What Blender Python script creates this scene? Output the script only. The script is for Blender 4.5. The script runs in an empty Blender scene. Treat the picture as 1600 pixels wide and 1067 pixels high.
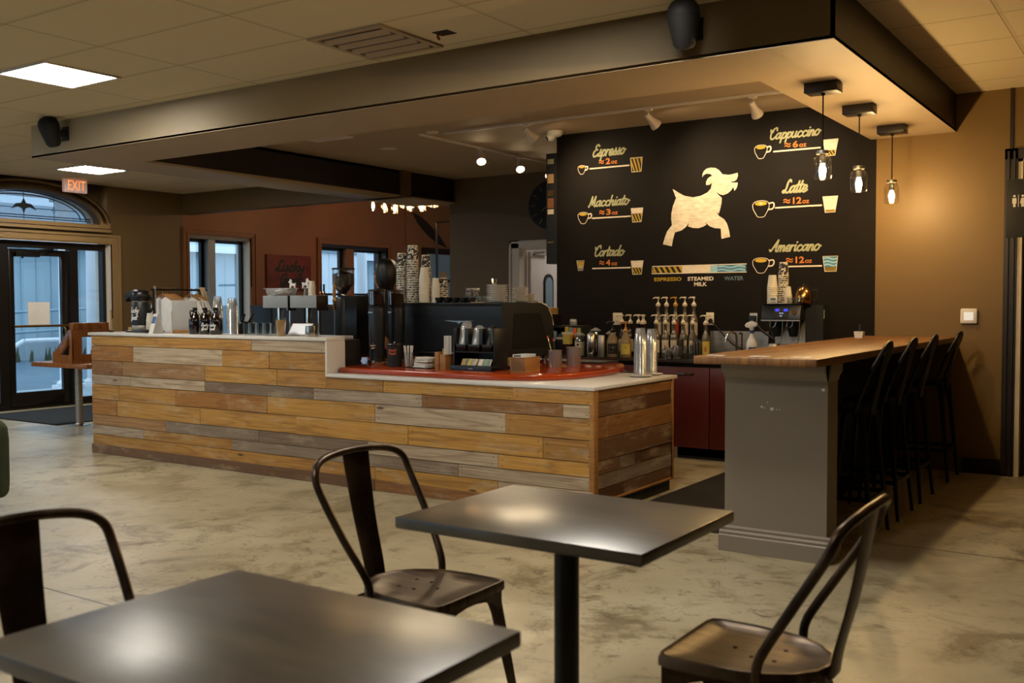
import bpy, bmesh, math, random
from mathutils import Vector, Matrix, Euler
PI = math.pi
rnd = random.Random(7)
SC = bpy.context.scene
COL = SC.collection

# ---------------------------------------------------------------- camera, world, exposure
cam_d = bpy.data.cameras.new('camera'); cam = bpy.data.objects.new('camera', cam_d); COL.objects.link(cam)
cam_d.sensor_width = 36.0; cam_d.lens = 34.875; cam_d.clip_end = 300
cam.location = (0, 0, 1.35)
_yaw, _pit, _rol = math.radians(-33.84), math.radians(-2.2), math.radians(-0.18)
_f = Vector((math.sin(_yaw)*math.cos(_pit), math.cos(_yaw)*math.cos(_pit), math.sin(_pit)))
_r = Vector((math.cos(_yaw), -math.sin(_yaw), 0)); _u = _r.cross(_f)
_r2 = _r*math.cos(_rol) + _u*math.sin(_rol); _u2 = -_r*math.sin(_rol) + _u*math.cos(_rol)
cam.rotation_euler = Matrix((_r2, _u2, -_f)).transposed().to_euler()
cam_d.dof.use_dof = True; cam_d.dof.focus_distance = 7.2; cam_d.dof.aperture_fstop = 4.0
SC.camera = cam
w = bpy.data.worlds.new('dusk_sky'); SC.world = w; w.use_nodes = True
w.node_tree.nodes['Background'].inputs[0].default_value = (0.50, 0.66, 0.80, 1)
w.node_tree.nodes['Background'].inputs[1].default_value = 1.7
SC.view_settings.view_transform = 'Standard'; SC.view_settings.look = 'None'
SC.view_settings.exposure = 0.78; SC.view_settings.gamma = 1.0; SC.view_settings.use_curve_mapping = False
PANEL_E = 30.0      # ceiling panels
SPOT_E = 36.0       # track heads, W
PEND_E = 16.0       # jar pendant bulbs, W

# ---------------------------------------------------------------- materials
def lin(c):
    return tuple((v/12.92 if v <= 0.04045 else ((v+0.055)/1.055)**2.4) for v in c)
def hx(h):
    return lin(tuple(int(h[i:i+2], 16)/255 for i in (0, 2, 4))) + (1,)
MATS = {}
def new_mat(name):
    m = bpy.data.materials.new(name); m.use_nodes = True
    b = m.node_tree.nodes['Principled BSDF']; MATS[name] = m
    return m, m.node_tree, b
def pm(name, col, rough=0.5, metal=0.0, var=0.12, scale=6.0, bump=0.0, coat=0.0, bscale=None, stretch=(1, 1, 1)):
    """procedural surface: base colour broken up by noise, optional bump"""
    m, t, b = new_mat(name)
    c = hx(col) if isinstance(col, str) else col
    b.inputs['Roughness'].default_value = rough; b.inputs['Metallic'].default_value = metal
    b.inputs['Coat Weight'].default_value = coat
    N = t.nodes; L = t.links
    tc = N.new('ShaderNodeTexCoord'); mp = N.new('ShaderNodeMapping'); mp.inputs['Scale'].default_value = stretch
    L.new(tc.outputs['Object'], mp.inputs[0])
    nz = N.new('ShaderNodeTexNoise'); nz.inputs['Scale'].default_value = scale; nz.inputs['Detail'].default_value = 5
    L.new(mp.outputs[0], nz.inputs['Vector'])
    cr = N.new('ShaderNodeValToRGB')
    lo = tuple(max(0, v*(1-var)) for v in c[:3]) + (1,); hi = tuple(min(1, v*(1+var)) for v in c[:3]) + (1,)
    cr.color_ramp.elements[0].color = lo; cr.color_ramp.elements[0].position = 0.3
    cr.color_ramp.elements[1].color = hi; cr.color_ramp.elements[1].position = 0.7
    L.new(nz.outputs[0], cr.inputs[0]); L.new(cr.outputs[0], b.inputs['Base Color'])
    if bump:
        n2 = N.new('ShaderNodeTexNoise'); n2.inputs['Scale'].default_value = bscale or scale*8; n2.inputs['Detail'].default_value = 3
        L.new(mp.outputs[0], n2.inputs['Vector'])
        bp = N.new('ShaderNodeBump'); bp.inputs['Strength'].default_value = bump; bp.inputs['Distance'].default_value = 0.01
        L.new(n2.outputs[0], bp.inputs['Height']); L.new(bp.outputs[0], b.inputs['Normal'])
    return m
def emit(name, col, strength, base=0.8):
    m, t, b = new_mat(name)
    c = hx(col) if isinstance(col, str) else col
    b.inputs['Base Color'].default_value = (base, base, base, 1)
    b.inputs['Emission Color'].default_value = c; b.inputs['Emission Strength'].default_value = strength
    return m
def glass(name, tint=(0.93, 0.96, 0.96), refl=0.10, rough=0.02, haze=0.0, hcol=(0.8, 0.8, 0.8)):
    """thin clear sheet: lets light through, mirrors at grazing angles"""
    m = bpy.data.materials.new(name); m.use_nodes = True; t = m.node_tree; N = t.nodes; L = t.links; N.clear()
    out = N.new('ShaderNodeOutputMaterial'); tr = N.new('ShaderNodeBsdfTransparent'); gl = N.new('ShaderNodeBsdfGlossy')
    tr.inputs[0].default_value = tint + (1,); gl.inputs['Roughness'].default_value = rough
    lw = N.new('ShaderNodeLayerWeight'); lw.inputs[0].default_value = 0.35
    ad = N.new('ShaderNodeMath'); ad.operation = 'MULTIPLY_ADD'; ad.inputs[1].default_value = 0.55; ad.inputs[2].default_value = refl; ad.use_clamp = True
    L.new(lw.outputs['Facing'], ad.inputs[0])
    mx = N.new('ShaderNodeMixShader'); L.new(ad.outputs[0], mx.inputs[0]); L.new(tr.outputs[0], mx.inputs[1]); L.new(gl.outputs[0], mx.inputs[2])
    last = mx
    if haze:
        df = N.new('ShaderNodeBsdfDiffuse'); df.inputs[0].default_value = hcol + (1,)
        m2 = N.new('ShaderNodeMixShader'); m2.inputs[0].default_value = haze
        L.new(mx.outputs[0], m2.inputs[1]); L.new(df.outputs[0], m2.inputs[2]); last = m2
    L.new(last.outputs[0], out.inputs[0]); MATS[name] = m
    return m

# plain families
pm('tan_paint', '9c8c70', 0.55, var=0.05, scale=2, bump=0.05, bscale=120)
pm('beige_paint', 'a8957a', 0.6, var=0.04, scale=2, bump=0.05, bscale=120)
pm('rust_paint', '7a4a22', 0.6, var=0.10, scale=1.5, bump=0.04, bscale=120)
pm('brown_wall', '69501f', 0.5, var=0.05, scale=1.5, bump=0.05, bscale=120)
pm('dark_brown_wall', '5f4927', 0.55, var=0.05, scale=1.5, bump=0.05, bscale=120)
pm('black_wall', '17120d', 0.7, var=0.15, scale=3, bump=0.04, bscale=140).node_tree.nodes['Principled BSDF'].inputs['Specular IOR Level'].default_value = 0.12
pm('trim_tan', '8a6f47', 0.4, var=0.04)
pm('trim_brown', '1d130c', 0.4, var=0.08)
pm('white_trim', 'cdc2b4', 0.45, var=0.03)
pm('white_paint', 'cfc7c2', 0.55, var=0.03)
pm('bronze_frame', '1a1512', 0.35, 0.3, var=0.1)
pm('quartz', 'd9d4cc', 0.25, var=0.03, scale=30)
pm('red_top', 'a23a0c', 0.16, var=0.15, scale=5, coat=0.25)
pm('red_cabinet', '54160f', 0.4, var=0.06)
pm('dark_body', '14110f', 0.6)
pm('black_plastic', '0f1011', 0.35, var=0.1)
pm('black_matte', '0b0b0c', 0.7, var=0.1)
pm('charcoal_enamel', '171c20', 0.38, 0.0, var=0.06, bump=0.03, bscale=300)
pm('black_metal', '0e0d0d', 0.4, 0.4, var=0.15)
pm('steel', 'b5b0a8', 0.22, 1.0, var=0.06, scale=3)
pm('brushed_steel', 'aaa59c', 0.45, 1.0, var=0.10, scale=4, stretch=(1, 1, 14))
pm('tin_metal', 'a39f98', 0.35, 0.65, var=0.05)
pm('chrome', 'd5d2cc', 0.08, 1.0, var=0.03)
pm('grey_enamel', '85898a', 0.4, var=0.03)
pm('grey_board', 'a5a39e', 0.7, var=0.04)
pm('paper', 'd8d4cc', 0.8, var=0.03)
pm('paper_cup', 'd6cfbd', 0.6, var=0.03)
pm('ceramic', 'dcd8d0', 0.2, var=0.02)
pm('kraft', 'b08e5a', 0.8, var=0.08)
pm('oak', '9b6b35', 0.5, var=0.22, scale=8, stretch=(6, 1, 1))
pm('box_wood', '9a6a34', 0.45, var=0.20, scale=7, stretch=(1, 1, 6))
pm('rack_wood', '8e5524', 0.4, var=0.30, scale=7, stretch=(6, 6, 1), coat=0.2)
pm('gold', '9a7648', 0.2, 1.0, var=0.05)
pm('copper', 'a8582c', 0.25, 1.0, var=0.05)
pm('pillar_paint', '847868', 0.5, var=0.03, scale=3, bump=0.04, bscale=90)
pm('ceil_white', 'a5927a', 0.7, var=0.03, scale=3)
pm('seam', '241a10', 0.8)
pm('gold_metal', '8a6636', 0.3, 0.9)
pm('skin', 'a8775a', 0.5, var=0.06)
pm('hair', '0c0908', 0.45, var=0.3, scale=40, stretch=(6, 6, 1))
pm('black_cloth', '121214', 0.85, var=0.2, scale=20)
pm('grey_cloth', '8f8a80', 0.9, var=0.1, scale=20)
pm('white_cloth', 'd6d2cb', 0.9, var=0.05, scale=12)
pm('canvas_cloth', 'c2ab84', 0.9, var=0.10, scale=20)
pm('green_velvet', '2f3b27', 0.75, var=0.15, scale=10)
pm('amber_glass', '170c08', 0.1, var=0.2, coat=0.5)
pm('goat_paint', 'cfc0a6', 0.85, var=0.20, scale=7, stretch=(2.5, 1, 7))
pm('chalk_white', 'dccbb2', 0.85, var=0.10, scale=25, stretch=(1, 1, 5))
pm('chalk_green', '9c9a74', 0.85, var=0.10, scale=25)
pm('chalk_orange', 'c0702c', 0.85, var=0.12, scale=25)
pm('chalk_yellow', 'b8941f', 0.85, var=0.12, scale=25)
pm('chalk_blue', '447a96', 0.85, var=0.12, scale=25)
pm('chalk_light_blue', '8fb7c4', 0.85, var=0.12, scale=25)
pm('chalk_slate', '5d7078', 0.85, var=0.12, scale=25)
pm('chalk_black', '17130e', 0.85, var=0.1)
pm('white_ink', 'd8d5d0', 0.7, var=0.03)
pm('orange_ink', 'd3653c', 0.7, var=0.05)
pm('blue_print', '3c5f96', 0.6, var=0.5, scale=30)
pm('pump_white', 'd3c4ab', 0.4, var=0.03)
pm('pump_gold', 'b5853c', 0.35, var=0.05)
pm('tan_sauce', '86724f', 0.3, var=0.08, coat=0.3)
pm('brown_syrup', '2a150b', 0.15, var=0.2, coat=0.5)
pm('clear_syrup', '5d5446', 0.12, var=0.1, coat=0.5)
pm('yellow_label', 'c7b04c', 0.6, var=0.06)
pm('cream_label', 'cbbfa5', 0.6, var=0.06)
pm('red_label', 'a8331c', 0.6, var=0.1)
pm('teal_note', '7fa39a', 0.8); pm('orange_note', 'd8653a', 0.8); pm('green_note', '97a355', 0.8); pm('yellow_note', 'c9ab3a', 0.8); pm('blue_note', '6f98a3', 0.8)
pm('coffee_milk', 'b88d52', 0.5, var=0.06, scale=14)
pm('beans', '231510', 0.45, var=0.5, scale=70, bump=0.6, bscale=90)
pm('white_plastic', 'd0cdc8', 0.4, var=0.02)
pm('print_black', '15120f', 0.7)
pm('red_plastic', 'b03322', 0.4)
pm('blue_label', '2a3f7c', 0.6, var=0.2, scale=20)
pm('rubber', '15130f', 0.7, var=0.2, scale=12, bump=0.3)
pm('mat_black', '14181b', 0.95, var=0.2, scale=60, bump=0.4, bscale=200)
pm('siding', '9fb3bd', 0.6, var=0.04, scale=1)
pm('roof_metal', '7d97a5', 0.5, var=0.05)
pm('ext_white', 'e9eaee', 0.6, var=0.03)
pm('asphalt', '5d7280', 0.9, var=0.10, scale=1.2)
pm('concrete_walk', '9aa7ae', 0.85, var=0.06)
pm('grass', '3d4a33', 0.9, var=0.3, scale=30)
pm('canvas_red', '5a1a10', 0.7, var=0.35, scale=5)
glass('clear_glass'); glass('jar_glass', (0.95, 0.92, 0.87), 0.03, 0.03, 0.0); glass('window_glass', (0.86, 0.92, 0.95), 0.02, 0.0)
glass('cup_plastic', (0.86, 0.87, 0.87), 0.12, 0.15, 0.16, (0.75, 0.76, 0.76)); glass('tub_plastic', (0.9, 0.9, 0.88), 0.08, 0.2, 0.25)
glass('smoke_plastic', (0.72, 0.60, 0.54), 0.08, 0.05); glass('leaded_glass', (0.66, 0.76, 0.84), 0.03, 0.1, 0.25, (0.55, 0.65, 0.75))
glass('lid_plastic', (0.8, 0.82, 0.82), 0.2, 0.1, 0.25, (0.7, 0.7, 0.7))
emit('kitchen_glow', (1.0, 0.93, 0.85, 1), 5.0)
emit('panel_glow', (1.0, 0.93, 0.82, 1), PANEL_E)
emit('bulb_glow', (1.0, 0.62, 0.28, 1), 45.0)
emit('spot_glow', (1.0, 0.72, 0.40, 1), 45.0)
emit('cluster_glow', (1.0, 0.60, 0.25, 1), 14.0)
emit('exit_letters', (1.0, 0.24, 0.05, 1), 0.9, 0.1)
emit('exit_face', (1.0, 0.46, 0.34, 1), 0.12, 0.4)
emit('screen_blue', (0.03, 0.06, 0.95, 1), 0.55, 0.02)
emit('screen_white', (0.5, 0.7, 1.0, 1), 0.25, 0.05)
emit('screen_lcd', (0.42, 0.58, 0.68, 1), 0.28)
emit('tablet_glow', (0.62, 0.70, 0.85, 1), 0.16)
m, t, b = new_mat('worn_metal'); N = t.nodes; L = t.links     # gunmetal chair frames with a rubbed brown sheen
b.inputs['Metallic'].default_value = 0.85; b.inputs['Roughness'].default_value = 0.34
tc = N.new('ShaderNodeTexCoord'); nz = N.new('ShaderNodeTexNoise'); nz.inputs['Scale'].default_value = 9; nz.inputs['Detail'].default_value = 6
L.new(tc.outputs['Object'], nz.inputs['Vector'])
cr = N.new('ShaderNodeValToRGB'); cr.color_ramp.elements[0].color = hx('2a2019'); cr.color_ramp.elements[0].position = 0.35
cr.color_ramp.elements[1].color = hx('5b4a39'); cr.color_ramp.elements[1].position = 0.75
L.new(nz.outputs[0], cr.inputs[0]); L.new(cr.outputs[0], b.inputs['Base Color'])
m, t, b = new_mat('worn_seat'); N = t.nodes; L = t.links
b.inputs['Metallic'].default_value = 0.6; b.inputs['Roughness'].default_value = 0.38
tc = N.new('ShaderNodeTexCoord'); mp = N.new('ShaderNodeMapping'); mp.inputs['Scale'].default_value = (2, 22, 2)
L.new(tc.outputs['Object'], mp.inputs[0])
nz = N.new('ShaderNodeTexNoise'); nz.inputs['Scale'].default_value = 2.2; nz.inputs['Detail'].default_value = 6
L.new(mp.outputs[0], nz.inputs['Vector'])
cr = N.new('ShaderNodeValToRGB'); cr.color_ramp.elements[0].color = hx('2c2014'); cr.color_ramp.elements[0].position = 0.3
cr.color_ramp.elements[1].color = hx('64503a'); cr.color_ramp.elements[1].position = 0.75
L.new(nz.outputs[0], cr.inputs[0]); L.new(cr.outputs[0], b.inputs['Base Color'])
m, t, b = new_mat('table_wood'); N = t.nodes; L = t.links     # smoked, satin table tops with grey wear
b.inputs['Roughness'].default_value = 0.34; b.inputs['Coat Weight'].default_value = 0.4; b.inputs['Coat Roughness'].default_value = 0.28
tc = N.new('ShaderNodeTexCoord'); mp = N.new('ShaderNodeMapping'); mp.inputs['Scale'].default_value = (2, 7, 2)
L.new(tc.outputs['Object'], mp.inputs[0])
nz = N.new('ShaderNodeTexNoise'); nz.inputs['Scale'].default_value = 1.6; nz.inputs['Detail'].default_value = 8; nz.inputs['Roughness'].default_value = 0.6
L.new(mp.outputs[0], nz.inputs['Vector'])
cr = N.new('ShaderNodeValToRGB'); cr.color_ramp.elements[0].color = hx('25221d'); cr.color_ramp.elements[0].position = 0.3
cr.color_ramp.elements[1].color = hx('544b3d'); cr.color_ramp.elements[1].position = 0.75
L.new(nz.outputs[0], cr.inputs[0]); L.new(cr.outputs[0], b.inputs['Base Color'])
pm('table_edge', '1d1d1d', 0.35, var=0.15)

# stained concrete floor with tooled joints
m, t, b = new_mat('stained_concrete'); N = t.nodes; L = t.links
tc = N.new('ShaderNodeTexCoord'); P = tc.outputs['Object']
def noise(vec, s, d=5, r=0.55, dist=0.0):
    n = N.new('ShaderNodeTexNoise'); n.inputs['Scale'].default_value = s; n.inputs['Detail'].default_value = d
    n.inputs['Roughness'].default_value = r; n.inputs['Distortion'].default_value = dist; L.new(vec, n.inputs['Vector']); return n.outputs[0]
def ramp(v, stops):
    c = N.new('ShaderNodeValToRGB'); e = c.color_ramp.elements
    while len(e) < len(stops): e.new(0.5)
    for el, (p, col) in zip(e, stops): el.position = p; el.color = col
    L.new(v, c.inputs[0]); return c.outputs[0]
def mixc(f, a, bb, mode='MIX'):
    x = N.new('ShaderNodeMix'); x.data_type = 'RGBA'; x.blend_type = mode
    for sock, v in ((x.inputs['Factor'], f), (x.inputs['A'], a), (x.inputs['B'], bb)):
        if hasattr(v, 'is_output'): L.new(v, sock)
        else: sock.default_value = v
    return x.outputs['Result']
def mth(op, a, bb=0.0, clamp=False):
    x = N.new('ShaderNodeMath'); x.operation = op; x.use_clamp = clamp
    for sock, v in ((x.inputs[0], a), (x.inputs[1], bb)):
        if hasattr(v, 'is_output'): L.new(v, sock)
        else: sock.default_value = v
    return x.outputs[0]
W1, K1 = (1, 1, 1, 1), (0, 0, 0, 1)
base = ramp(noise(P, 0.9, 6), [(0.3, hx('958a6e')), (0.55, hx('aca183')), (0.75, hx('bcb398'))])
grime = ramp(noise(P, 2.3, 12, 0.74, 0.6), [(0.49, K1), (0.60, W1)])
blot = ramp(noise(P, 0.6, 3), [(0.40, K1), (0.52, W1)])
fleck = ramp(noise(P, 7.0, 10, 0.8, 0.8), [(0.55, K1), (0.62, W1)])
c1 = mixc(mth('MULTIPLY', mth('MULTIPLY', grime, mth('ADD', mth('MULTIPLY', blot, 0.75), 0.25)), 0.72), base, hx('64553a'))
c2 = mixc(mth('MULTIPLY', fleck, mth('ADD', mth('MULTIPLY', blot, 0.5), 0.18)), c1, hx('4a3a26'))
sp = N.new('ShaderNodeSeparateXYZ'); L.new(P, sp.inputs[0])
def joint(axis, pos):
    return mth('LESS_THAN', mth('ABSOLUTE', mth('SUBTRACT', sp.outputs[axis], pos)), 0.006)
j = joint(1, 2.65)
for ax, pos in ((1, 5.74), (1, 7.70), (0, -9.9)): j = mth('MAXIMUM', j, joint(ax, pos))
c3 = mixc(mth('MULTIPLY', j, 0.9), c2, hx('1d150c'))
L.new(c3, b.inputs['Base Color'])
L.new(ramp(noise(P, 3.0, 6), [(0.3, (0.30,)*3+(1,)), (0.7, (0.46,)*3+(1,))]), b.inputs['Roughness'])
bp = N.new('ShaderNodeBump'); bp.inputs['Strength'].default_value = 0.12; bp.inputs['Distance'].default_value = 0.01
L.new(noise(P, 18, 6), bp.inputs['Height']); L.new(bp.outputs[0], b.inputs['Normal'])

# acoustic lay-in ceiling: 1.21 x 0.61 grid
m, t, b = new_mat('ceiling_tile'); N = t.nodes; L = t.links
tc = N.new('ShaderNodeTexCoord'); P = tc.outputs['Object']; sp = N.new('ShaderNodeSeparateXYZ'); L.new(P, sp.inputs[0])
def grid(axis, off, pitch, half):
    q = mth('FRACT', mth('ADD', mth('DIVIDE', mth('SUBTRACT', sp.outputs[axis], off), pitch), 100.5))
    return mth('LESS_THAN', mth('ABSOLUTE', mth('SUBTRACT', q, 0.5)), half/pitch)
g = mth('MAXIMUM', grid(0, -6.91, 1.21, 0.012), grid(1, 3.815, 0.61, 0.012))
gs = mth('MAXIMUM', grid(0, -6.924, 1.21, 0.0022), grid(1, 3.829, 0.61, 0.0022))
fl = ramp(noise(P, 90, 3, 0.7), [(0.60, K1), (0.72, W1)])
cc = mixc(mth('MULTIPLY', fl, 0.35), hx('cfc0a0'), hx('85745a'))
cc = mixc(g, cc, hx('c2b292')); cc = mixc(mth('MULTIPLY', gs, 0.75), cc, hx('3a2d1c'))
L.new(cc, b.inputs['Base Color']); b.inputs['Roughness'].default_value = 0.9
bp = N.new('ShaderNodeBump'); bp.inputs['Strength'].default_value = 0.25; bp.inputs['Distance'].default_value = 0.004
L.new(noise(P, 120, 3), bp.inputs['Height']); L.new(bp.outputs[0], b.inputs['Normal'])

# reclaimed planks (UV: u along the board in metres, v across; 'tone' carries the board's own colour)
m, t, b = new_mat('reclaimed_plank'); N = t.nodes; L = t.links
uv = N.new('ShaderNodeUVMap'); uv.uv_map = 'UVMap'
def umap(s):
    mp = N.new('ShaderNodeMapping'); mp.inputs['Scale'].default_value = s; L.new(uv.outputs[0], mp.inputs[0]); return mp.outputs[0]
at = N.new('ShaderNodeVertexColor'); at.layer_name = 'tone'
wv = N.new('ShaderNodeTexNoise'); wv.inputs['Scale'].default_value = 1.0; wv.inputs['Detail'].default_value = 3; wv.inputs['Distortion'].default_value = 0.5
L.new(umap((0.55, 8, 1)), wv.inputs['Vector'])
rings = mth('FRACT', mth('MULTIPLY', wv.outputs[0], 7.0))
rings = mth('ABSOLUTE', mth('SUBTRACT', rings, 0.5))
ringf = ramp(rings, [(0.0, W1), (0.22, K1)])
fine = ramp(noise(umap((1.4, 60, 1)), 1.6, 5, 0.6), [(0.35, K1), (0.75, W1)])
ca = mixc(mth('MULTIPLY', ringf, 0.42), at.outputs['Color'], hx('6b3a12'))
ca = mixc(mth('MULTIPLY', fine, 0.55), ca, hx('5a3a1c'))
wx = ramp(noise(umap((2.2, 7, 1)), 1.3, 6, 0.65), [(0.52, K1), (0.72, W1)])
ca = mixc(mth('MULTIPLY', wx, 0.45), ca, hx('cdbb9a'))
vo = N.new('ShaderNodeTexVoronoi'); vo.inputs['Scale'].default_value = 1.0; L.new(umap((2.6, 9.0, 1)), vo.inputs['Vector'])
kn = mth('MULTIPLY', ramp(vo.outputs['Distance'], [(0.06, W1), (0.13, K1)]), ramp(vo.outputs['Color'], [(0.48, K1), (0.49, W1)]))
ca = mixc(mth('MULTIPLY', kn, 0.85), ca, hx('2f1608'))
sm = ramp(noise(umap((1.1, 3.5, 1)), 1.0, 8, 0.7), [(0.56, K1), (0.7, W1)])
ca = mixc(mth('MULTIPLY', sm, 0.3), ca, hx('4a2f16'))
L.new(ca, b.inputs['Base Color']); b.inputs['Roughness'].default_value = 0.55
bp = N.new('ShaderNodeBump'); bp.inputs['Strength'].default_value = 0.2; bp.inputs['Distance'].default_value = 0.003
L.new(fine, bp.inputs['Height']); L.new(bp.outputs[0], b.inputs['Normal'])

# butcher block: narrow staves running along Y
m, t, b = new_mat('butcher_block'); N = t.nodes; L = t.links
tc = N.new('ShaderNodeTexCoord'); mp = N.new('ShaderNodeMapping'); mp.inputs['Rotation'].default_value = (0, 0, PI/2)
L.new(tc.outputs['Object'], mp.inputs[0])
bk = N.new('ShaderNodeTexBrick'); bk.inputs['Scale'].default_value = 1.0; bk.inputs['Brick Width'].default_value = 0.42; bk.inputs['Row Height'].default_value = 0.042
bk.inputs['Mortar Size'].default_value = 0.0012; bk.inputs['Color1'].default_value = hx('8a5e30'); bk.inputs['Color2'].default_value = hx('5f3a1a'); bk.inputs['Mortar'].default_value = hx('3a2412')
bk.offset = 0.37; L.new(mp.outputs[0], bk.inputs['Vector'])
mp2 = N.new('ShaderNodeMapping'); mp2.inputs['Scale'].default_value = (30, 3, 10); L.new(tc.outputs['Object'], mp2.inputs[0])
gr = ramp(noise(mp2.outputs[0], 1.6, 5), [(0.35, K1), (0.75, W1)])
L.new(mixc(mth('MULTIPLY', gr, 0.35), bk.outputs[0], hx('a87a44')), b.inputs['Base Color']); b.inputs['Roughness'].default_value = 0.5
# black and white hand-inked pattern of the takeaway cups
m, t, b = new_mat('patterned_cup'); N = t.nodes; L = t.links
tc = N.new('ShaderNodeTexCoord')
nz = noise(tc.outputs['Object'], 26, 1.5, 0.4, 2.2)
L.new(ramp(nz, [(0.49, hx('15120f')), (0.52, hx('cfc8b8'))]), b.inputs['Base Color']); b.inputs['Roughness'].default_value = 0.6
# diamond-pressed rubber mat
m, t, b = new_mat('diamond_mat'); N = t.nodes; L = t.links
tc = N.new('ShaderNodeTexCoord'); ck = N.new('ShaderNodeTexChecker'); ck.inputs['Scale'].default_value = 28
mp = N.new('ShaderNodeMapping'); mp.inputs['Rotation'].default_value = (0, 0, PI/4); L.new(tc.outputs['Object'], mp.inputs[0]); L.new(mp.outputs[0], ck.inputs['Vector'])
ck.inputs['Color1'].default_value = hx('1d1a14'); ck.inputs['Color2'].default_value = hx('0c0a08')
L.new(ck.outputs[0], b.inputs['Base Color']); b.inputs['Roughness'].default_value = 0.6
bp = N.new('ShaderNodeBump'); bp.inputs['Strength'].default_value = 0.6; bp.inputs['Distance'].default_value = 0.01
L.new(ck.outputs['Fac'], bp.inputs['Height']); L.new(bp.outputs[0], b.inputs['Normal'])
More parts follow.
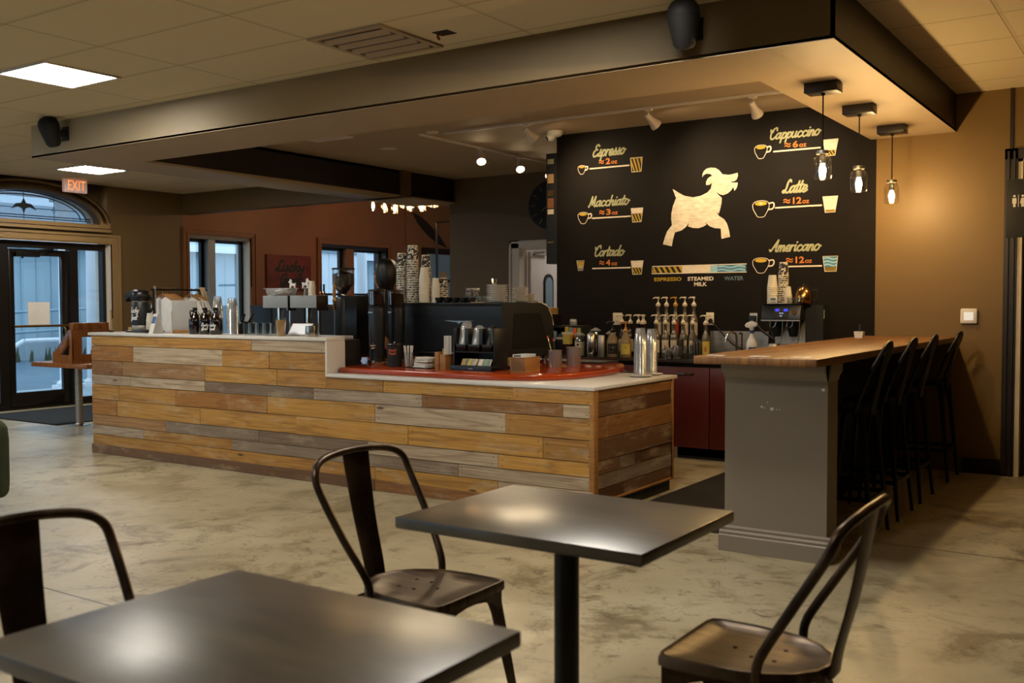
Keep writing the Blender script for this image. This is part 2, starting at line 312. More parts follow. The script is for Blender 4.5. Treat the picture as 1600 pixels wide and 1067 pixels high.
# ---------------------------------------------------------------- mesh helpers
class MB:
    """collects shapes; build() links them as ONE mesh object"""
    def __init__(s): s.v = []; s.f = []; s.mi = []; s.mats = []; s.M = Matrix.Identity(4); s.cur = 0
    def mat(s, name):
        if name not in s.mats: s.mats.append(name)
        s.cur = s.mats.index(name); return s
    def at(s, x=0, y=0, z=0, rz=0, rx=0, ry=0):
        s.M = Matrix.Translation((x, y, z)) @ Euler((rx, ry, rz)).to_matrix().to_4x4(); return s
    def add(s, vs, fs):
        o = len(s.v); s.v += [tuple(s.M @ Vector(p)) for p in vs]
        for f in fs: s.f.append([o+i for i in f]); s.mi.append(s.cur)
        return s
    def box(s, x0, x1, y0, y1, z0, z1):
        return s.add([(x0,y0,z0),(x1,y0,z0),(x1,y1,z0),(x0,y1,z0),(x0,y0,z1),(x1,y0,z1),(x1,y1,z1),(x0,y1,z1)],
                     [(3,2,1,0),(4,5,6,7),(0,1,5,4),(1,2,6,5),(2,3,7,6),(3,0,4,7)])
    def cbox(s, cx, cy, z0, sx, sy, h): return s.box(cx-sx/2, cx+sx/2, cy-sy/2, cy+sy/2, z0, z0+h)
    def lathe(s, prof, n=20, cx=0, cy=0, cz=0, caps=True):
        vs = []; fs = []
        for r, z in prof:
            for i in range(n):
                a = 2*PI*i/n; vs.append((cx+r*math.cos(a), cy+r*math.sin(a), cz+z))
        for k in range(len(prof)-1):
            for i in range(n):
                j = (i+1) % n; fs.append((k*n+i, k*n+j, (k+1)*n+j, (k+1)*n+i))
        if caps:
            fs.append(tuple(range(n-1, -1, -1))); o = (len(prof)-1)*n; fs.append(tuple(range(o, o+n)))
        return s.add(vs, fs)
    def cyl(s, p0, p1, r0, r1=None, n=14): return s.tube([p0, p1], [r0, r0 if r1 is None else r1], n)
    def tube(s, pts, r, n=8, flat=1.0, up=None):
        pts = [Vector(p) for p in pts]; k = len(pts); rs = r if isinstance(r, (list, tuple)) else [r]*k
        vs = []; fs = []; prev = None
        for i, p in enumerate(pts):
            t = (pts[min(i+1, k-1)] - pts[max(i-1, 0)]).normalized()
            if prev is None:
                ref = Vector(up) if up else (Vector((0, 0, 1)) if abs(t.z) < 0.9 else Vector((1, 0, 0)))
                a = (ref - t*ref.dot(t)).normalized()
            else: a = (prev - t*prev.dot(t)).normalized()
            prev = a; b = t.cross(a)
            for q in range(n):
                th = 2*PI*q/n; vs.append(tuple(p + a*(rs[i]*math.cos(th)) + b*(rs[i]*flat*math.sin(th))))
        for i in range(k-1):
            for q in range(n):
                w_ = (q+1) % n; fs.append((i*n+q, i*n+w_, (i+1)*n+w_, (i+1)*n+q))
        fs.append(tuple(range(n-1, -1, -1))); fs.append(tuple(range((k-1)*n, k*n)))
        return s.add(vs, fs)
    def prism(s, poly, a0, a1, axis='z'):
        """polygon extruded along an axis; poly gives the two other coordinates in order (x,y)/(x,z)/(y,z)"""
        def P(u, v, w_): return {'z': (u, v, w_), 'y': (u, w_, v), 'x': (w_, u, v)}[axis]
        n = len(poly); ar = sum(poly[i][0]*poly[(i+1) % n][1]-poly[(i+1) % n][0]*poly[i][1] for i in range(n))
        if (ar < 0) != (axis == 'y'): poly = poly[::-1]
        vs = [P(u, v, a0) for u, v in poly] + [P(u, v, a1) for u, v in poly]
        fs = [tuple(range(n-1, -1, -1)), tuple(range(n, 2*n))] + [(i, (i+1) % n, n+(i+1) % n, n+i) for i in range(n)]
        return s.add(vs, fs)
    def sphere(s, c, r, n=12, sc=(1, 1, 1)):
        pr = [(max(1e-4, math.sin(PI*i/(n//2+2)))*r, -math.cos(PI*i/(n//2+2))*r) for i in range(n//2+3)]
        vs = []; fs = []
        for a, z in pr:
            for i in range(n):
                th = 2*PI*i/n; vs.append((c[0]+a*math.cos(th)*sc[0], c[1]+a*math.sin(th)*sc[1], c[2]+z*sc[2]))
        for k in range(len(pr)-1):
            for i in range(n):
                j = (i+1) % n; fs.append((k*n+i, k*n+j, (k+1)*n+j, (k+1)*n+i))
        return s.add(vs, fs)
    def build(s, name, mat=None, parent=None, bevel=0.0, seg=2, smooth=40):
        me = bpy.data.meshes.new(name); me.from_pydata(s.v, [], s.f)
        for mn in (s.mats or [mat]): me.materials.append(MATS[mn])
        for p, i in zip(me.polygons, s.mi): p.material_index = i
        bm = bmesh.new(); bm.from_mesh(me)
        bmesh.ops.remove_doubles(bm, verts=bm.verts, dist=1e-6)
        if bevel:
            es = [e for e in bm.edges if len(e.link_faces) == 2 and e.calc_face_angle(0) > 0.6]
            bmesh.ops.bevel(bm, geom=es, offset=bevel, segments=seg, affect='EDGES', profile=0.5, clamp_overlap=True)
        lim = math.radians(smooth)
        for f in bm.faces: f.smooth = True
        for e in bm.edges: e.smooth = not (len(e.link_faces) == 2 and e.calc_face_angle(0) > lim)
        bm.to_mesh(me); bm.free(); me.update()
        o = bpy.data.objects.new(name, me); COL.objects.link(o)
        if parent: o.parent = parent
        return o
def cat_rom(pts, n=6, closed=False):
    pts = [Vector(p) for p in pts]; k = len(pts); out = []
    for i in range(k if closed else k-1):
        g = lambda j: pts[j % k] if closed else pts[max(0, min(k-1, j))]
        a, b, c, d = g(i-1), g(i), g(i+1), g(i+2)
        for q in range(n):
            t = q/n; out.append(0.5*((2*b)+(c-a)*t+(2*a-5*b+4*c-d)*t*t+(3*b-a-3*c+d)*t**3))
    if not closed: out.append(pts[-1])
    return out
def tag(o, label, cat, group=None, kind=None):
    o['label'] = label; o['category'] = cat
    if group: o['group'] = group
    if kind: o['kind'] = kind
    return o
def thing(name, label, cat, loc=(0, 0, 0), rz=0, group=None):
    o = bpy.data.objects.new(name, None); o.empty_display_size = 0.1; COL.objects.link(o)
    o.location = loc; o.rotation_euler = (0, 0, rz)
    return tag(o, label, cat, group)
def struct(name, mb, mat=None, parent=None, **k):
    o = mb.build(name, mat, parent, **k)
    if not parent: o['kind'] = 'structure'
    return o
def dup(src, loc, label, rz=None, group=None):
    def rec(o, par):
        c = o.copy(); COL.objects.link(c)
        if par: c.parent = par
        for ch in o.children: rec(ch, c)
        return c
    r = rec(src, None); r.location = loc
    if rz is not None: r.rotation_euler = (0, 0, rz)
    r['label'] = label
    if group: r['group'] = group
    return r
# ---------------------------------------------------------------- lettering
GL = {
 'a': ([[(.95,.85),(.6,1),(.2,.8),(.05,.35),(.3,0),(.7,.25),(.95,.8)],[(1,1),(.9,.3),(1.05,0),(1.35,.25)]],1.3),
 'c': ([[(.9,.8),(.6,1),(.2,.8),(.08,.35),(.35,0),(.7,.05),(1.1,.3)]],1.05),
 'd': ([[(.95,.85),(.6,1),(.2,.8),(.05,.35),(.3,0),(.7,.25),(.95,.8)],[(1.15,1.9),(.92,.3),(1.05,0),(1.35,.25)]],1.3),
 'e': ([[(.05,.35),(.5,.45),(.85,.7),(.65,1),(.3,.9),(.1,.5),(.2,.1),(.55,0),(1.05,.3)]],1.0),
 'h': ([[(0,0),(.2,1.9)],[(.08,.4),(.5,.95),(.8,.85),(.72,.2),(.9,0),(1.2,.25)]],1.15),
 'i': ([[(.2,1),(.1,.25),(.25,0),(.55,.25)],[(.26,1.45),(.3,1.5)]],.55),
 'k': ([[(0,0),(.2,1.9)],[(.7,1),(.2,.5),(.45,.45),(.7,.05),(1.05,.2)]],1.0),
 'm': ([[(.1,1),(0,0)],[(.05,.5),(.4,.98),(.6,.8),(.5,0)],[(.55,.5),(.9,.98),(1.15,.8),(1.05,.15),(1.2,0),(1.5,.25)]],1.45),
 'n': ([[(.1,1),(0,0)],[(.05,.5),(.45,.98),(.7,.8),(.62,.15),(.78,0),(1.1,.25)]],1.05),
 'o': ([[(.5,1),(.15,.8),(.05,.35),(.3,0),(.7,.15),(.9,.6),(.7,.95),(.45,.98)],[(.8,.8),(1.15,.75)]],1.1),
 'p': ([[(.2,1),(0,-.75)],[(.1,.5),(.5,1),(.9,.8),(.85,.3),(.5,0),(.12,.2)],[(.85,.3),(1.1,.3)]],1.1),
 'r': ([[(.1,1),(0,0)],[(.05,.5),(.35,.95),(.7,.9)]],.75),
 's': ([[(-.05,.05),(.4,.7),(.5,1.1)],[(.45,1.0),(.78,.4),(.6,.02),(.15,.1)],[(.7,.1),(.95,.25)]],.9),
 't': ([[(.3,1.7),(.15,.3),(.3,0),(.65,.25)],[(-.05,1.1),(.7,1.15)]],.65),
 'u': ([[(.1,1),(.02,.3),(.3,0),(.65,.2),(.8,.6)],[(.85,1),(.75,.25),(.9,0),(1.2,.25)]],1.2),
 'y': ([[(.1,1),(.1,.4),(.4,.2),(.75,.5)],[(.9,1),(.65,-.5),(.3,-.8),(.05,-.5)]],1.0),
 'E': ([[(1.2,1.75),(.8,2),(.4,1.7),(.6,1.2),(.9,1.15)],[(.6,1.2),(.1,.7),(.2,.1),(.7,0),(1.3,.4)]],1.3),
 'M': ([[(-.1,.1),(.1,0),(.4,1.9)],[(.4,1.9),(.75,.3)],[(.75,.3),(1.25,1.9)],[(1.25,1.9),(1.3,.3),(1.5,0),(1.8,.25)]],1.75),
 'C': ([[(1.3,1.5),(1.1,2),(.5,1.7),(.15,.8),(.4,.05),(.9,.05),(1.4,.5)],[(.5,1.4),(.1,1.2),(-.1,1.7)]],1.35),
 'L': ([[(1.2,1.7),(.9,2),(.6,1.6),(.5,.6),(.2,.05),(-.1,.2),(.2,.4),(.8,0),(1.4,.25)]],1.35),
 'A': ([[(-.2,.3),(.1,.05),(.5,.8),(1.1,1.95)],[(1.1,1.95),(1.05,.3),(1.25,0),(1.5,.2)],[(.45,.75),(1.15,.85)]],1.5),
 'G': ([[(1.2,1.6),(1.0,2),(.5,1.7),(.15,.8),(.4,.05),(.9,.2),(1.2,.9)],[(.75,.95),(1.3,.95),(1.1,-.3),(.7,-.6),(.3,-.2)]],1.5),
 ' ': ([],.7)}
def stroke_faces(mb, pts, r, F):
    """brush stroke with a slightly domed section; F maps (u,v) to a 3D point on the painted surface"""
    def G(u, v, h):
        p = Vector(F(u, v)); n = (Vector(F(u+.001, v))-p).cross(Vector(F(u, v+.001))-p); n.normalize(); return tuple(p+n*h)
    pts = [Vector((p[0], p[1], 0)) for p in pts]; k = len(pts); H = max(.0006, min(.0014, r*.18)); sec = ((-1, 0), (-.7, .72), (0, 1), (.7, .72), (1, 0)); vs = []
    for i in range(k):
        t = (pts[min(i+1, k-1)]-pts[max(i-1, 0)]); t.normalize(); n = Vector((-t.y, t.x, 0))
        for c, h in sec: q = pts[i]+n*(r*c); vs.append(G(q.x, q.y, h*H))
    mb.add(vs, [(i*5+j, i*5+j+1, i*5+j+6, i*5+j+5) for i in range(k-1) for j in range(4)])
    for c in (pts[0], pts[-1]):
        mb.add([G(c.x+r*math.cos(2*PI*q/12), c.y+r*math.sin(2*PI*q/12), 0) for q in range(12)]+[G(c.x+r*.6*math.cos(2*PI*q/12), c.y+r*.6*math.sin(2*PI*q/12), H*.8) for q in range(12)]+[G(c.x, c.y, H*.97)],
               [(q, (q+1) % 12, 12+(q+1) % 12, 12+q) for q in range(12)]+[(12+q, 12+(q+1) % 12, 24) for q in range(12)])
def script(mb, text, F, u0, v0, width, xh, shear=0.25, r=0.17, rise=0.0):
    tot = sum(GL[c][1] for c in text); sx = width/tot; x = 0
    for c in text:
        ss, adv = GL[c]
        for st in ss:
            P = cat_rom([(p[0], p[1], 0) for p in st], 5) if len(st) > 2 else [Vector((p[0], p[1], 0)) for p in st]
            stroke_faces(mb, [(u0+(x+p.x)*sx+p.y*xh*shear, v0+p.y*xh+rise*(x+p.x)*sx) for p in P], r*xh, F)
        x += adv
_fc = {}
def block_poly(text, bold):
    """built-in typeface turned into flat polygons"""
    if (text, bold) in _fc: return _fc[(text, bold)]
    cu = bpy.data.curves.new('letters', 'FONT'); cu.body = text; cu.size = 1.0; cu.offset = bold; cu.resolution_u = 3
    ob = bpy.data.objects.new('letters', cu); COL.objects.link(ob)
    dg = bpy.context.evaluated_depsgraph_get(); dg.update()
    me = bpy.data.meshes.new_from_object(ob.evaluated_get(dg))
    vs = [tuple(v.co) for v in me.vertices]; fs = [tuple(p.vertices) for p in me.polygons]
    bpy.data.objects.remove(ob); bpy.data.curves.remove(cu); bpy.data.meshes.remove(me)
    _fc[(text, bold)] = (vs, fs); return vs, fs
def block(mb, text, F, u0, v0, width, height, bold=0.02, shear=0.0):
    vs, fs = block_poly(text, bold)
    x0 = min(v[0] for v in vs); x1 = max(v[0] for v in vs); y0 = min(v[1] for v in vs); y1 = max(v[1] for v in vs)
    g = lambda v: F(u0+(v[0]-x0)/(x1-x0)*width+(v[1]-y0)/(y1-y0)*height*shear, v0+(v[1]-y0)/(y1-y0)*height)
    mb.add([g(v) for v in vs], fs)
def poly(mb, pts, F): mb.add([F(*p) for p in pts], [tuple(range(len(pts)))])
# ================================================================ THE SETTING
ZC, ZS, ZR = 2.985, 2.69, 3.015      # ceiling, soffit underside, recess ceiling
XL, YB, YK = -12.3, 8.5, 10.7        # window wall, menu wall, clock wall
XR, YF = 4.2, -4.0                   # walls behind the photographer
struct('floor', MB().box(XL-0.3, XR, YF, 17, -0.12, 0), 'stained_concrete')
struct('ceiling', MB().box(XL, XR, YF, 5.87, ZC, ZC+0.1).box(XL, -8.10, 5.87, 9.57, ZC, ZC+0.1).box(-2.125, XR, 5.87, 9.57, ZC, ZC+0.1), 'ceiling_tile')
struct('wall_right', MB().box(XR, XR+0.15, YF, 8.65, 0, ZC), 'dark_brown_wall')
b = MB(); FILL_WIN_FRONT = [(-11.2, -8.9), (-8.4, -6.1)]  # unseen front-wall windows, added to bring in fill daylight
xs = [XL] + [q for w_ in FILL_WIN_FRONT for q in w_] + [XR]
for i in range(0, len(xs), 2): b.box(xs[i], xs[i+1], YF-0.15, YF, 0, ZC)
for x0, x1 in FILL_WIN_FRONT: b.box(x0, x1, YF-0.15, YF, 0, 0.35).box(x0, x1, YF-0.15, YF, 2.6, ZC)
struct('wall_front', b, 'dark_brown_wall')
# window wall: storefront opening y 6.0-8.36 (door + sidelights), arched transom, two windows
def wall_x(pieces, x0, x1, m, name):
    b = MB()
    for y0, y1, z0, z1 in pieces: b.box(x0, x1, y0, y1, z0, z1)
    return struct(name, b, m)
ARY, ARZ0, ARH, ARW = 7.20, 2.44, 0.40, 1.00      # transom centre, sill, rise, half width
arc = [(ARY+ARW*math.cos(PI*i/24), ARZ0+ARH*math.sin(PI*i/24)) for i in range(25)]
b = MB()

FILL_WIN_LEFT = [(-3.4, -1.3), (-0.9, 1.2), (1.6, 3.7)]     # unseen tall shop windows, added along this wall for fill daylight
ys = [YF] + [q for w_ in FILL_WIN_LEFT for q in w_] + [6.0]
for i in range(0, len(ys), 2): b.box(XL-0.3, XL, ys[i], ys[i+1], 0, ZC)
for y0, y1 in FILL_WIN_LEFT: b.box(XL-0.3, XL, y0, y1, 0, 0.35).box(XL-0.3, XL, y0, y1, 2.6, ZC)
b.box(XL-0.3, XL, 6.0, 8.36, 2.20, ARZ0)
b.box(XL-0.3, XL, 6.0, ARY-ARW, ARZ0, ZC); b.box(XL-0.3, XL, ARY+ARW, 8.36, ARZ0, ZC)
top = [(ARY-ARW, ZC)] + arc[::-1] + [(ARY+ARW, ZC)]
for i in range(24):
    (ya, za), (yb, zb) = arc[i], arc[i+1]; b.prism([(ya, za), (ya, ZC), (yb, ZC), (yb, zb)], XL-0.3, XL, 'x')
b.box(XL-0.3, XL, 8.36, 9.57, 0, ZC)
struct('wall_left', b, 'dark_brown_wall')
w1 = (9.66, 10.86, 0.75, 2.40); w2 = (12.42, 14.15, 0.75, 2.39); ZQ = 3.30
wall_x([(9.57, 9.66, 0, ZQ), (w1[0], w1[1], 0, w1[2]), (w1[0], w1[1], w1[3], ZQ), (w1[1], w2[0], 0, ZQ), (w2[0], w2[1], 0, w2[2]),
        (w2[0], w2[1], w2[3], ZQ), (w2[1], 17, 0, ZQ)], XL-0.3, XL, 'rust_paint', 'wall_left')
struct('wall_back', MB().box(XL, -5.2, 17, 17.15, 0, ZQ), 'rust_paint')
struct('ceiling', MB().box(XL, -8.05, 9.74, 17, ZQ, ZQ+0.1).box(-8.05, -4.0, 10.85, 17, ZQ, ZQ+0.1), 'ceil_white')
struct('header_beam', MB().box(XL, -8.05, 9.57, 9.74, ZS, ZC+0.4), 'dark_brown_wall')
# dropped soffit ring around the recessed ceiling over the counter
SO = (-8.74, -1.475, 5.15); SI = (-8.10, -2.125, 5.87)
b = MB()
b.mat('tan_paint').box(SO[0], SO[1], SO[2], SO[2]+0.02, ZS+0.004, ZC)                       # street-side face
b.box(SO[0], SO[0]+0.02, SO[2]+0.02, 9.57, ZS+0.004, ZC)
b.mat('beige_paint').box(SO[0], SO[1], SO[2], SI[2], ZS, ZS+0.02).box(SO[0], SI[0], SI[2], 9.57, ZS, ZS+0.02).box(SI[1], SO[1], SI[2], YB, ZS, ZS+0.02)
b.box(SO[0], SI[0], 9.57, 9.75, ZS, ZS+0.02).box(SI[0]-0.72, SI[0], 9.75, YK, ZS, ZS+0.02)
b.mat('trim_brown').box(SO[1]-0.02, SO[1], SO[2], YB, ZS+0.004, ZC)
b.box(SI[0], SI[1], SI[2]-0.02, SI[2], ZS+0.02, ZR).box(SI[0]-0.02, SI[0], SI[2], YK, ZS+0.02, ZR).box(SI[1], SI[1]+0.02, SI[2], YB, ZS+0.02, ZR)
b.box(SO[0]-0.08, SO[0]-0.06, 9.75, YK, ZS+0.02, ZQ)
struct('soffit', b)
struct('ceiling', MB().box(SI[0], SI[1], SI[2], YK, ZR, ZR+0.05), 'ceil_white')
# menu wall (black paint to x=-2.08, brown paint beyond), kitchen partition and its doorway
ZW = ZC+0.1
wm = struct('wall_back', MB().box(-5.157, -2.08, YB, YB+0.16, 0, ZW), 'black_wall')
struct('wall_back', MB().box(-2.08, -1.03, YB, YB+0.16, 0, ZW).box(-1.03, 0.0, YB, YB+0.16, 2.44, ZW).box(0.0, XR, YB, YB+0.16, 0, ZW), 'brown_wall')
struct('trim_1', MB().box(-1.09, -1.065, YB-0.012, YB, 2.52, ZC), 'trim_brown')
struct('wall_back', MB().box(-8.18, -7.05, YK, YK+0.14, 0, ZR+0.3).box(-7.05, -6.05, YK, YK+0.14, 2.06, ZR+0.3).box(-6.05, -4.0, YK, YK+0.14, 0, ZR+0.3), 'dark_brown_wall')
struct('wall_right', MB().box(-4.15, -4.0, YB+0.16, YK, 0, ZR).box(-4.3, -4.15, YK+0.14, 14, 0, ZR), 'white_paint')
# kitchen seen through the doorway
struct('wall_back', MB().box(-8.0, -4.3, 13.0, 13.1, 0, 3.0), 'white_paint')
struct('wall_left', MB().box(-8.1, -8.0, YK+0.14, 13.1, 0, 3.0), 'white_paint')
struct('ceiling', MB().box(-8.1, -4.3, YK+0.14, 13.1, 2.9, 2.98), 'white_paint')
f = MB(); f.box(-7.20, -7.05, YK-0.03, YK, 0, 2.154).box(-6.05, -5.9, YK-0.03, YK, 0, 2.154).box(-7.20, -5.9, YK-0.03, YK, 2.06, 2.154)
f.box(-7.18, -7.16, YK-0.045, YK-0.03, 0, 2.135).box(-7.05, -7.03, YK-0.04, YK+0.14, 0, 2.06).box(-7.18, -5.92, YK-0.045, YK-0.03, 2.12, 2.14).box(-7.05, -6.05, YK, YK+0.14, 2.04, 2.06)
kd = struct('door_2', f, 'white_trim')
l = MB(); l.box(-7.02, -6.97, YK+0.14, YK+0.95, 0.02, 2.02); dl = l.build('door_leaf', 'white_paint', kd)
o_ = [(11.15, 1.16), (11.38, 1.16), (11.38, 1.64)] + [(11.265+.115*math.cos(PI*i/8), 1.64+.10*math.sin(PI*i/8)) for i in range(1, 8)] + [(11.15, 1.64)]
MB().prism(o_, -6.97, -6.955, 'x').build('vision_frame', 'black_matte', dl); MB().prism([(11.265+(y-11.265)*.74, 1.42+(z-1.42)*.86) for y, z in o_], -6.955, -6.953, 'x').build('vision_pane', 'roof_metal', dl)
l = MB(); l.box(-6.97, -6.93, YK+0.2, YK+0.5, 1.98, 2.02).cyl((-6.95, YK+0.2, 2.0), (-6.75, YK+0.12, 2.0), 0.012); l.build('door_closer', 'steel', kd)
# restroom door at the right end of the brown wall
f = MB().mat('trim_brown')
f.box(-1.12, -1.03, YB-0.03, YB, 0, 2.52).box(-1.12, 0.1, YB-0.03, YB, 2.44, 2.52).box(-1.10, -1.085, YB-0.045, YB-0.03, 0, 2.50).box(-1.06, -1.045, YB-0.045, YB-0.03, 0, 2.50)
f.mat('cream_label').box(-1.03, -0.995, YB-0.02, YB+0.16, 0, 2.44).box(-1.03, 0.0, YB-0.02, YB+0.16, 2.42, 2.44)
rd = struct('door_3', f)
struct('wall_back', MB().box(-1.25, 0.25, YB+0.16, YB+0.24, 0, 2.6), 'dark_brown_wall')  # unseen backing wall, added to keep sky light out of the door gap
MB().box(-0.995, 0.0, YB+0.08, YB+0.12, 0.01, 2.42).build('door_leaf', 'trim_brown', rd)
bb = MB(); bb.box(-1.4, -1.12, YB-0.014, YB, 0, 0.12); struct('baseboard_back', bb, 'trim_brown')
# ---------------------------------------------------------------- storefront door, sidelights, arched transom
f = MB()
def casing(b, y0, y1, z0, z1, w_=0.13, d=0.03, bottom=False):
    b.box(XL, XL+d, y0-w_, y0, z0, z1+w_).box(XL, XL+d, y1, y1+w_, z0, z1+w_).box(XL, XL+d, y0, y1, z1, z1+w_)
    b.box(XL+d, XL+d+0.018, y0-w_, y0-w_+0.03, z0, z1+w_-0.03).box(XL+d, XL+d+0.018, y1+w_-0.03, y1+w_, z0, z1+w_-0.03).box(XL+d, XL+d+0.018, y0-w_, y1+w_, z1+w_-0.03, z1+w_)
    b.box(XL+d, XL+d+0.010, y0-0.045, y0-0.02, z0, z1+0.02).box(XL+d, XL+d+0.010, y1+0.02, y1+0.045, z0, z1+0.02).box(XL+d, XL+d+0.010, y0-0.045, y1+0.045, z1+0.02, z1+0.045)
    if bottom: b.box(XL, XL+0.06, y0-w_, y1+w_, z0-0.05, z0)
f.mat('trim_tan'); casing(f, 6.0, 8.36, 0, 2.18)
f.mat('white_trim').box(XL-0.3, XL, 8.32, 8.36, 0, 2.18)
f.mat('bronze_frame')
f.box(XL-0.16, XL-0.06, 6.0, 8.32, 2.09, 2.18).box(XL-0.16, XL-0.06, 6.0, 8.32, 0, 0.03)
for y0, y1 in ((6.0, 6.05), (6.80, 6.93), (7.78, 7.90), (8.27, 8.32)): f.box(XL-0.16, XL-0.06, y0, y1, 0.03, 2.09)
f.box(XL-0.15, XL-0.07, 7.90, 8.27, 0.03, 0.10).box(XL-0.15, XL-0.07, 6.05, 6.80, 0.03, 0.10)
dr = struct('door_1', f)
lf = MB(); lf.box(XL-0.14, XL-0.08, 6.95, 7.02, 0.03, 2.07).box(XL-0.14, XL-0.08, 7.68, 7.77, 0.03, 2.07).box(XL-0.14, XL-0.08, 7.02, 7.68, 0.03, 0.22).box(XL-0.14, XL-0.08, 7.02, 7.68, 1.99, 2.07)
lf.build('door_leaf', 'bronze_frame', dr, bevel=0.004)
MB().box(XL-0.115, XL-0.105, 7.02, 7.68, 0.22, 1.99).build('pane', 'window_glass', dr)
MB().box(XL-0.115, XL-0.105, 7.90, 8.27, 0.10, 2.09).build('pane', 'window_glass', dr)
MB().box(XL-0.115, XL-0.105, 6.05, 6.80, 0.10, 2.09).build('pane', 'window_glass', dr)
h = MB(); h.cyl((XL-0.03, 6.98, 1.075), (XL-0.03, 7.74, 1.075), 0.016).cyl((XL-0.08, 7.02, 1.075), (XL-0.03, 7.02, 1.075), 0.014).cyl((XL-0.08, 7.72, 1.075), (XL-0.03, 7.72, 1.075), 0.014)
h.tube([(XL-0.08, 7.70, 1.06), (XL-0.01, 7.68, 1.03), (XL-0.01, 7.68, 0.87), (XL-0.08, 7.70, 0.84)], 0.013); h.build('push_bar', 'gold_metal', dr)
h = MB(); h.box(XL-0.08, XL-0.02, 7.02, 7.34, 1.97, 2.03).cyl((XL-0.05, 7.12, 1.99), (XL-0.05, 7.12, 1.95), 0.014); h.mat('brushed_steel').tube([(XL-0.04, 7.2, 2.04), (XL+0.08, 7.36, 2.07), (XL-0.06, 7.55, 2.08)], 0.010)
h.mats[0] = 'black_metal'; h.build('door_closer', None, dr)
# arched transom with leaded glass
f = MB().mat('trim_tan')
def arch_band(b, r0, r1, x0, x1):
    for i in range(24):
        a, c = PI*i/24, PI*(i+1)/24
        q = [(ARY+(ARW+r)*math.cos(t), ARZ0+(ARH+r)*math.sin(t)) for t, r in ((a, r0), (a, r1), (c, r1), (c, r0))]
        b.prism(q, x0, x1, 'x')
arch_band(f, 0, 0.10, XL-0.02, XL+0.03); arch_band(f, 0.09, 0.13, XL, XL+0.055); arch_band(f, 0.015, 0.04, XL+0.03, XL+0.045)
f.box(XL, XL+0.05, ARY-ARW-0.13, ARY+ARW+0.13, ARZ0-0.10, ARZ0).box(XL+0.05, XL+0.065, ARY-ARW-0.13, ARY+ARW+0.13, ARZ0-0.10, ARZ0-0.06)
wn = struct('window_3', f)
MB().prism(arc, XL-0.15, XL-0.14, 'x').build('pane', 'leaded_glass', wn)
g = MB()
def came(pts, r=0.006): g.tube([(XL-0.135, y, z) for y, z in pts], r, 6)
for s_ in (0.80, 0.88): came([(ARY+ARW*s_*math.cos(PI*i/24), ARZ0+0.05+ARH*(s_-0.06)*math.sin(PI*i/24)) for i in range(25)], 0.007)
for z in (0.045, 0.075): came([(ARY-0.95, ARZ0+z), (ARY+0.95, ARZ0+z)])
for dy in (-0.42, 0, 0.42): came([(ARY+dy, ARZ0), (ARY+dy, ARZ0+ARH*math.sqrt(1-dy*dy))], 0.004)
came([(ARY-0.75, ARZ0+0.17), (ARY-0.16, ARZ0+0.17)], 0.004); came([(ARY+0.16, ARZ0+0.17), (ARY+0.75, ARZ0+0.17)], 0.004)
for dy in (-0.42, 0.42): came([(ARY+dy-0.03, ARZ0+0.17), (ARY+dy, ARZ0+0.21), (ARY+dy+0.03, ARZ0+0.17), (ARY+dy, ARZ0+0.13), (ARY+dy-0.03, ARZ0+0.17)], 0.004)
g.prism([(ARY-0.17, ARZ0+0.15), (ARY-0.10, ARZ0+0.22), (ARY-0.03, ARZ0+0.23), (ARY, ARZ0+0.29), (ARY+0.03, ARZ0+0.23), (ARY+0.10, ARZ0+0.22), (ARY+0.17, ARZ0+0.15), (ARY+0.08, ARZ0+0.18), (ARY+0.02, ARZ0+0.16), (ARY, ARZ0+0.10), (ARY-0.02, ARZ0+0.16), (ARY-0.08, ARZ0+0.18)], XL-0.14, XL-0.125, 'x')
g.build('leading', 'black_matte', wn)
# two double windows
def window(n, y0, y1, z0, z1, m0, m1, tm, mm):
    f = MB().mat(tm); casing(f, y0, y1, z0, z1, 0.10, 0.03, True)
    f.mat('trim_brown').box(XL-0.3, XL, y0, y1, z1-0.06, z1).box(XL-0.3, XL, y0, y0+0.03, z0, z1-0.06).box(XL-0.3, XL, y0, y1, z0, z0+0.03)
    f.mat('white_trim' if mm else 'trim_brown').box(XL-0.3, XL, y1-0.03, y1, z0, z1-0.06)
    o = struct(n, f)
    fr = MB().mat('black_metal' if mm else 'trim_brown')
    for a, c in ((y0+0.03, m0), (m1, y1-0.03)):
        for p, q, r, s_ in ((a, a+0.045, z0+0.03, z1-0.06), (c-0.045, c, z0+0.03, z1-0.06), (a, c, z1-0.10, z1-0.06), (a, c, z0+0.03, z0+0.08)): fr.box(XL-0.20, XL-0.14, p, q, r, s_)
        MB().box(XL-0.175, XL-0.165, a+0.03, c-0.03, z0+0.06, z1-0.08).build('pane', 'window_glass', o)
    fr.mat('grey_enamel' if mm else 'rust_paint').box(XL-0.20, XL-0.02, m0, m1, z0+0.03, z1-0.06)
    if not mm: fr.mat('trim_brown').box(XL-0.20, XL-0.14, y0, y1, 1.50, 1.54)
    fr.build('window_frame', None, o)
    return o
window('window_1', *w1, 10.05, 10.18, 'rust_paint', True)
for i, (y0, y1) in enumerate(FILL_WIN_LEFT):  # frames and glass of the added, unseen left-wall windows
    f = MB(); casing(f, y0, y1, 0.35, 2.6, 0.10, 0.03, True); f.box(XL-0.2, XL-0.1, y0, y0+0.06, .35, 2.6).box(XL-0.2, XL-0.1, y1-0.06, y1, .35, 2.6).box(XL-0.2, XL-0.1, y0, y1, 2.54, 2.6).box(XL-0.2, XL-0.1, y0, y1, .35, .41)
    wq = struct('window_%d' % (4+i), f, 'trim_tan'); MB().box(XL-0.155, XL-0.145, y0+.05, y1-.05, .4, 2.55).build('pane', 'window_glass', wq)
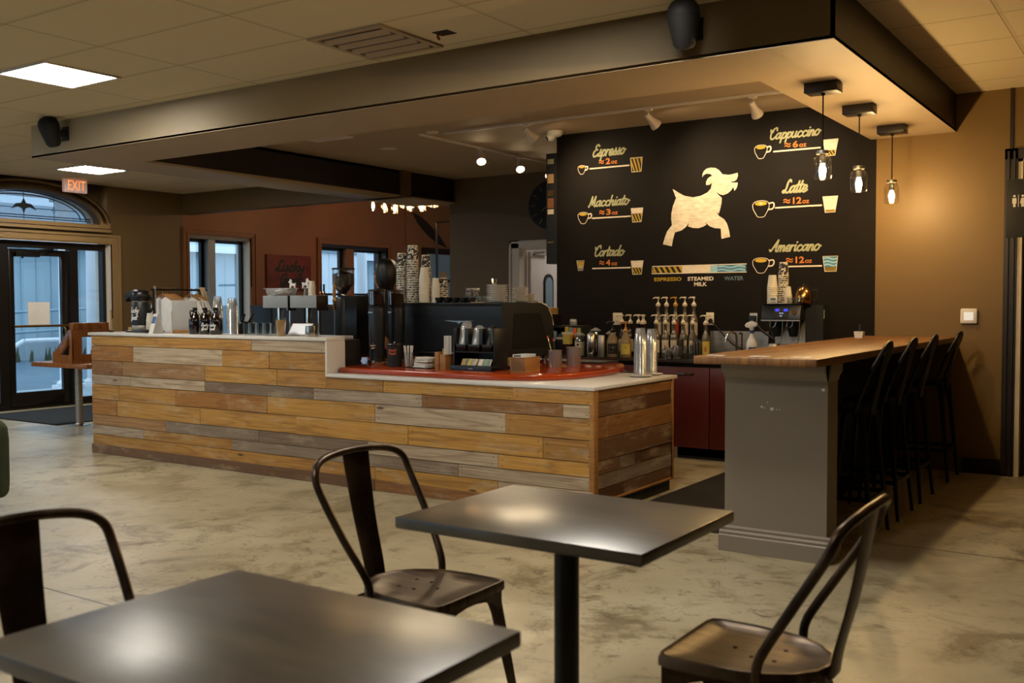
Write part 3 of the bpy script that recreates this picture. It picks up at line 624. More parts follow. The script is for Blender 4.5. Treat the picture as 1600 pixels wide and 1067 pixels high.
for i, (x0, x1) in enumerate(FILL_WIN_FRONT):  # frames and glass of the added, unseen front-wall windows
    f = MB(); f.box(x0-.1, x0, YF, YF+.03, .25, 2.7).box(x1, x1+.1, YF, YF+.03, .25, 2.7).box(x0, x1, YF, YF+.03, 2.6, 2.7).box(x0-.12, x1+.12, YF, YF+.06, .30, .35).box(x0, x0+.06, YF-.12, YF-.04, .35, 2.6).box(x1-.06, x1, YF-.12, YF-.04, .35, 2.6).box(x0, x1, YF-.12, YF-.04, 2.54, 2.6).box(x0, x1, YF-.12, YF-.04, .35, .41)
    wq = struct('window_%d' % (7+i), f, 'trim_tan'); MB().box(x0+.05, x1-.05, YF-.085, YF-.075, .4, 2.55).build('pane', 'window_glass', wq)
window('window_2', *w2, 13.08, 13.28, 'rust_paint', False)
# ---------------------------------------------------------------- outdoors: metal building, porch columns, rails
b = MB(); bx = -27.0
b.mat('siding')
for i in range(20): b.box(bx-4, bx, -6+i*2, -4+i*2-.002, 0.301, 3.05)
for i in range(70): b.box(bx+.002, bx+0.03, 2+i*0.45, 2.03+i*0.45, 0.31, 3.0)
b.mat('roof_metal').prism([(bx-4, 4.6), (bx+0.45, 3.25), (bx+0.45, 3.15), (bx-4, 3.1)], -6, 34, 'y')
b.mat('ext_white').box(bx+0.35, bx+0.55, -6, 34, 3.05, 3.28).mat('concrete_walk').box(bx-4, bx+0.03, -6, 34, -0.25, 0.3)
tag(b.build('metal_building', None), 'pale blue metal sided building across the yard, seen through the glass door', 'building')
b = MB().mat('ext_white').box(-24.4, -22.9, 21.5, 25, -.22, 3.0); b.mat('roof_metal').box(-24.5, -22.8, 21.4, 25.1, 3.0, 3.25)
for i in range(9): b.mat('ext_white').box(-22.9, -22.87, 21.6+i*0.38, 21.64+i*0.38, 0.1, 3.0)
tag(b.build('white_shed', None), 'white ribbed metal shed outside the far window beside the person', 'shed')
b = MB().mat('ext_white').box(-25.2, -25.0, 16.6, 20.6, -.22, 1.62)
for i in range(9): b.mat('siding').box(-25.0, -24.985, 16.6, 20.6, 0.16+i*0.18, 0.17+i*0.18)
tag(b.build('white_fence', None), 'white boarded fence outside the window behind the growlers', 'fence')
struct('ground', MB().box(-60, XL-3.3, -30, 60, -0.30, -0.22), 'asphalt')
struct('porch_floor', MB().box(XL-3.3, XL-0.3, -6, 30, -0.22, -0.04), 'concrete_walk')
struct('porch_beam', MB().box(XL-3.2, XL-2.8, -6, 30, 3.1, 3.4), 'ext_white')
CLM = None
for i, (y, lab) in enumerate(((9.56, 'white porch column behind the glass of the entrance door'), (10.06, 'white porch column seen at left in the narrow sidelight'), (10.50, 'white porch column seen at right in the narrow sidelight'), (16.75, 'white porch column outside the far window, behind the hopper of beans'))):
    if CLM is None:
        CLM = thing('porch_column', lab, 'column', (-15.3, y, -0.04), 0, 'porch columns')
        MB().lathe([(0.125, 0.14), (0.12, 1.4), (0.108, 2.95)], 24).build('shaft', 'ext_white', CLM)
        MB().cbox(0, 0, 0, 0.36, 0.36, 0.06).lathe([(0.17, 0.06), (0.175, 0.09), (0.135, 0.14)], 24).build('plinth', 'ext_white', CLM)
        MB().lathe([(0.11, 2.95), (0.15, 3.02), (0.15, 3.08)], 24).cbox(0, 0, 3.08, 0.34, 0.34, 0.06).build('capital', 'ext_white', CLM)
    else: dup(CLM, (-15.3, y, -0.04), lab)
h = MB(); h.tube(cat_rom([(-18.2, 9.1, -0.22), (-18.2, 9.4, 0.05), (-18.2, 10.4, 0.62), (-18.2, 10.55, 0.66), (-18.2, 11.35, 0.66), (-18.2, 11.5, 0.6), (-18.2, 11.52, -0.22)], 6), 0.045)
tag(h.build('handrail', 'ext_white'), 'bent white pipe handrail outside the entrance door', 'rail')
h = MB()
for z in (0.95, 0.45): h.cyl((-23.5, 8, z), (-23.5, 16.5, z+0.35), 0.035)
for i in range(6): h.cyl((-23.5, 8.2+i*1.6, -0.22), (-23.5, 8.2+i*1.6, 0.98+i*0.066), 0.035)
tag(h.build('yard_fence', 'roof_metal'), 'dark two rail pipe fence in the yard outside the door', 'fence')
k = MB().box(-17.4, -17.0, 10.55, 11.6, -0.22, -0.08); tag(k.build('parking_curb', 'concrete_walk'), 'low pale concrete wheel stop outside the glass door', 'curb')
k = MB()
for i in range(90):
    x_, y_ = -26.6+rnd.random()*0.4, 9+rnd.random()*9
    k.add([(x_, y_, -0.22), (x_, y_+0.12, -0.22), (x_+0.05, y_+0.06+rnd.uniform(-.05, .05), 0.1+rnd.random()*0.12)], [(0, 1, 2)])
tag(k.build('grass', 'grass'), 'strip of dull grass along the foot of the metal building', 'grass', kind='stuff')
# ================================================================ SERVICE COUNTER
YF_, XA, XE, XB = 5.38, -8.23, -5.27, -3.0       # cladding face, left end, step, right end
ZH, ZL = 1.097, 0.83
sc = thing('service_counter', 'long service counter clad in reclaimed planks with white tops', 'counter', (0, 0, 0))
TONE = {'h': 'b9873c', 'H': 'c6933f', 'o': 'ae752b', 'w': 'c2ae90', 'W': 'b3a28a', 'g': '7d6c58', 'G': '8f806c', 'b': '6e5238', 'd': '4f331c', 'm': '8f6230', 't': 'ab8250'}
def planks(rows, axis, fixed, a0, a1, sgn, seed, nails=True, zdiv=None):
    """rows: (z0, z1, joints, tone letters, start, end)"""
    R_ = random.Random(seed); bm = bmesh.new(); uvl = bm.loops.layers.uv.new('UVMap'); cl = bm.loops.layers.float_color.new('tone')
    nl = MB().mat('seam')
    for z0, z1, js, tones, s0, s1 in rows:
        xs = [s0] + list(js) + [s1]
        for i in range(len(xs)-1):
            u0, u1 = xs[i]+0.002, xs[i+1]-0.002; th = R_.uniform(0, 0.006); za, zb = z0+0.0018+R_.uniform(0, .002), z1-0.0018
            c = hx(TONE[tones[i]]); k = R_.uniform(0.88, 1.1); c = tuple(v*k for v in c[:3])+(1,)
            o1, o2 = R_.uniform(0, 50), R_.uniform(0, 50); f0 = fixed; f1 = fixed+sgn*(-0.02-th)
            P = (lambda u, d, z: (u, d, z)) if axis == 'x' else (lambda u, d, z: (d, u, z))
            vs = [bm.verts.new(P(u, d, z)) for d in (f1, f0) for u, z in ((u0, za), (u1, za), (u1, zb), (u0, zb))]
            for q in ((0,1,2,3), (7,6,5,4), (0,4,5,1), (1,5,6,2), (2,6,7,3), (3,7,4,0)):
                f = bm.faces.new([vs[n] for n in q])
                for l in f.loops:
                    co = l.vert.co; u = co.x if axis == 'x' else co.y
                    l[uvl].uv = (u+o1, co.z+o2); l[cl] = c
            if nails:
                for ue in (u0+0.035, u1-0.035):
                    for zz in (za+(zb-za)*0.25, za+(zb-za)*0.75):
                        if R_.random() < 0.75:
                            zz += R_.uniform(-.008, .008); uu = ue+R_.uniform(-.01, .01); d = f1-sgn*0.0012
                            nl.add([P(uu+0.004*math.cos(PI*q/3), d, zz+0.004*math.sin(PI*q/3)) for q in range(6)], [tuple(range(6))])
    bmesh.ops.recalc_face_normals(bm, faces=bm.faces)
    me = bpy.data.meshes.new('planks'); bm.to_mesh(me); bm.free(); me.materials.append(MATS['reclaimed_plank'])
    o_ = len(me.vertices); me2 = bpy.data.meshes.new('planks_nailed'); bm = bmesh.new(); bm.from_mesh(me)
    nv = [bm.verts.new(v) for v in nl.v]
    for f in nl.f: fc = bm.faces.new([nv[i] for i in f]); fc.material_index = 1
    bm.to_mesh(me); bm.free(); me.materials.append(MATS['seam'])
    return me
Z = [1.071, .98, .845, .715, .628, .492, .352, .258, .172, .077]
rows = [(Z[1], Z[0], [-7.26, -6.09], 'Hhw', XA, XE-0.012), (Z[2], Z[1], [-7.61, -6.44, -5.89], 'owhh', XA, XE-0.012),
 (Z[3], Z[2], [-7.77, -6.66, -5.81], 'mtHh', XA, XE-0.012), (Z[3], ZL-0.026, [-4.72, -3.6], 'hHh', XE-0.012, XB),
 (Z[4], Z[3], [-7.66, -6.66, -5.41, -4.36, -3.22], 'WwgWmw', XA, XB),
 (Z[5], Z[4], [-7.83, -7.05, -5.92, -4.8, -3.66], 'hhoHwh', XA, XB), (Z[6], Z[5], [-7.86, -6.73, -5.6, -4.49, -3.37], 'oHHHHh', XA, XB),
 (Z[7], Z[6], [-7.18, -6.02, -4.87, -3.72], 'tGgwH', XA, XB), (Z[8], Z[7], [-7.49, -6.34, -4.05], 'WhGw', XA, XB), (Z[9], Z[8], [-7.08, -4.8, -3.72], 'hhHw', XA, XB)]
me = planks(rows, 'x', YF_+0.02, XA, XB, 1, 3)
o = bpy.data.objects.new('front_cladding', me); COL.objects.link(o); o.parent = sc
me = planks([(0.0, Z[9]+0.006, [-7.08, -4.8, -3.72], 'bbmb', XA-0.006, XB)], 'x', YF_+0.01, XA, XB, 1, 5)
o = bpy.data.objects.new('kick_board', me); COL.objects.link(o); o.parent = sc; o['label'] = 'darker stained board along the foot of the counter'
YE = 6.55
rows = [(.728, .826, [6.17], 'mm', YF_+0.05, YE-0.03), (.633, .728, [5.97], 'bd', YF_+0.05, YE-0.03), (.496, .633, [5.55], 'mm', YF_+0.05, YE-0.03), (.355, .496, [5.78], 'bb', YF_+0.05, YE-0.03),
 (.268, .355, [5.74, 5.94], 'bgd', YF_+0.05, YE-0.03), (.178, .268, [5.70], 'gG', YF_+0.05, YE-0.03), (.10, .178, [5.8], 'db', YF_+0.05, YE-0.03)]
me = planks(rows, 'y', XB-0.02, 0, 0, -1, 9)
o = bpy.data.objects.new('end_cladding', me); COL.objects.link(o); o.parent = sc
b = MB(); b.box(XB-0.03, XB+0.008, YF_-0.004, YF_+0.05, 0, ZL-0.024).box(XB-0.02, XB+0.008, YE-0.03, YE, 0.085, ZL-0.024).box(XB-0.02, XB+0.008, YF_+0.05, YE-0.03, 0.085, 0.10)
b.build('edge_trim', 'box_wood', sc, bevel=0.003)
b = MB(); b.box(XA+0.01, XE-0.05, YF_+0.022, YF_+0.42, 0.0, ZH-0.026).box(XE-0.05, XB-0.025, YF_+0.022, YE, 0.0, ZL-0.026).box(XA, XA+0.02, YF_+0.022, YF_+0.45, 0, ZH-0.026)
b.build('carcass', 'dark_body', sc)
MB().prism([(XA-0.04, YF_-0.012), (XE+0.006, YF_-0.012), (XE+0.006, YF_+0.185), (-5.47, YF_+0.185), (-5.47, YF_+0.50), (XA-0.04, YF_+0.50)], ZH-0.026, ZH).build('upper_top', 'quartz', sc, bevel=0.004)
MB().box(XE-0.012, XE+0.006, YF_-0.010, YF_+0.185, ZL-0.02, ZH-0.026).build('waterfall_panel', 'quartz', sc)
MB().box(XE-0.012, XB+0.012, YF_-0.012, YE+0.05, ZL-0.026, ZL).build('lower_top', 'quartz', sc, bevel=0.004)
# red work counter behind
red = thing('red_work_counter', 'glossy red-brown work counter with a rounded end behind the white ledge', 'counter')
out = [(-5.25, 5.475), (-4.75, 5.46), (-4.22, 5.45), (-3.85, 5.475), (-3.56, 5.58), (-3.41, 5.82), (-3.38, 6.2), (-3.45, 6.62), (-3.62, 6.98), (-3.85, 7.2)]
smo = [tuple(p)[:2] for p in cat_rom([(a, c, 0) for a, c in out], 5)]
pl = smo + [(-5.45, 7.2), (-5.45, 6.62), (-8.2, 6.62), (-8.2, 5.90), (-5.44, 5.90), (-5.44, 5.60), (-5.25, 5.60)]
MB().prism(pl, ZL+0.001, ZL+0.042).build('worktop', 'red_top', red, bevel=0.012, seg=3)
MB().box(-8.15, -5.5, 5.95, 6.55, 0, ZL).box(-5.4, -3.9, YE+0.06, 7.1, 0, ZL).build('cabinet_base', 'dark_body', red)
ZT = ZL+0.042
# back counter along the menu wall
bc = thing('back_counter', 'back counter with steel top and dark red cabinet doors under the menu wall', 'counter')
MB().box(-5.20, -2.30, 7.90, YB-0.004, 0.815, 0.855).build('worktop', 'black_metal', bc, bevel=0.004)
MB().box(-5.20, -2.30, 7.885, 7.90, 0.835, 0.858).build('front_rim', 'steel', bc)
MB().box(-5.0, -2.32, 7.93, YB-0.01, 0.105, 0.815).box(-5.0, -2.32, 7.98, YB-0.02, 0.0, 0.02).build('carcass', 'dark_body', bc)
for x0, x1 in ((-5.0, -4.42), (-4.415, -3.84), (-3.835, -3.29), (-3.285, -2.74), (-2.735, -2.32)):
    d = MB().box(x0+0.002, x1-0.002, 7.908, 7.93, 0.105, 0.795).build('cabinet_door', 'red_cabinet', bc, bevel=0.002)
    MB().box(x1-0.30, x1-0.14, 7.885, 7.897, 0.735, 0.748).box(x1-0.30, x1-0.29, 7.885, 7.908, 0.735, 0.748).box(x1-0.15, x1-0.14, 7.885, 7.908, 0.735, 0.748).build('handle', 'brushed_steel', d)
for x in (-4.9, -3.62, -2.5): MB().cyl((x, 7.97, 0), (x, 7.97, 0.105), 0.022).build('leg', 'steel', bc)
MB().box(-3.52, -2.98, YB-0.012, YB-0.001, 0.858, 1.095).build('splash_plate', 'brushed_steel', bc)
# ================================================================ BAR
bar = thing('bar_counter', 'high bar with butcher block top and grey panelled end', 'counter')
MB().prism([(-2.11, 4.86), (-2.10, 4.85), (-1.462, 4.85), (-1.455, 4.86), (-1.455, YB-0.003), (-2.16, YB-0.003), (-2.16, 7.4)], 1.030, 1.072).build('bar_top', 'butcher_block', bar, bevel=0.006)
sp_ = MB().mat('pillar_paint'); sp_.box(-2.036, -1.482, 5.12, 5.30, 0, 1.005)
b = MB()
prof = [(0, 0.94), (0.012, 0.945), (0.02, 0.965), (0.045, 0.985), (0.05, 1.0), (0.05, 1.03), (0, 1.03)]
b.prism([(5.12-d, z) for d, z in prof], -2.036, -1.482, 'x'); b.prism([(-2.036-d*0.5, z) for d, z in prof], 5.12, 5.30, 'y').prism([(-1.482+d*0.5, z) for d, z in prof], 5.12, 5.30, 'y')
b.build('crown_moulding', 'pillar_paint', bar)
prof = [(0, 0), (0.028, 0), (0.028, 0.085), (0.022, 0.092), (0.024, 0.105), (0.012, 0.115), (0.014, 0.128), (0, 0.138)]
b = MB(); b.prism([(5.12-d, z) for d, z in prof], -2.06, -1.458, 'x').prism([(-2.036-d, z) for d, z in prof], 5.12, 5.30, 'y').prism([(-1.482+d, z) for d, z in prof], 5.12, 5.30, 'y')
b.build('base_moulding', 'pillar_paint', bar)
sp_.mat('white_ink')
for x, z, r in ((-1.83, .795, .006), (-1.815, .79, .003), (-1.775, .786, .009), (-1.80, .82, .003), (-1.75, .785, .003), (-1.735, .784, .003), (-1.505, .90, .008)):
    sp_.prism([(x+r*math.cos(PI*q/4)*1.2, z+r*math.sin(PI*q/4)) for q in range(8)], 5.1185, 5.12, 'y')
sp_.build('end_panel', None, bar)
MB().box(-2.03, -1.93, 5.30, YB-0.003, 0, 1.03).build('back_panel', 'dark_body', bar)
ml = MB().mat('steel')
# ---------------------------------------------------------------- floor mats
tag(MB().box(-2.95, -2.08, 5.45, 7.85, 0.0, 0.012).build('rubber_mat', 'diamond_mat'), 'black diamond pressed rubber mat between the counter end and the bar', 'mat')
tag(MB().box(XL+0.25, XL+1.9, 6.35, 8.3, 0.0, 0.012).build('door_mat', 'mat_black'), 'dark charcoal door mat inside the glass entrance door', 'mat')
tag(MB().box(-4.55, -3.75, 6.85, 7.15, ZT, ZT+0.012).build('bar_mat', 'rubber'), 'black rubber bar mat lying at the back of the red counter', 'mat')
# ================================================================ CAFE CHAIRS, TABLES, STOOLS
def make_chair(label, group):
    t = thing('metal_chair', label, 'chair', (0, 0, 0), 0, group)
    # seat pan: square front, rounded rear, rolled lip
    n = 28; out = []
    half = [(.185, .0), (.185, .15), (.178, .175), (.15, .186), (.05, .187), (-.04, .178), (-.10, .160), (-.16, .122), (-.20, .07), (-.218, 0)]
    o2 = [(x, y) for x, y in half] + [(x, -y) for x, y in half[-2:0:-1]]
    def ring(k, z): return [(x*k, y*k, z) for x, y in o2]
    m_ = len(o2); vs = ring(1.0, .428)+ring(1.0, .448)+ring(.985, .456)+ring(.95, .457)+ring(.92, .452)+ring(.5, .449)+[(0, 0, .448)]
    fs = []
    for r in range(5):
        for i in range(m_): j = (i+1) % m_; fs.append((r*m_+j, r*m_+i, (r+1)*m_+i, (r+1)*m_+j))
    for i in range(m_): fs.append((5*m_+(i+1) % m_, 5*m_+i, 6*m_))
    b = MB().mat('worn_seat'); b.add(vs, fs); b.mat('seam')
    for x, y in ((.04, 0), (-.02, .045), (-.02, -.045), (-.08, .045), (-.08, -.045)): b.cyl((x, y, .4485), (x, y, .4505), .006, n=8)
    b.build('seat', None, t)
    # back hoop
    h = [(-.082, -.180, .44), (-.092, -.186, .50), (-.165, -.21, .62), (-.255, -.222, .765), (-.280, -.210, .822), (-.298, -.165, .848), (-.308, -.085, .860), (-.311, 0, .863)]
    pts = cat_rom(h + [(x, -y, z) for x, y, z in h[-2::-1]], 5)
    MB().tube(pts, .0125, 10).build('back_hoop', 'worn_metal', t)
    # splat
    sp = [(-.218, .046, .43), (-.230, .046, .50), (-.262, .05, .62), (-.287, .056, .74), (-.306, .062, .852)]
    b = MB(); sm = cat_rom(sp, 4); vs = []; fs = []
    for p in sm:
        for yy, dx in ((-1, 0), (-.6, -.006), (.6, -.006), (1, 0)): vs.append((p.x+dx, p.y*yy, p.z))
    k = len(sm)
    for p in sm:
        for yy, dx in ((-1, .003), (-.6, -.003), (.6, -.003), (1, .003)): vs.append((p.x+dx+.001, p.y*yy, p.z))
    for i in range(k-1):
        for q in range(3):
            fs.append((i*4+q, (i+1)*4+q, (i+1)*4+q+1, i*4+q+1)); a = 4*k; fs.append((a+i*4+q, a+i*4+q+1, a+(i+1)*4+q+1, a+(i+1)*4+q))
        for q in (0, 3):
            a = 4*k; f = (i*4+q, a+i*4+q, a+(i+1)*4+q, (i+1)*4+q); fs.append(f if q == 0 else f[::-1])
    b.add(vs, fs); b.build('back_splat', 'worn_metal', t, smooth=60)
    # arched aprons under the seat
    def apron(L_, h0):
        k = 9; a = [(-L_, .432), (L_, .432), (L_, .36)]
        return a + [(L_*math.cos(PI*i/k)*0.86, .36+h0*math.sin(PI*i/k)) for i in range(k+1)] + [(-L_, .36)]
    b = MB(); b.prism([(y, z) for y, z in apron(.165, .055)], .168, .174, 'x').prism([(y, z) for y, z in apron(.15, .05)], -.165, -.159, 'x')
    b.prism(apron(.15, .055), .166, .172, 'y').prism(apron(.15, .055), -.172, -.166, 'y'); b.build('apron', 'worn_metal', t)
    for sx in (1, -1):
        for sy in (1, -1):
            tx, ty, bx_, by_ = (.165, .165, .225, .205) if sx > 0 else (-.150, .155, -.245, .195)
            b = MB()
            def leg_ring(cx, cy, z, w_):
                return [(cx, cy, z), (cx-sx*w_, cy, z), (cx-sx*w_, cy-sy*.004, z), (cx-sx*.006, cy-sy*.006, z), (cx-sx*.004, cy-sy*w_, z), (cx, cy-sy*w_, z)]
            rs = [leg_ring(tx, sy*ty, .43, .075), leg_ring(tx+(bx_-tx)*.2, sy*(ty+(by_-ty)*.2), .345, .05), leg_ring(bx_, sy*by_, .012, .026)]
            vs = sum(rs, []); fs = []
            for r in range(2):
                for i in range(6): j = (i+1) % 6; f = (r*6+i, r*6+j, (r+1)*6+j, (r+1)*6+i); fs.append(f if sx*sy < 0 else f[::-1])
            b.add(vs, fs + [tuple(range(12, 18)), tuple(range(5, -1, -1))])
            lg = b.build('leg', 'worn_metal', t)
            MB().cbox(bx_-sx*.012, sy*by_-sy*.012, 0, .03, .03, .016).build('foot_cap', 'rubber', lg)
    return t
CH = make_chair('dark metal cafe chair at left of the square table, facing right', 'metal cafe chairs')
CH.location = (-1.97, 2.45, 0)
dup(CH, (-1.885, 1.225, 0), 'dark metal cafe chair at the lower left, behind the front table')
dup(CH, (-.905, 2.455, 0), 'dark metal cafe chair at the lower right, facing left', rz=PI)
def make_table(label, sx, sy):
    t = thing('cafe_table', label, 'table', (0, 0, 0), 0, 'square cafe tables')
    MB().mat('table_wood').box(-sx/2, sx/2, -sy/2, sy/2, .716, .745).mat('table_edge').box(-sx/2+.002, sx/2-.002, -sy/2+.002, sy/2-.002, .713, .716).build('tabletop', None, t, bevel=0.003)
    MB().mat('table_edge')
    MB().cyl((0, 0, .02), (0, 0, .70), .036, n=24).build('column', 'black_metal', t)
    MB().box(-.17, .17, -.03, .03, .698, .7125).box(-.03, .03, -.17, .17, .698, .7125).build('top_plate', 'black_metal', t)
    MB().prism([(-.25, -.035), (.25, -.035), (.25, .035), (-.25, .035)], 0, .02).prism([(-.035, -.25), (.035, -.25), (.035, .25), (-.035, .25)], 0.001, .021).lathe([(.08, .02), (.05, .04), (.037, .06)], 20).build('base', 'black_metal', t, bevel=0.004)
    return t
TB = make_table('dark square cafe table in the middle, its black column showing', .775, .60)
TB.location = (-1.447, 2.437, 0)
dup(TB, (-1.385, 1.215, 0), 'dark cafe table at the lower left, nearest of the two tables')
def make_stool(label):
    t = thing('bar_stool', label, 'stool', (0, 0, 0), 0, 'bar stools tucked under the bar')    # faces -x
    b = MB(); b.prism([(-.155, -.15), (.10, -.155), (.15, -.10), (.15, .10), (.10, .155), (-.155, .15)], .715, .745); b.build('seat', 'black_metal', t, bevel=.008)
    h = [(.10, -.16, .73), (.12, -.16, .80), (.175, -.145, .95), (.225, -.10, 1.06), (.243, -.055, 1.108), (.249, 0, 1.12)]
    MB().tube(cat_rom(h+[(x, -y, z) for x, y, z in h[-2::-1]], 5), .012, 8).build('back_hoop', 'black_metal', t)
    s_ = MB().prism([(-.05, .72), (.05, .72), (.055, 1.118), (-.055, 1.118)], 0, .005, 'x').build('back_splat', 'black_metal', t)
    s_.location = (.152, 0, .72); s_.rotation_euler = (0, .235, 0)
    for v in s_.data.vertices: v.co.z -= .72
    b = MB(); b.prism([(-.055, .70), (.055, .70), (.055, .765), (.03, .765), (.022, .75), (.008, .75), (0, .762), (-.008, .75), (-.022, .75), (-.03, .765), (-.055, .765)], .152, .160, 'x'); b.build('back_bracket', 'black_metal', t)
    for sx in (1, -1):
        for sy in (1, -1):
            MB().tube([(sx*.13, sy*.135, .72), (sx*.145, sy*.15, .60), (sx*.20, sy*.20, .0)], [.026, .018, .011], 6).build('leg', 'black_metal', t)
    b = MB()
    for z, e in ((.24, .185), (.245, .185)):
        pass
    e = .183
    b.box(-e, e, -e-.006, -e+.006, .22, .245).box(-e, e, e-.006, e+.006, .22, .245).box(-e-.006, -e+.006, -e, e, .22, .245).box(e-.006, e+.006, -e, e, .22, .245); b.build('footrest', 'black_metal', t)
    return t
SX = -1.605
for i, (y, lab) in enumerate(((5.90, 'black metal bar stool nearest the grey end of the bar'), (6.55, 'second black bar stool from the grey end of the bar'), (7.20, 'third black bar stool from the grey end of the bar'), (8.14, 'black bar stool nearest the brown wall, farthest along the bar'))):
    if i == 0: ST = make_stool(lab); ST.location = (SX, y, 0)
    else: dup(ST, (SX, y, 0), lab)
# green channel-back armchair at the left edge of the view
t = thing('green_armchair', 'green channel tufted velvet armchair cut off by the left edge', 'armchair', (-6.50, 3.06, 0))
b = MB(); b.box(-.36, .36, -.35, .35, .14, .56); 
for i in range(9): b.lathe([(.025, .13), (.045, .17), (.05, .24), (.05, .50), (.044, .57), (.025, .61), (.004, .62)], 12, .33, -.32+i*.08, 0)
for i in range(9): b.lathe([(.025, .13), (.045, .17), (.05, .24), (.05, .50), (.044, .57), (.025, .61), (.004, .62)], 12, -.32+i*.08, -.33, 0).lathe([(.025, .13), (.045, .17), (.05, .24), (.05, .50), (.044, .57), (.025, .61), (.004, .62)], 12, -.32+i*.08, .33, 0)
b.build('body', 'green_velvet', t, bevel=0.02)
for sx, sy in ((1, 1), (1, -1), (-1, 1), (-1, -1)): MB().cyl((sx*.30, sy*.30, 0), (sx*.28, sy*.28, .145), .011, .017).build('leg', 'black_metal', t)
MB().box(-.27, .27, -.27, .27, .56, .60).build('cushion', 'green_velvet', t, bevel=.02)
# ================================================================ THINGS ON THE CEILING AND THE SOFFIT
def panel(x, y, label):
    t = thing('ceiling_light', label, 'ceiling light', (x, y, ZC), 0, 'recessed ceiling panels')
    f = MB(); f.box(-.30, .30, -.295, -.275, -.012, 0).box(-.30, .30, .275, .295, -.012, 0).box(-.30, -.28, -.275, .275, -.012, 0).box(.28, .30, -.275, .275, -.012, 0)
    f.build('frame', 'white_paint', t)
    MB().box(-.28, .28, -.275, .275, -.008, -.001).build('diffuser', 'panel_glow', t)
    return t
PN = panel(-6.635, 4.125, 'square glowing ceiling panel at upper left, in front of the soffit')
for x, y, l in ((-10.93, 7.20, 'square glowing ceiling panel above the exit sign'), (-2.27, 4.125, 'ceiling panel in front of the soffit near the dangling wire'),
                (-6.635, .465, 'unseen ceiling panel added for fill light over the left of the seating area'), (-2.27, .465, 'unseen ceiling panel added for fill light over the seating area above the photographer'),  # the panels from here on are unseen, added for fill light
                (-10.93, 3.515, 'unseen ceiling panel added for fill light near the window wall')):
    dup(PN, (x, y, ZC), l)
t = thing('kitchen_light', 'ceiling panel lighting the white kitchen behind the doorway', 'ceiling light', (-6.2, 11.9, 2.9))
MB().box(-.3, .3, -.6, .6, -.03, -.012).build('diffuser', 'kitchen_glow', t); MB().box(-.32, .32, -.62, .62, -.012, 0).build('frame', 'white_paint', t)
# return air grille
t = thing('ceiling_vent', 'slatted return air grille set in the ceiling tiles', 'vent', (-4.19, 4.735, ZC))
b = MB(); b.box(-.30, .30, -.30, -.26, -.014, 0).box(-.30, .30, .26, .30, -.014, 0).box(-.30, -.26, -.26, .26, -.014, 0).box(.26, .30, -.26, .26, -.014, 0); b.build('frame', 'ceil_white', t)
MB().box(-.26, .26, -.26, .26, -.0015, -.0005).build('duct_opening', 'trim_brown', t)
b = MB()
for i in range(4): b.prism([(-.20+i*.125, -.002), (-.185+i*.125, -.002), (-.155+i*.125, -.024), (-.165+i*.125, -.024)], -.26, .26, 'x')
b.build('slats', 'ceil_white', t)
t = thing('cable_opening', 'square hole cut in a ceiling tile with a wire hanging out', 'opening', (-3.71, 4.81, ZC))
MB().box(-.058, .058, -.05, .05, -.002, 0).build('hole', 'seam', t)
MB().tube(cat_rom([(-.02, -.02, 0), (-.03, -.03, -.03), (-.01, -.035, -.045), (-.03, -.03, -.015)], 4), .006, 6).build('wire', 'copper', t)
# exit sign
t = thing('exit_sign', 'lit EXIT sign hanging from the ceiling in front of the arched window', 'sign', (-12.02, 7.66, 2.815), 0)
MB().box(-.03, .03, -.165, .165, 0, .185).build('housing', 'exit_face', t, bevel=.012)
b = MB(); block(b, 'EXIT', lambda u, v: (.0315, u, v), -.115, .03, .25, .125, .004); b.build('lettering', 'exit_letters', t)
MB().box(-.02, .02, -.09, .09, .185, .17+.0).box(-.025, .025, -.10, .10, .182, ZC-2.815).build('mount', 'white_paint', t)
# speakers
def speaker(label, loc, rz):
    t = thing('wall_speaker', label, 'speaker', loc, 0, 'black speakers on the soffit')
    b = MB(); b.at(0, -.145, .02, rz, .25)
    b.lathe([(.012, -.135), (.045, -.128), (.062, -.105), (.086, .02), (.088, .05), (.0865, .052), (.0865, .056), (.088, .058), (.082, .09), (.06, .118), (.03, .13), (.005, .132)], 26)
    b.build('body', 'black_matte', t)
    MB().cyl((0, 0, .02), (0, -.10, .02), .028).box(-.05, .05, -.012, 0, -.04, .08).build('bracket', 'black_matte', t)
    return t
SPK = speaker('black egg shaped speaker on the soffit at upper right', (-2.235, 5.15, 2.83), .25)
s2 = speaker('black speaker at the left end of the soffit', (-8.20, 5.15, 2.84), -.75)
# jar pendants over the bar
def pendant(label, y):
    t = thing('jar_pendant', label, 'pendant lamp', (-1.825, y, 0), 0, 'mason jar pendants over the bar')
    b = MB(); b.box(-.10, .10, -.065, .065, ZS-.062, ZS); b.build('ceiling_block', 'trim_brown', t, bevel=.004)
    MB().cyl((0, 0, 2.26), (0, 0, ZS-.06), .0045, n=8).lathe([(.012, ZS-.075), (.012, ZS-.062)], 12).build('cord', 'black_matte', t)
    MB().lathe([(.012, 2.283), (.036, 2.28), (.038, 2.262), (.037, 2.258)], 24).build('jar_lid', 'brushed_steel', t)
    n = 28; pr = [(.034, 2.262), (.035, 2.25), (.045, 2.238), (.0535, 2.222), (.0545, 2.20), (.0545, 2.125), (.050, 2.108), (.040, 2.102), (.001, 2.106)]
    MB().lathe(pr, n, caps=False).build('jar', 'jar_glass', t)
    MB().cyl((0, 0, 2.20), (0, 0, 2.262), .019).build('socket', 'black_plastic', t)
    MB().lathe([(.010, 2.20), (.014, 2.185), (.021, 2.165), (.020, 2.148), (.010, 2.135), (.001, 2.132)], 16).build('bulb', 'pendant_glow', t)
    return t
emit('pendant_glow', (1.0, 0.66, 0.28, 1), PEND_E/(PI*.0075))
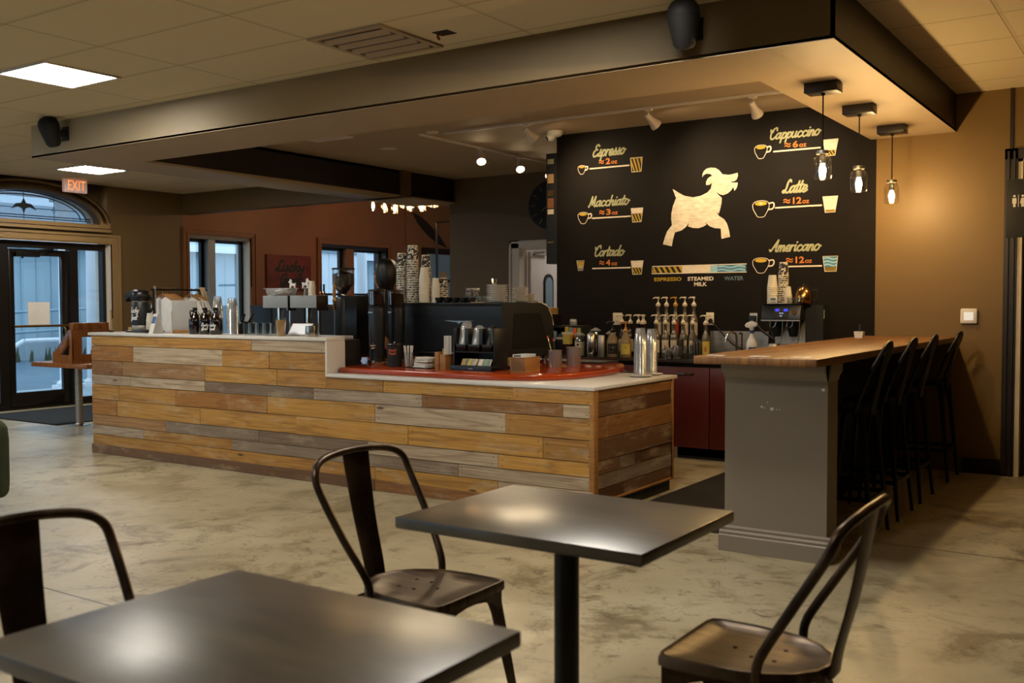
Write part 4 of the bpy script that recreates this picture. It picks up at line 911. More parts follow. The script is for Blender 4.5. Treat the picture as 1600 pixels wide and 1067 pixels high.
P1 = pendant('mason jar pendant lamp nearest the end of the bar', 6.15)
for y, l in ((6.985, 'middle mason jar pendant lamp of the three over the bar'), (7.925, 'mason jar pendant lamp nearest the brown wall')): dup(P1, (-1.825, y, 0), l)
# track lighting
def track_head(label, x, y, aim, face):
    t = thing('track_light', label, 'spotlight', (x, y, ZR), 0, face)
    MB().box(-.03, .03, -.017, .017, -.035, -.018).cyl((0, 0, -.03), (0, 0, -.085), .006).build('stem', 'white_paint', t)
    d = Vector(aim).normalized(); q = Vector((0, 0, -1)).rotation_difference(d).to_matrix().to_4x4()
    b = MB(); b.M = Matrix.Translation((0, 0, -.085)) @ q
    b.lathe([(.001, .036), (.012, .035), (.024, .032), (.027, -.02), (.032, -.05), (.049, -.10), (.050, -.112), (.046, -.112), (.044, -.10), (.03, -.075)], 20, caps=False)
    b.build('shade', 'white_paint', t)
    b = MB(); b.M = Matrix.Translation((0, 0, -.085)) @ q
    b.lathe([(.002, -.098), (.042, -.099), (.043, -.104), (.002, -.1045)], 18); b.build('lamp_face', 'spot_glow', t)
    ld = bpy.data.lights.new('spot_beam', 'SPOT'); ld.energy = SPOT_E; ld.color = (1, .77, .48); ld.spot_size = math.radians(112); ld.spot_blend = .9; ld.shadow_soft_size = .03
    lo = bpy.data.objects.new('spot_beam', ld); COL.objects.link(lo); lo.parent = t
    lo.location = Vector((0, 0, -.085)) + d*.112; lo.rotation_euler = d.to_track_quat('-Z', 'Y').to_euler()
    return t
def rail(label, x0, x1, y0, y1):
    tag(MB().box(x0, x1, y0, y1, ZR-.02, ZR).build('lighting_track', 'white_paint', bevel=.002), label, 'track', 'lighting tracks')
rail('pale lighting track running along the menu wall on the recessed ceiling', -5.95, -2.25, 7.693, 7.727)
rail('pale lighting track running back towards the clock wall', -6.215, -6.181, 7.62, 10.3)
G1, G2 = 'spotlights aimed at the menu wall', 'spotlights facing the room'
track_head('left spotlight of the three aimed at the black menu wall', -4.998, 7.71, (.32, .60, -.52), G1)
track_head('middle spotlight of the three aimed at the black menu wall', -3.765, 7.71, (.28, .60, -.50), G1)
track_head('right spotlight of the three aimed at the black menu wall', -2.85, 7.71, (.10, .60, -.52), G1)
track_head('nearest glowing spotlight on the track towards the clock wall', -6.198, 8.66, (.45, -.55, -.75), G2)
track_head('middle glowing spotlight on the track towards the clock wall', -6.198, 9.40, (.50, -.50, -.75), G2)
track_head('glowing spotlight beside the end of the black menu wall', -6.198, 10.06, (.30, -.60, -.8), G2)
tag(MB().lathe([(.055, 0), (.06, -.012), (.055, -.02)], 20, -6.02, 7.60, ZR).build('track_feed', 'white_paint'), 'round track power feed where the two lighting tracks meet', 'power feed')
t = thing('security_camera', 'white dome camera on the recessed ceiling by the menu wall corner', 'camera', (-5.04, 8.28, ZR))
MB().lathe([(.075, 0), (.075, -.025), (.06, -.045), (.03, -.055)], 22).build('mount', 'white_plastic', t)
MB().sphere((-.03, -.03, -.055), .045, 14).build('eyeball', 'white_plastic', t); MB().cyl((-.055, -.055, -.07), (-.065, -.065, -.078), .022, n=14).build('lens', 'black_plastic', t)
for x, y, l in ((-7.05, 8.15, 'round recessed downlight at left on the dark recessed ceiling'), (-6.85, 9.6, 'round recessed downlight nearer the clock wall')):
    tag(MB().lathe([(.085, 0), (.09, -.006), (.07, -.008), (.06, -.004)], 22, x, y, ZR).build('downlight', 'white_paint'), l, 'downlight', 'recessed downlights')
tag(MB().box(-7.35, -6.85, 7.05, 7.4, ZR-.012, ZR).build('ceiling_register', 'white_paint', bevel=.004), 'square pale air register on the recessed ceiling', 'vent')
# cluster of jar lamps hanging in the far room
CJ = None
def cluster_jar(label, x, y, z):
    t = thing('cluster_jar_lamp', label, 'pendant lamp', (x, y, z), 0, 'jar lamps clustered in the far room')
    MB().cyl((0, 0, .15), (0, 0, ZQ-z), .004, n=6).build('cord', 'black_matte', t)
    MB().lathe([(.035, .14), (.037, .152), (.012, .155)], 16).build('jar_lid', 'brushed_steel', t)
    MB().lathe([(.035, .14), (.05, .12), (.052, .02), (.042, 0), (.001, .004)], 18, caps=False).build('jar', 'jar_glass', t)
    MB().lathe([(.012, .12), (.022, .09), (.022, .06), (.008, .04), (.001, .038)], 12).build('bulb', 'cluster_bulb', t)
    return t
emit('cluster_bulb', (1.0, 0.60, 0.24, 1), 110.0)
for i, (x, y, z) in enumerate(((-10.71, 12, 2.835), (-10.47, 12.0, 2.80), (-10.257, 12.0, 2.77), (-10.17, 12.1, 2.86), (-9.94, 12.0, 2.795), (-9.85, 12.15, 2.80), (-9.70, 12.0, 2.775), (-9.61, 12.1, 2.84), (-9.5, 12.05, 2.825))):
    lab = 'lit jar lamp in the far room, %s' % ('leftmost of the cluster', 'second from left in the cluster', 'lowest one left of the centre', 'higher one behind the lowest jar', 'left one of the bright middle pair', 'right one of the bright middle pair', 'third from the right end', 'second from right', 'rightmost of the cluster')[i]
    if CJ is None: CJ = cluster_jar(lab, x, y, z)
    else:
        c = cluster_jar(lab, x, y, z)
# ================================================================ MENU PAINTED ON THE BLACK WALL
FW = lambda u, v: (u, YB-.002, v)
FW2 = lambda u, v: (u, YB-.003, v)
def clip01(P):
    for ax, lo in ((0, True), (0, False), (1, True), (1, False)):
        out = []; n = len(P)
        ins = (lambda p: p[ax] >= 0) if lo else (lambda p: p[ax] <= 1)
        for i in range(n):
            a, c = P[i], P[(i+1) % n]
            if ins(a): out.append(a)
            if ins(a) != ins(c):
                lim = 0 if lo else 1; k = (lim-a[ax])/(c[ax]-a[ax]); out.append((a[0]+(c[0]-a[0])*k, a[1]+(c[1]-a[1])*k))
        P = out
        if not P: break
    return P
def quadmap(q):     # q: tl, tr, br, bl
    def m(u, v):
        tx = q[0][0]+(q[1][0]-q[0][0])*u; tz = q[0][1]+(q[1][1]-q[0][1])*u; bx_ = q[3][0]+(q[2][0]-q[3][0])*u; bz = q[3][1]+(q[2][1]-q[3][1])*u
        return (bx_+(tx-bx_)*v, bz+(tz-bz)*v)
    return m
def fillq(mb, m, u0, u1, v0, v1, F): poly(mb, [m(u0, v0), m(u1, v0), m(u1, v1), m(u0, v1)], F)
def stripes(mb, m, u0, u1, v0, v1, n, F, lean=.35):
    for i in range(-2, n+2):
        a = i/n; P = clip01([(a+lean, 0), (a+lean+.5/n, 0), (a+.5/n, 1), (a, 1)])
        if len(P) > 2: poly(mb, [m(u0+(u1-u0)*p[0], v0+(v1-v0)*p[1]) for p in P], F)
def waves(mb, m, u0, u1, v0, v1, k, F, r=.10, cyc=1.5):
    for i in range(k):
        vc = v0+(v1-v0)*(i+.5)/k; pr = None
        for s_ in range(25):
            u = s_/24; off = math.sin(u*cyc*2*PI)*.20*(v1-v0)/k*1.2; w_ = r*(v1-v0)/k*2
            c = (m(u0+(u1-u0)*u, min(v1, max(v0, vc+off-w_))), m(u0+(u1-u0)*u, min(v1, max(v0, vc+off+w_))))
            if pr: poly(mb, [pr[0], c[0], c[1], pr[1]], F)
            pr = c
MENU = {'Espresso': ((-4.749, 2.771), -4.382, .055, '2', (-4.675, 2.686), -4.478, (-4.912, 2.696, -4.802, 2.613), (-4.776, 2.657, -4.354), ((-4.338, 2.724), (-4.212, 2.724), (-4.224, 2.591), (-4.323, 2.591)), 1.0, None),
 'Macchiato': ((-4.79, 2.289), -4.338, .050, '3', (-4.67, 2.199), -4.471, (-4.912, 2.239, -4.76, 2.13), (-4.749, 2.175, -4.34), ((-4.331, 2.248), (-4.204, 2.248), (-4.223, 2.117), (-4.313, 2.117)), .62, None),
 'Cortado': ((-4.732, 1.806), -4.392, .050, '4', (-4.67, 1.712), -4.477, (-4.924, 1.766, -4.842, 1.67), (-4.746, 1.687, -4.341), ((-4.33, 1.75), (-4.201, 1.75), (-4.22, 1.622), (-4.31, 1.622)), .5, 'small'),
 'Cappuccino': ((-2.988, 2.772), -2.53, .047, '6', (-2.847, 2.682), -2.659, (-3.119, 2.731, -2.972, 2.615), (-2.944, 2.663, -2.545), ((-2.519, 2.724), (-2.392, 2.724), (-2.419, 2.588), (-2.497, 2.588)), .34, None),
 'Latte': ((-2.864, 2.299), -2.638, .055, '12', (-2.854, 2.199), -2.632, (-3.133, 2.245, -2.94, 2.103), (-2.926, 2.175, -2.529), ((-2.517, 2.246), (-2.391, 2.246), (-2.414, 2.112), (-2.495, 2.112)), .16, 'heart'),
 'Americano': ((-2.972, 1.795), -2.522, .050, '12', (-2.827, 1.688), -2.604, (-3.13, 1.744, -2.937, 1.612), (-2.863, 1.661, -2.524), ((-2.512, 1.741), (-2.387, 1.741), (-2.399, 1.613), (-2.494, 1.613)), .28, 'water')}
for name, (tp, tx1, xh, num, np_, nx1, cup, ln, gq, frac, ex) in MENU.items():
    e = bpy.data.objects.new('menu_entry', None); COL.objects.link(e); e.parent = wm; e['label'] = 'painted menu entry reading %s' % name
    b = MB(); script(b, name, FW, tp[0], tp[1], tx1-tp[0]-.02, xh, .28, .155); b.build('lettering', 'chalk_green', e)
    b = MB(); wn_ = nx1-np_[0]; h_ = .058
    for dz in (.018, .038): stroke_faces(b, [(np_[0]+wn_*.24*i/8, np_[1]+dz+.006*math.sin(i/8*2*PI)) for i in range(9)], .005, FW)
    block(b, num, FW, np_[0]+wn_*.36, np_[1], wn_*(.25 if len(num) == 1 else .34), h_, .03)
    block(b, 'oz', FW, np_[0]+wn_*(.66 if len(num) == 1 else .73), np_[1], wn_*(.34 if len(num) == 1 else .27), h_*.5, .02); b.build('volume_figure', 'chalk_orange', e)
    b = MB(); stroke_faces(b, [(ln[0], ln[1]), (ln[2], ln[1])], .0075, FW); b.build('line', 'chalk_white', e)
    x0, z1, x1, z0 = cup; W = x1-x0; H = z1-z0; b = MB()
    if ex == 'small':
        b.mat('chalk_yellow'); poly(b, [(x0+W*.08, z1-H*.08), (x1-W*.08, z1-H*.08), (x1-W*.22, z0+H*.25), (x0+W*.22, z0+H*.25)], FW)
        b.mat('chalk_white'); stroke_faces(b, [(x0, z1), (x1, z1), (x1-W*.2, z0), (x0+W*.2, z0), (x0, z1)], .003, FW2)
        for k in (.33, .5, .67): stroke_faces(b, [(x0+W*k, z1-H*.5), (x0+W*(.5+(k-.5)*.8), z0+H*.05)], .0025, FW2)
    else:
        cw = W*.78; cx = x0+cw/2; ez = z1-H*.2
        b.mat('chalk_yellow'); poly(b, [(cx+cw*.36*math.cos(2*PI*i/20), ez+H*.02+H*.13*math.sin(2*PI*i/20)) for i in range(20)], FW)
        b.mat('chalk_white')
        stroke_faces(b, [(cx+cw*.46*math.cos(2*PI*i/24), ez+H*.02+H*.18*math.sin(2*PI*i/24)) for i in range(13)], .0026, FW)
        stroke_faces(b, cat_rom([(x0, ez, 0), (x0+cw*.03, z1-H*.5, 0), (x0+cw*.2, z0+H*.18, 0), (x0+cw*.33, z0, 0), (x0+cw*.67, z0, 0), (x0+cw*.8, z0+H*.18, 0), (x0+cw*.97, z1-H*.5, 0), (x0+cw, ez, 0)], 3), .0026, FW)
        stroke_faces(b, cat_rom([(x0+cw*.98, ez, 0), (x1-W*.04, ez+H*.03, 0), (x1, ez-H*.16, 0), (x1-W*.08, ez-H*.34, 0), (x0+cw*.94, ez-H*.36, 0)], 4), .006, FW)
        if ex == 'heart': poly(b, [(cx, ez-H*.06), (cx-.015, ez+H*.04), (cx-.008, ez+H*.08), (cx, ez+H*.05), (cx+.008, ez+H*.08), (cx+.015, ez+H*.04)], FW2)
    b.build('cup_drawing', None, e)
    b = MB(); m_ = quadmap(gq)
    b.mat('chalk_yellow'); fillq(b, m_, .03, .97, .02, frac-.02, FW); b.mat('chalk_black'); stripes(b, m_, .05, .95, .03, frac-.03 if frac < 1 else .94, 3 if frac > .3 else 5, FW2)
    if frac < 1:
        if ex == 'water':
            b.mat('chalk_blue'); fillq(b, m_, .02, .98, frac, .98, FW); b.mat('chalk_light_blue'); waves(b, m_, .02, .98, frac+.03, .96, 3, FW2, .12, 1.0)
        else: b.mat('chalk_white'); fillq(b, m_, .0, 1, frac, 1, FW)
    b.mat('chalk_white'); stroke_faces(b, [m_(0, 0), m_(0, 1), m_(1, 1), m_(1, 0), m_(0, 0)], .003, FW2)
    b.build('glass_drawing', None, e)
GOAT = [(-3.902, 2.404), (-3.846, 2.368), (-3.784, 2.333), (-3.699, 2.314), (-3.624, 2.323), (-3.559, 2.349), (-3.527, 2.382), (-3.515, 2.433), (-3.541, 2.417), (-3.573, 2.417), (-3.573, 2.445), (-3.558, 2.473), (-3.532, 2.492), (-3.512, 2.495), (-3.532, 2.514), (-3.569, 2.52), (-3.597, 2.508), (-3.609, 2.489), (-3.609, 2.513), (-3.597, 2.542), (-3.569, 2.564), (-3.532, 2.571), (-3.486, 2.566), (-3.45, 2.544), (-3.427, 2.517), (-3.417, 2.503), (-3.358, 2.493), (-3.314, 2.498), (-3.273, 2.507), (-3.27, 2.479), (-3.282, 2.446), (-3.304, 2.431), (-3.338, 2.433), (-3.322, 2.423), (-3.295, 2.42), (-3.272, 2.42), (-3.274, 2.39), (-3.288, 2.361), (-3.305, 2.346), (-3.307, 2.367), (-3.316, 2.379), (-3.335, 2.352), (-3.367, 2.328), (-3.407, 2.316), (-3.439, 2.324), (-3.474, 2.35), (-3.453, 2.321), (-3.421, 2.293), (-3.424, 2.242), (-3.439, 2.182), (-3.449, 2.153), (-3.468, 2.165), (-3.447, 2.131), (-3.397, 2.099), (-3.37, 2.058), (-3.351, 1.997), (-3.341, 1.94), (-3.423, 1.925), (-3.43, 2.018), (-3.493, 2.025), (-3.539, 2.045), (-3.576, 2.081), (-3.567, 2.059), (-3.595, 2.043), (-3.641, 2.031), (-3.698, 2.035), (-3.747, 2.051), (-3.738, 2.083), (-3.769, 2.046), (-3.812, 2.017), (-3.877, 2.002), (-3.893, 1.95), (-3.909, 1.875), (-3.998, 1.896), (-3.98, 1.958), (-3.956, 2.015), (-3.908, 2.07), (-3.915, 2.128), (-3.913, 2.181), (-3.899, 2.243), (-3.867, 2.316)]
from mathutils.geometry import tessellate_polygon
tri = tessellate_polygon([[Vector((x, z, 0)) for x, z in GOAT]])
me = bpy.data.meshes.new('goat_painting'); me.from_pydata([(x, YB-.002, z) for x, z in GOAT], [], [tuple(q) for q in tri]); me.materials.append(MATS['goat_paint'])
o = bpy.data.objects.new('goat_painting', me); COL.objects.link(o); o.parent = wm; o['label'] = 'large cream painted leaping goat'
e = bpy.data.objects.new('menu_legend', None); COL.objects.link(e); e.parent = wm; e['label'] = 'painted bar of three fillings with their names below'
m_ = quadmap(((-4.108, 1.692), (-3.185, 1.694), (-3.185, 1.622), (-4.108, 1.624))); b = MB()
b.mat('chalk_yellow'); fillq(b, m_, .01, .33, .08, .92, FW); b.mat('chalk_black'); stripes(b, m_, .02, .32, .1, .9, 5, FW2, .12)
b.mat('chalk_white'); fillq(b, m_, .33, .63, .04, .96, FW); b.mat('chalk_light_blue'); fillq(b, m_, .63, .70, .04, .96, FW)
b.mat('chalk_blue'); fillq(b, m_, .70, .99, .06, .94, FW); b.mat('chalk_light_blue'); waves(b, m_, .70, .99, .1, .9, 2, FW2, .12, 1.6)
b.mat('chalk_white'); stroke_faces(b, [m_(0, 0), m_(0, 1), m_(1, 1), m_(1, 0), m_(0, 0)], .004, FW2); b.build('sample_bar', None, e)
b = MB().mat('chalk_yellow'); block(b, 'ESPRESSO', FW, -4.086, 1.553, .275, .034, .025); b.mat('chalk_white'); block(b, 'STEAMED', FW, -3.749, 1.552, .253, .036, .025); block(b, 'MILK', FW, -3.685, 1.502, .125, .036, .025)
b.mat('chalk_slate'); block(b, 'WATER', FW, -3.394, 1.550, .18, .036, .025); b.build('lettering', None, e)
# ================================================================ THINGS ON THE WALLS
def outlet(label, x, z, w_=.075, m='cream_label'):
    t = thing('wall_outlet', label, 'outlet', (x, YB, z), 0, 'outlets on the menu wall')
    MB().box(-w_/2, w_/2, -.008, 0, -.058, .058).build('cover_plate', m, t, bevel=.003)
    b = MB().mat('print_black')
    for dz in (-.025, .025):
        for dx in (-.008, .008): b.box(dx-.002, dx+.002, -.0095, -.008, dz-.006, dz+.006)
    b.build('sockets', None, t)
outlet('cream wall outlet at left, behind the black pump bottle', -4.472, 1.198, .10); outlet('cream wall outlet at right of the pump bottles', -3.527, 1.204); outlet('steel wall outlet behind the spray bottle', -3.118, 1.20, .07, 'brushed_steel')
c = MB(); c.cyl((-3.52, YB-.008, 1.19), (-3.505, YB-.05, 1.185), .02).tube(cat_rom([(-3.505, YB-.05, 1.185), (-3.44, YB-.06, 1.13), (-3.30, YB-.06, .99), (-3.18, YB-.08, .93), (-3.13, YB-.1, .87)], 5), .007, 6)
tag(c.build('black_cable', 'black_plastic'), 'black power cord drooping from the right cream outlet', 'cord')
c = MB(); c.box(-3.145, -3.09, YB-.05, YB-.008, 1.19, 1.235).tube(cat_rom([(-3.10, YB-.03, 1.19), (-3.02, YB-.05, 1.10), (-2.85, YB-.06, .99), (-2.78, YB-.06, .93)], 5), .011, 6)
tag(c.build('power_plug', 'black_plastic'), 'bulky black plug and cord behind the spray bottle', 'plug')
t = thing('thermostat', 'white square thermostat with a blue screen on the brown wall', 'thermostat', (-1.36, YB, 1.238))
MB().box(-.062, .062, -.03, 0, -.06, .06).build('housing', 'white_plastic', t, bevel=.012, seg=3); MB().box(-.035, .035, -.0315, -.03, -.032, .032).build('screen', 'screen_lcd', t)
t = thing('restroom_sign', 'black hanging sign with two white restroom figures by the door', 'sign', (-.93, 8.20, 1.825))
MB().box(-.14, .14, -.012, .012, 0, .43).build('board', 'black_matte', t, bevel=.003)
MB().box(-.05, .05, .012, .30, .33, .36).build('bracket', 'black_metal', t)
b = MB()
for x, sk in ((-.085, 0), (-.030, 1)):
    F = lambda u, v: (u, -.0135, v)
    poly(b, [(x+.0085*math.cos(PI*i/6), .305+.0085*math.sin(PI*i/6)) for i in range(12)], F)
    if sk: poly(b, [(x-.010, .29), (x+.010, .29), (x+.018, .25), (x+.009, .25), (x+.009, .225), (x-.009, .225), (x-.009, .25), (x-.018, .25)], F)
    else: poly(b, [(x-.014, .29), (x+.014, .29), (x+.014, .25), (x+.008, .25), (x+.008, .225), (x-.008, .225), (x-.008, .25), (x-.014, .25)], F)
poly(b, [(-.060, .225), (-.056, .225), (-.056, .315), (-.060, .315)], F); b.build('pictogram', 'white_ink', t)
t = thing('wall_clock', 'large black wall clock partly hidden by the menu wall', 'clock', (-6.59, YK, 2.585))
b = MB(); b.prism([(.30*math.cos(2*PI*i/48), .30*math.sin(2*PI*i/48)) for i in range(48)], -.035, 0, 'y'); b.build('dial', 'black_matte', t)
b = MB().mat('gold_metal')
for i in range(12):
    a = PI/6*i; F = lambda u, v: (u, -.037, v)
    stroke_faces(b, [(.20*math.sin(a), .20*math.cos(a)), (.27*math.sin(a), .27*math.cos(a))], .004, F)
b.build('hour_marks', None, t)
b = MB(); stroke_faces(b, [(-.10, -.07), (.13, .10)], .006, lambda u, v: (u, -.039, v)); stroke_faces(b, [(.07, .14), (.10, -.22)], .006, lambda u, v: (u, -.041, v)); b.build('hands', 'gold_metal', t)
t = thing('card_rack', 'narrow black rack of small cards on the left end of the menu wall', 'rack', (-5.157, YB, 0))
MB().box(-.128, 0, .01, .14, 1.745, 2.845).build('frame', 'black_matte', t)
for z, h_, m_ in ((2.74, .05, 'chalk_green'), (2.55, .09, 'kraft'), (2.42, .06, 'gold_metal'), (2.24, .05, 'cream_label'), (2.30, .10, 'rust_paint'), (1.95, .02, 'gold_metal')):
    MB().box(-.11, -.04, .004, .01, z, z+h_).build('card', m_, t)
# canvas with dark lettering on the rust wall (red field, a black script and a ring below)
t = thing('wall_canvas', 'dark red canvas with black script between the two windows', 'canvas', (XL, 11.66, 1.87))
MB().box(0, .04, -.49, .49, -.30, .29).build('panel', 'canvas_red', t, bevel=.004)
b = MB(); Fc = lambda u, v: (.042, u, v)
script(b, 'Lucky', Fc, -.30, .03, .62, .085, .2, .24); script(b, 'Goat', Fc, -.22, -.19, .48, .085, .2, .24); b.build('lettering', 'print_black', t)
t = thing('wall_poster', 'pale blue poster in a dark frame on the far wall behind the cups', 'poster', (XL, 15.72, 1.0))
MB().box(0, .03, -.55, .62, .2, 1.45).build('frame', 'trim_brown', t); MB().box(.03, .04, -.40, .42, .3, 1.33).build('sheet', 'roof_metal', t); MB().box(.04, .045, -.02, .20, .62, .98).build('picture', 'kraft', t)
p = MB().tube(cat_rom([(-10.21, 13.0, 0), (-10.21, 13.0, 2.0), (-10.21, 13.0, 2.62), (-10.17, 13.0, 2.70), (-9.3, 13.0, 2.70)], 5), .022, 8).tube([(-10.21, 13.0, 1.72), (-9.3, 13.0, 1.72)], .022, 8)
tag(p.build('pipe_stand', 'black_metal'), 'black pipe frame in the far room beside the clock wall', 'frame')
t = thing('leaf_painting', 'faint dark leaf painted on a brown panel in the far room', 'painting', (XL, 15.3, 2.3))
MB().box(0, .02, -.62, .80, .14, .85).build('panel', 'rust_paint', t)
MB().prism([(-.45, .82), (-.15, .74), (.15, .58), (.45, .38), (.68, .16), (.35, .24), (.02, .40), (-.28, .62)], .02, .028, 'x').build('leaf', 'trim_brown', t)
# ================================================================ THINGS ON THE HIGH COUNTER LEDGE
def part(mb, name, mat, par, **k): return mb.build(name, mat, par, **k)
def single(mb, name, mat, label, cat, group=None, **k): return tag(mb.build(name, mat, **k), label, cat, group)
def moved(o, x, y, z, rz=0): o.location = (x, y, z); o.rotation_euler = (0, 0, rz); return o
def stack(name, proto_mb, mats, n, dz, x, y, z, label, cat, group, top=None, jit=.0008):
    """n copies of one small nested piece, each an object of its own"""
    R_ = random.Random(sum(map(ord, group))); first = None
    for i in range(n):
        if first is None: first = proto_mb.build(name, mats); o = first
        else: o = first.copy(); COL.objects.link(o)
        o.location = (x+R_.uniform(-jit, jit), y+R_.uniform(-jit, jit), z+i*dz); o.rotation_euler = (0, 0, R_.uniform(0, 6))
        tag(o, top if (top and i == n-1) else label, cat, group)
    return first
def inv_cup(r_rim, r_base, h, mat='paper_cup', n=18):      # takeaway cup standing on its rim
    b = MB().mat('paper_cup').lathe([(r_rim-.002, 0), (r_rim+.002, .002), (r_rim+.002, .0065), (r_rim-.001, .0075)], n, caps=False)
    b.mat(mat).lathe([(r_rim-.001, .0075), (r_base, h-.008)], n, caps=False)
    return b.mat('paper_cup').lathe([(r_base, h-.008), (r_base, h-.001), (r_base-.003, h), (r_base-.004, h-.006), (.001, h-.006)], n, caps=False)
def clear_cup(r_rim, r_base, h, n=18):
    return MB().mat('cup_plastic').lathe([(r_rim+.002, 0), (r_rim+.002, .004), (r_rim, .006), (r_base, h), (.001, h)], n, caps=False)
# wooden tray with a crumpled tissue, order stick
t = thing('wooden_tray', 'small pale wooden tray at the left end of the counter', 'tray', (-8.08, 5.80, ZH))
MB().box(-.10, .10, -.07, .07, 0, .008).box(-.10, .10, -.07, -.06, .008, .042).box(-.10, .10, .06, .07, .008, .042).box(-.10, -.09, -.06, .06, .008, .042).box(.09, .10, -.06, .06, .008, .042).build('tray_body', 'kraft', t)
b = MB(); b.sphere((.02, 0, .045), .045, 10, (1.3, 1, .7)); o = b.build('crumpled_tissue', 'paper')
for v in o.data.vertices: v.co *= 1+rnd.uniform(-.12, .12)
moved(o, -8.08, 5.80, ZH+.004); tag(o, 'crumpled white tissue lying in the pale wooden tray', 'tissue')
t = thing('order_stick', 'thin pale wooden rod on a small round foot near the tray', 'stick', (-8.185, 5.55, ZH))
MB().lathe([(.026, 0), (.026, .006), (.012, .014), (.010, .016)], 16).build('foot', 'trim_brown', t); MB().cyl((0, 0, .012), (.004, 0, .205), .010, .008).build('rod', 'kraft', t)
# airpot
single(MB().prism([(-.15, -.10), (.15, -.10), (.15, .10), (-.15, .10)], 0, .016), 'drip_tray', 'black_plastic', 'flat black drip tray under the airpot', 'tray', bevel=.004).location = (-7.83, 5.66, ZH)
ap = thing('airpot', 'tall black airpot with white script and a steel base', 'airpot', (-7.885, 5.66, ZH+.016))
MB().lathe([(.080, 0), (.083, .004), (.083, .045), (.081, .048)], 28).build('base', 'brushed_steel', ap)
MB().lathe([(.085, .048), (.087, .055), (.087, .255), (.082, .262)], 28).build('body', 'charcoal_enamel', ap)
MB().lathe([(.080, .258), (.083, .262), (.083, .270), (.080, .272)], 28).build('neck_ring', 'steel', ap)
b = MB(); b.lathe([(.078, .272), (.086, .285), (.088, .315), (.084, .345), (.07, .362), (.02, .368)], 26); b.prism([(-.175, .318), (-.155, .350), (-.05, .374), (.03, .372), (.03, .30), (-.12, .305), (-.15, .285), (-.158, .262), (-.178, .268)], -.042, .042, 'y'); b.build('pump_lid', 'black_plastic', ap, bevel=.004)
b = MB(); b.tube(cat_rom([(.07, .03, .30), (.115, .035, .285), (.125, .035, .24), (.12, .035, .20), (.09, .03, .165)], 4), .010, 8); b.build('handle', 'black_plastic', ap)
def wrapF(r, a0, zc=0): return lambda u, v: (r*math.cos(a0+u/r), r*math.sin(a0+u/r), zc+v)
b = MB(); A0 = -1.75; script(b, 'Lucky', wrapF(.0885, A0), -.020, .165, .095, .024, .3, .16); script(b, 'Goat', wrapF(.0885, A0), -.015, .10, .075, .024, .3, .16); b.build('lettering', 'white_ink', ap)
single(MB().lathe([(.02, 0), (.055, .003), (.065, .012), (.06, .012), (.05, .008), (.02, .006)], 24), 'saucer', 'ceramic', 'white saucer under the small cup stack beside the airpot', 'saucer').location = (-7.755, 5.66, ZH+.016)
stack('paper_cup', inv_cup(.036, .026, .075), None, 5, .018, -7.755, 5.66, ZH+.0285, 'plain white paper cup in the small stack beside the airpot', 'cup', 'white cups by the airpot')
t = thing('tent_card', 'folded card with a blue printed picture standing by the airpot', 'card', (-7.41, 5.47, ZH), 1.45)
MB().prism([(-.055, 0), (-.05, 0), (.004, .165), (0, .17), (-.004, .165), (.05, 0), (.055, 0), (.004, .172), (-.004, .172)], -.035, .035, 'y').build('card', 'paper', t)
MB().mat('blue_print').add([(-.0300, -.031, .088), (-.0300, .031, .088), (-.0048, .031, .168), (-.0048, -.031, .168)], [(3, 2, 1, 0)]).build('picture', None, t)
t = thing('grey_card_holder', 'blank grey board standing in a wooden base', 'sign', (-7.27, 5.66, ZH), .75)
MB().box(-.10, .10, -.03, .03, 0, .028).build('base', 'box_wood', t, bevel=.003); MB().box(-.105, .105, -.004, .004, .028, .285).build('board', 'grey_board', t, bevel=.001)
t = thing('drinks_sign', 'small black sign with white lettering behind the first growler', 'sign', (-7.13, 5.66, ZH), -.2)
MB().box(-.035, .035, -.005, .005, 0, .18).build('board', 'black_matte', t)
b = MB(); F = lambda u, v: (u, -.0055, v); block(b, 'COLD', F, -.03, .075, .06, .025, .02); block(b, 'BREW', F, -.03, .045, .06, .025, .02); block(b, '2GO', F, -.02, .12, .04, .02, .02); b.build('lettering', 'white_ink', t)
def growler(label, x, y, txt, rz):
    t = thing('growler', label, 'bottle', (x, y, ZH), rz, 'dark growlers on the counter')
    MB().lathe([(.048, 0), (.053, .006), (.053, .115), (.048, .135), (.030, .165), (.019, .180), (.017, .205)], 26).build('body', 'amber_glass', t)
    MB().lathe([(.0185, .200), (.020, .202), (.020, .224), (.017, .226)], 18).build('cap', 'black_plastic', t)
    MB().tube(cat_rom([(.017, 0, .195), (.042, 0, .198), (.046, 0, .175), (.040, 0, .150)], 4), .006, 8).build('handle', 'amber_glass', t)
    b = MB()
    for i, w_ in enumerate(txt): script(b, w_, wrapF(.0538, -1.2), -.030, .070-i*.032, .060-.008*i, .0125, .3, .17)
    b.build('lettering', 'white_ink', t); return t
growler('dark growler at left of the three, in front of the small black sign', -6.965, 5.53, ('Lucky', 'Goat'), -1.7)
growler('middle dark growler of the three with white script', -6.835, 5.53, ('Lucky', 'Goat'), .45)
growler('dark growler at right of the three', -6.70, 5.53, ('Lucky', 'Goat'), -.1)
stack('plastic_cup', clear_cup(.046, .032, .12), None, 14, .0155, -6.94, 5.75, ZH+.002, 'clear plastic cup in the stack behind the growlers', 'cup', 'clear cups behind the growlers')
stack('plastic_cup', clear_cup(.049, .033, .125), None, 14, .0138, -6.575, 5.60, ZH+.002, 'clear plastic cup in the tall stack right of the growlers', 'cup', 'clear cups right of the growlers')
t = thing('black_tub', 'black tub with two angled handles behind the clear cup stack', 'tub', (-6.66, 5.80, ZH))
MB().lathe([(.08, 0), (.095, .01), (.10, .085), (.09, .10), (.02, .105)], 20).build('body', 'black_plastic', t)
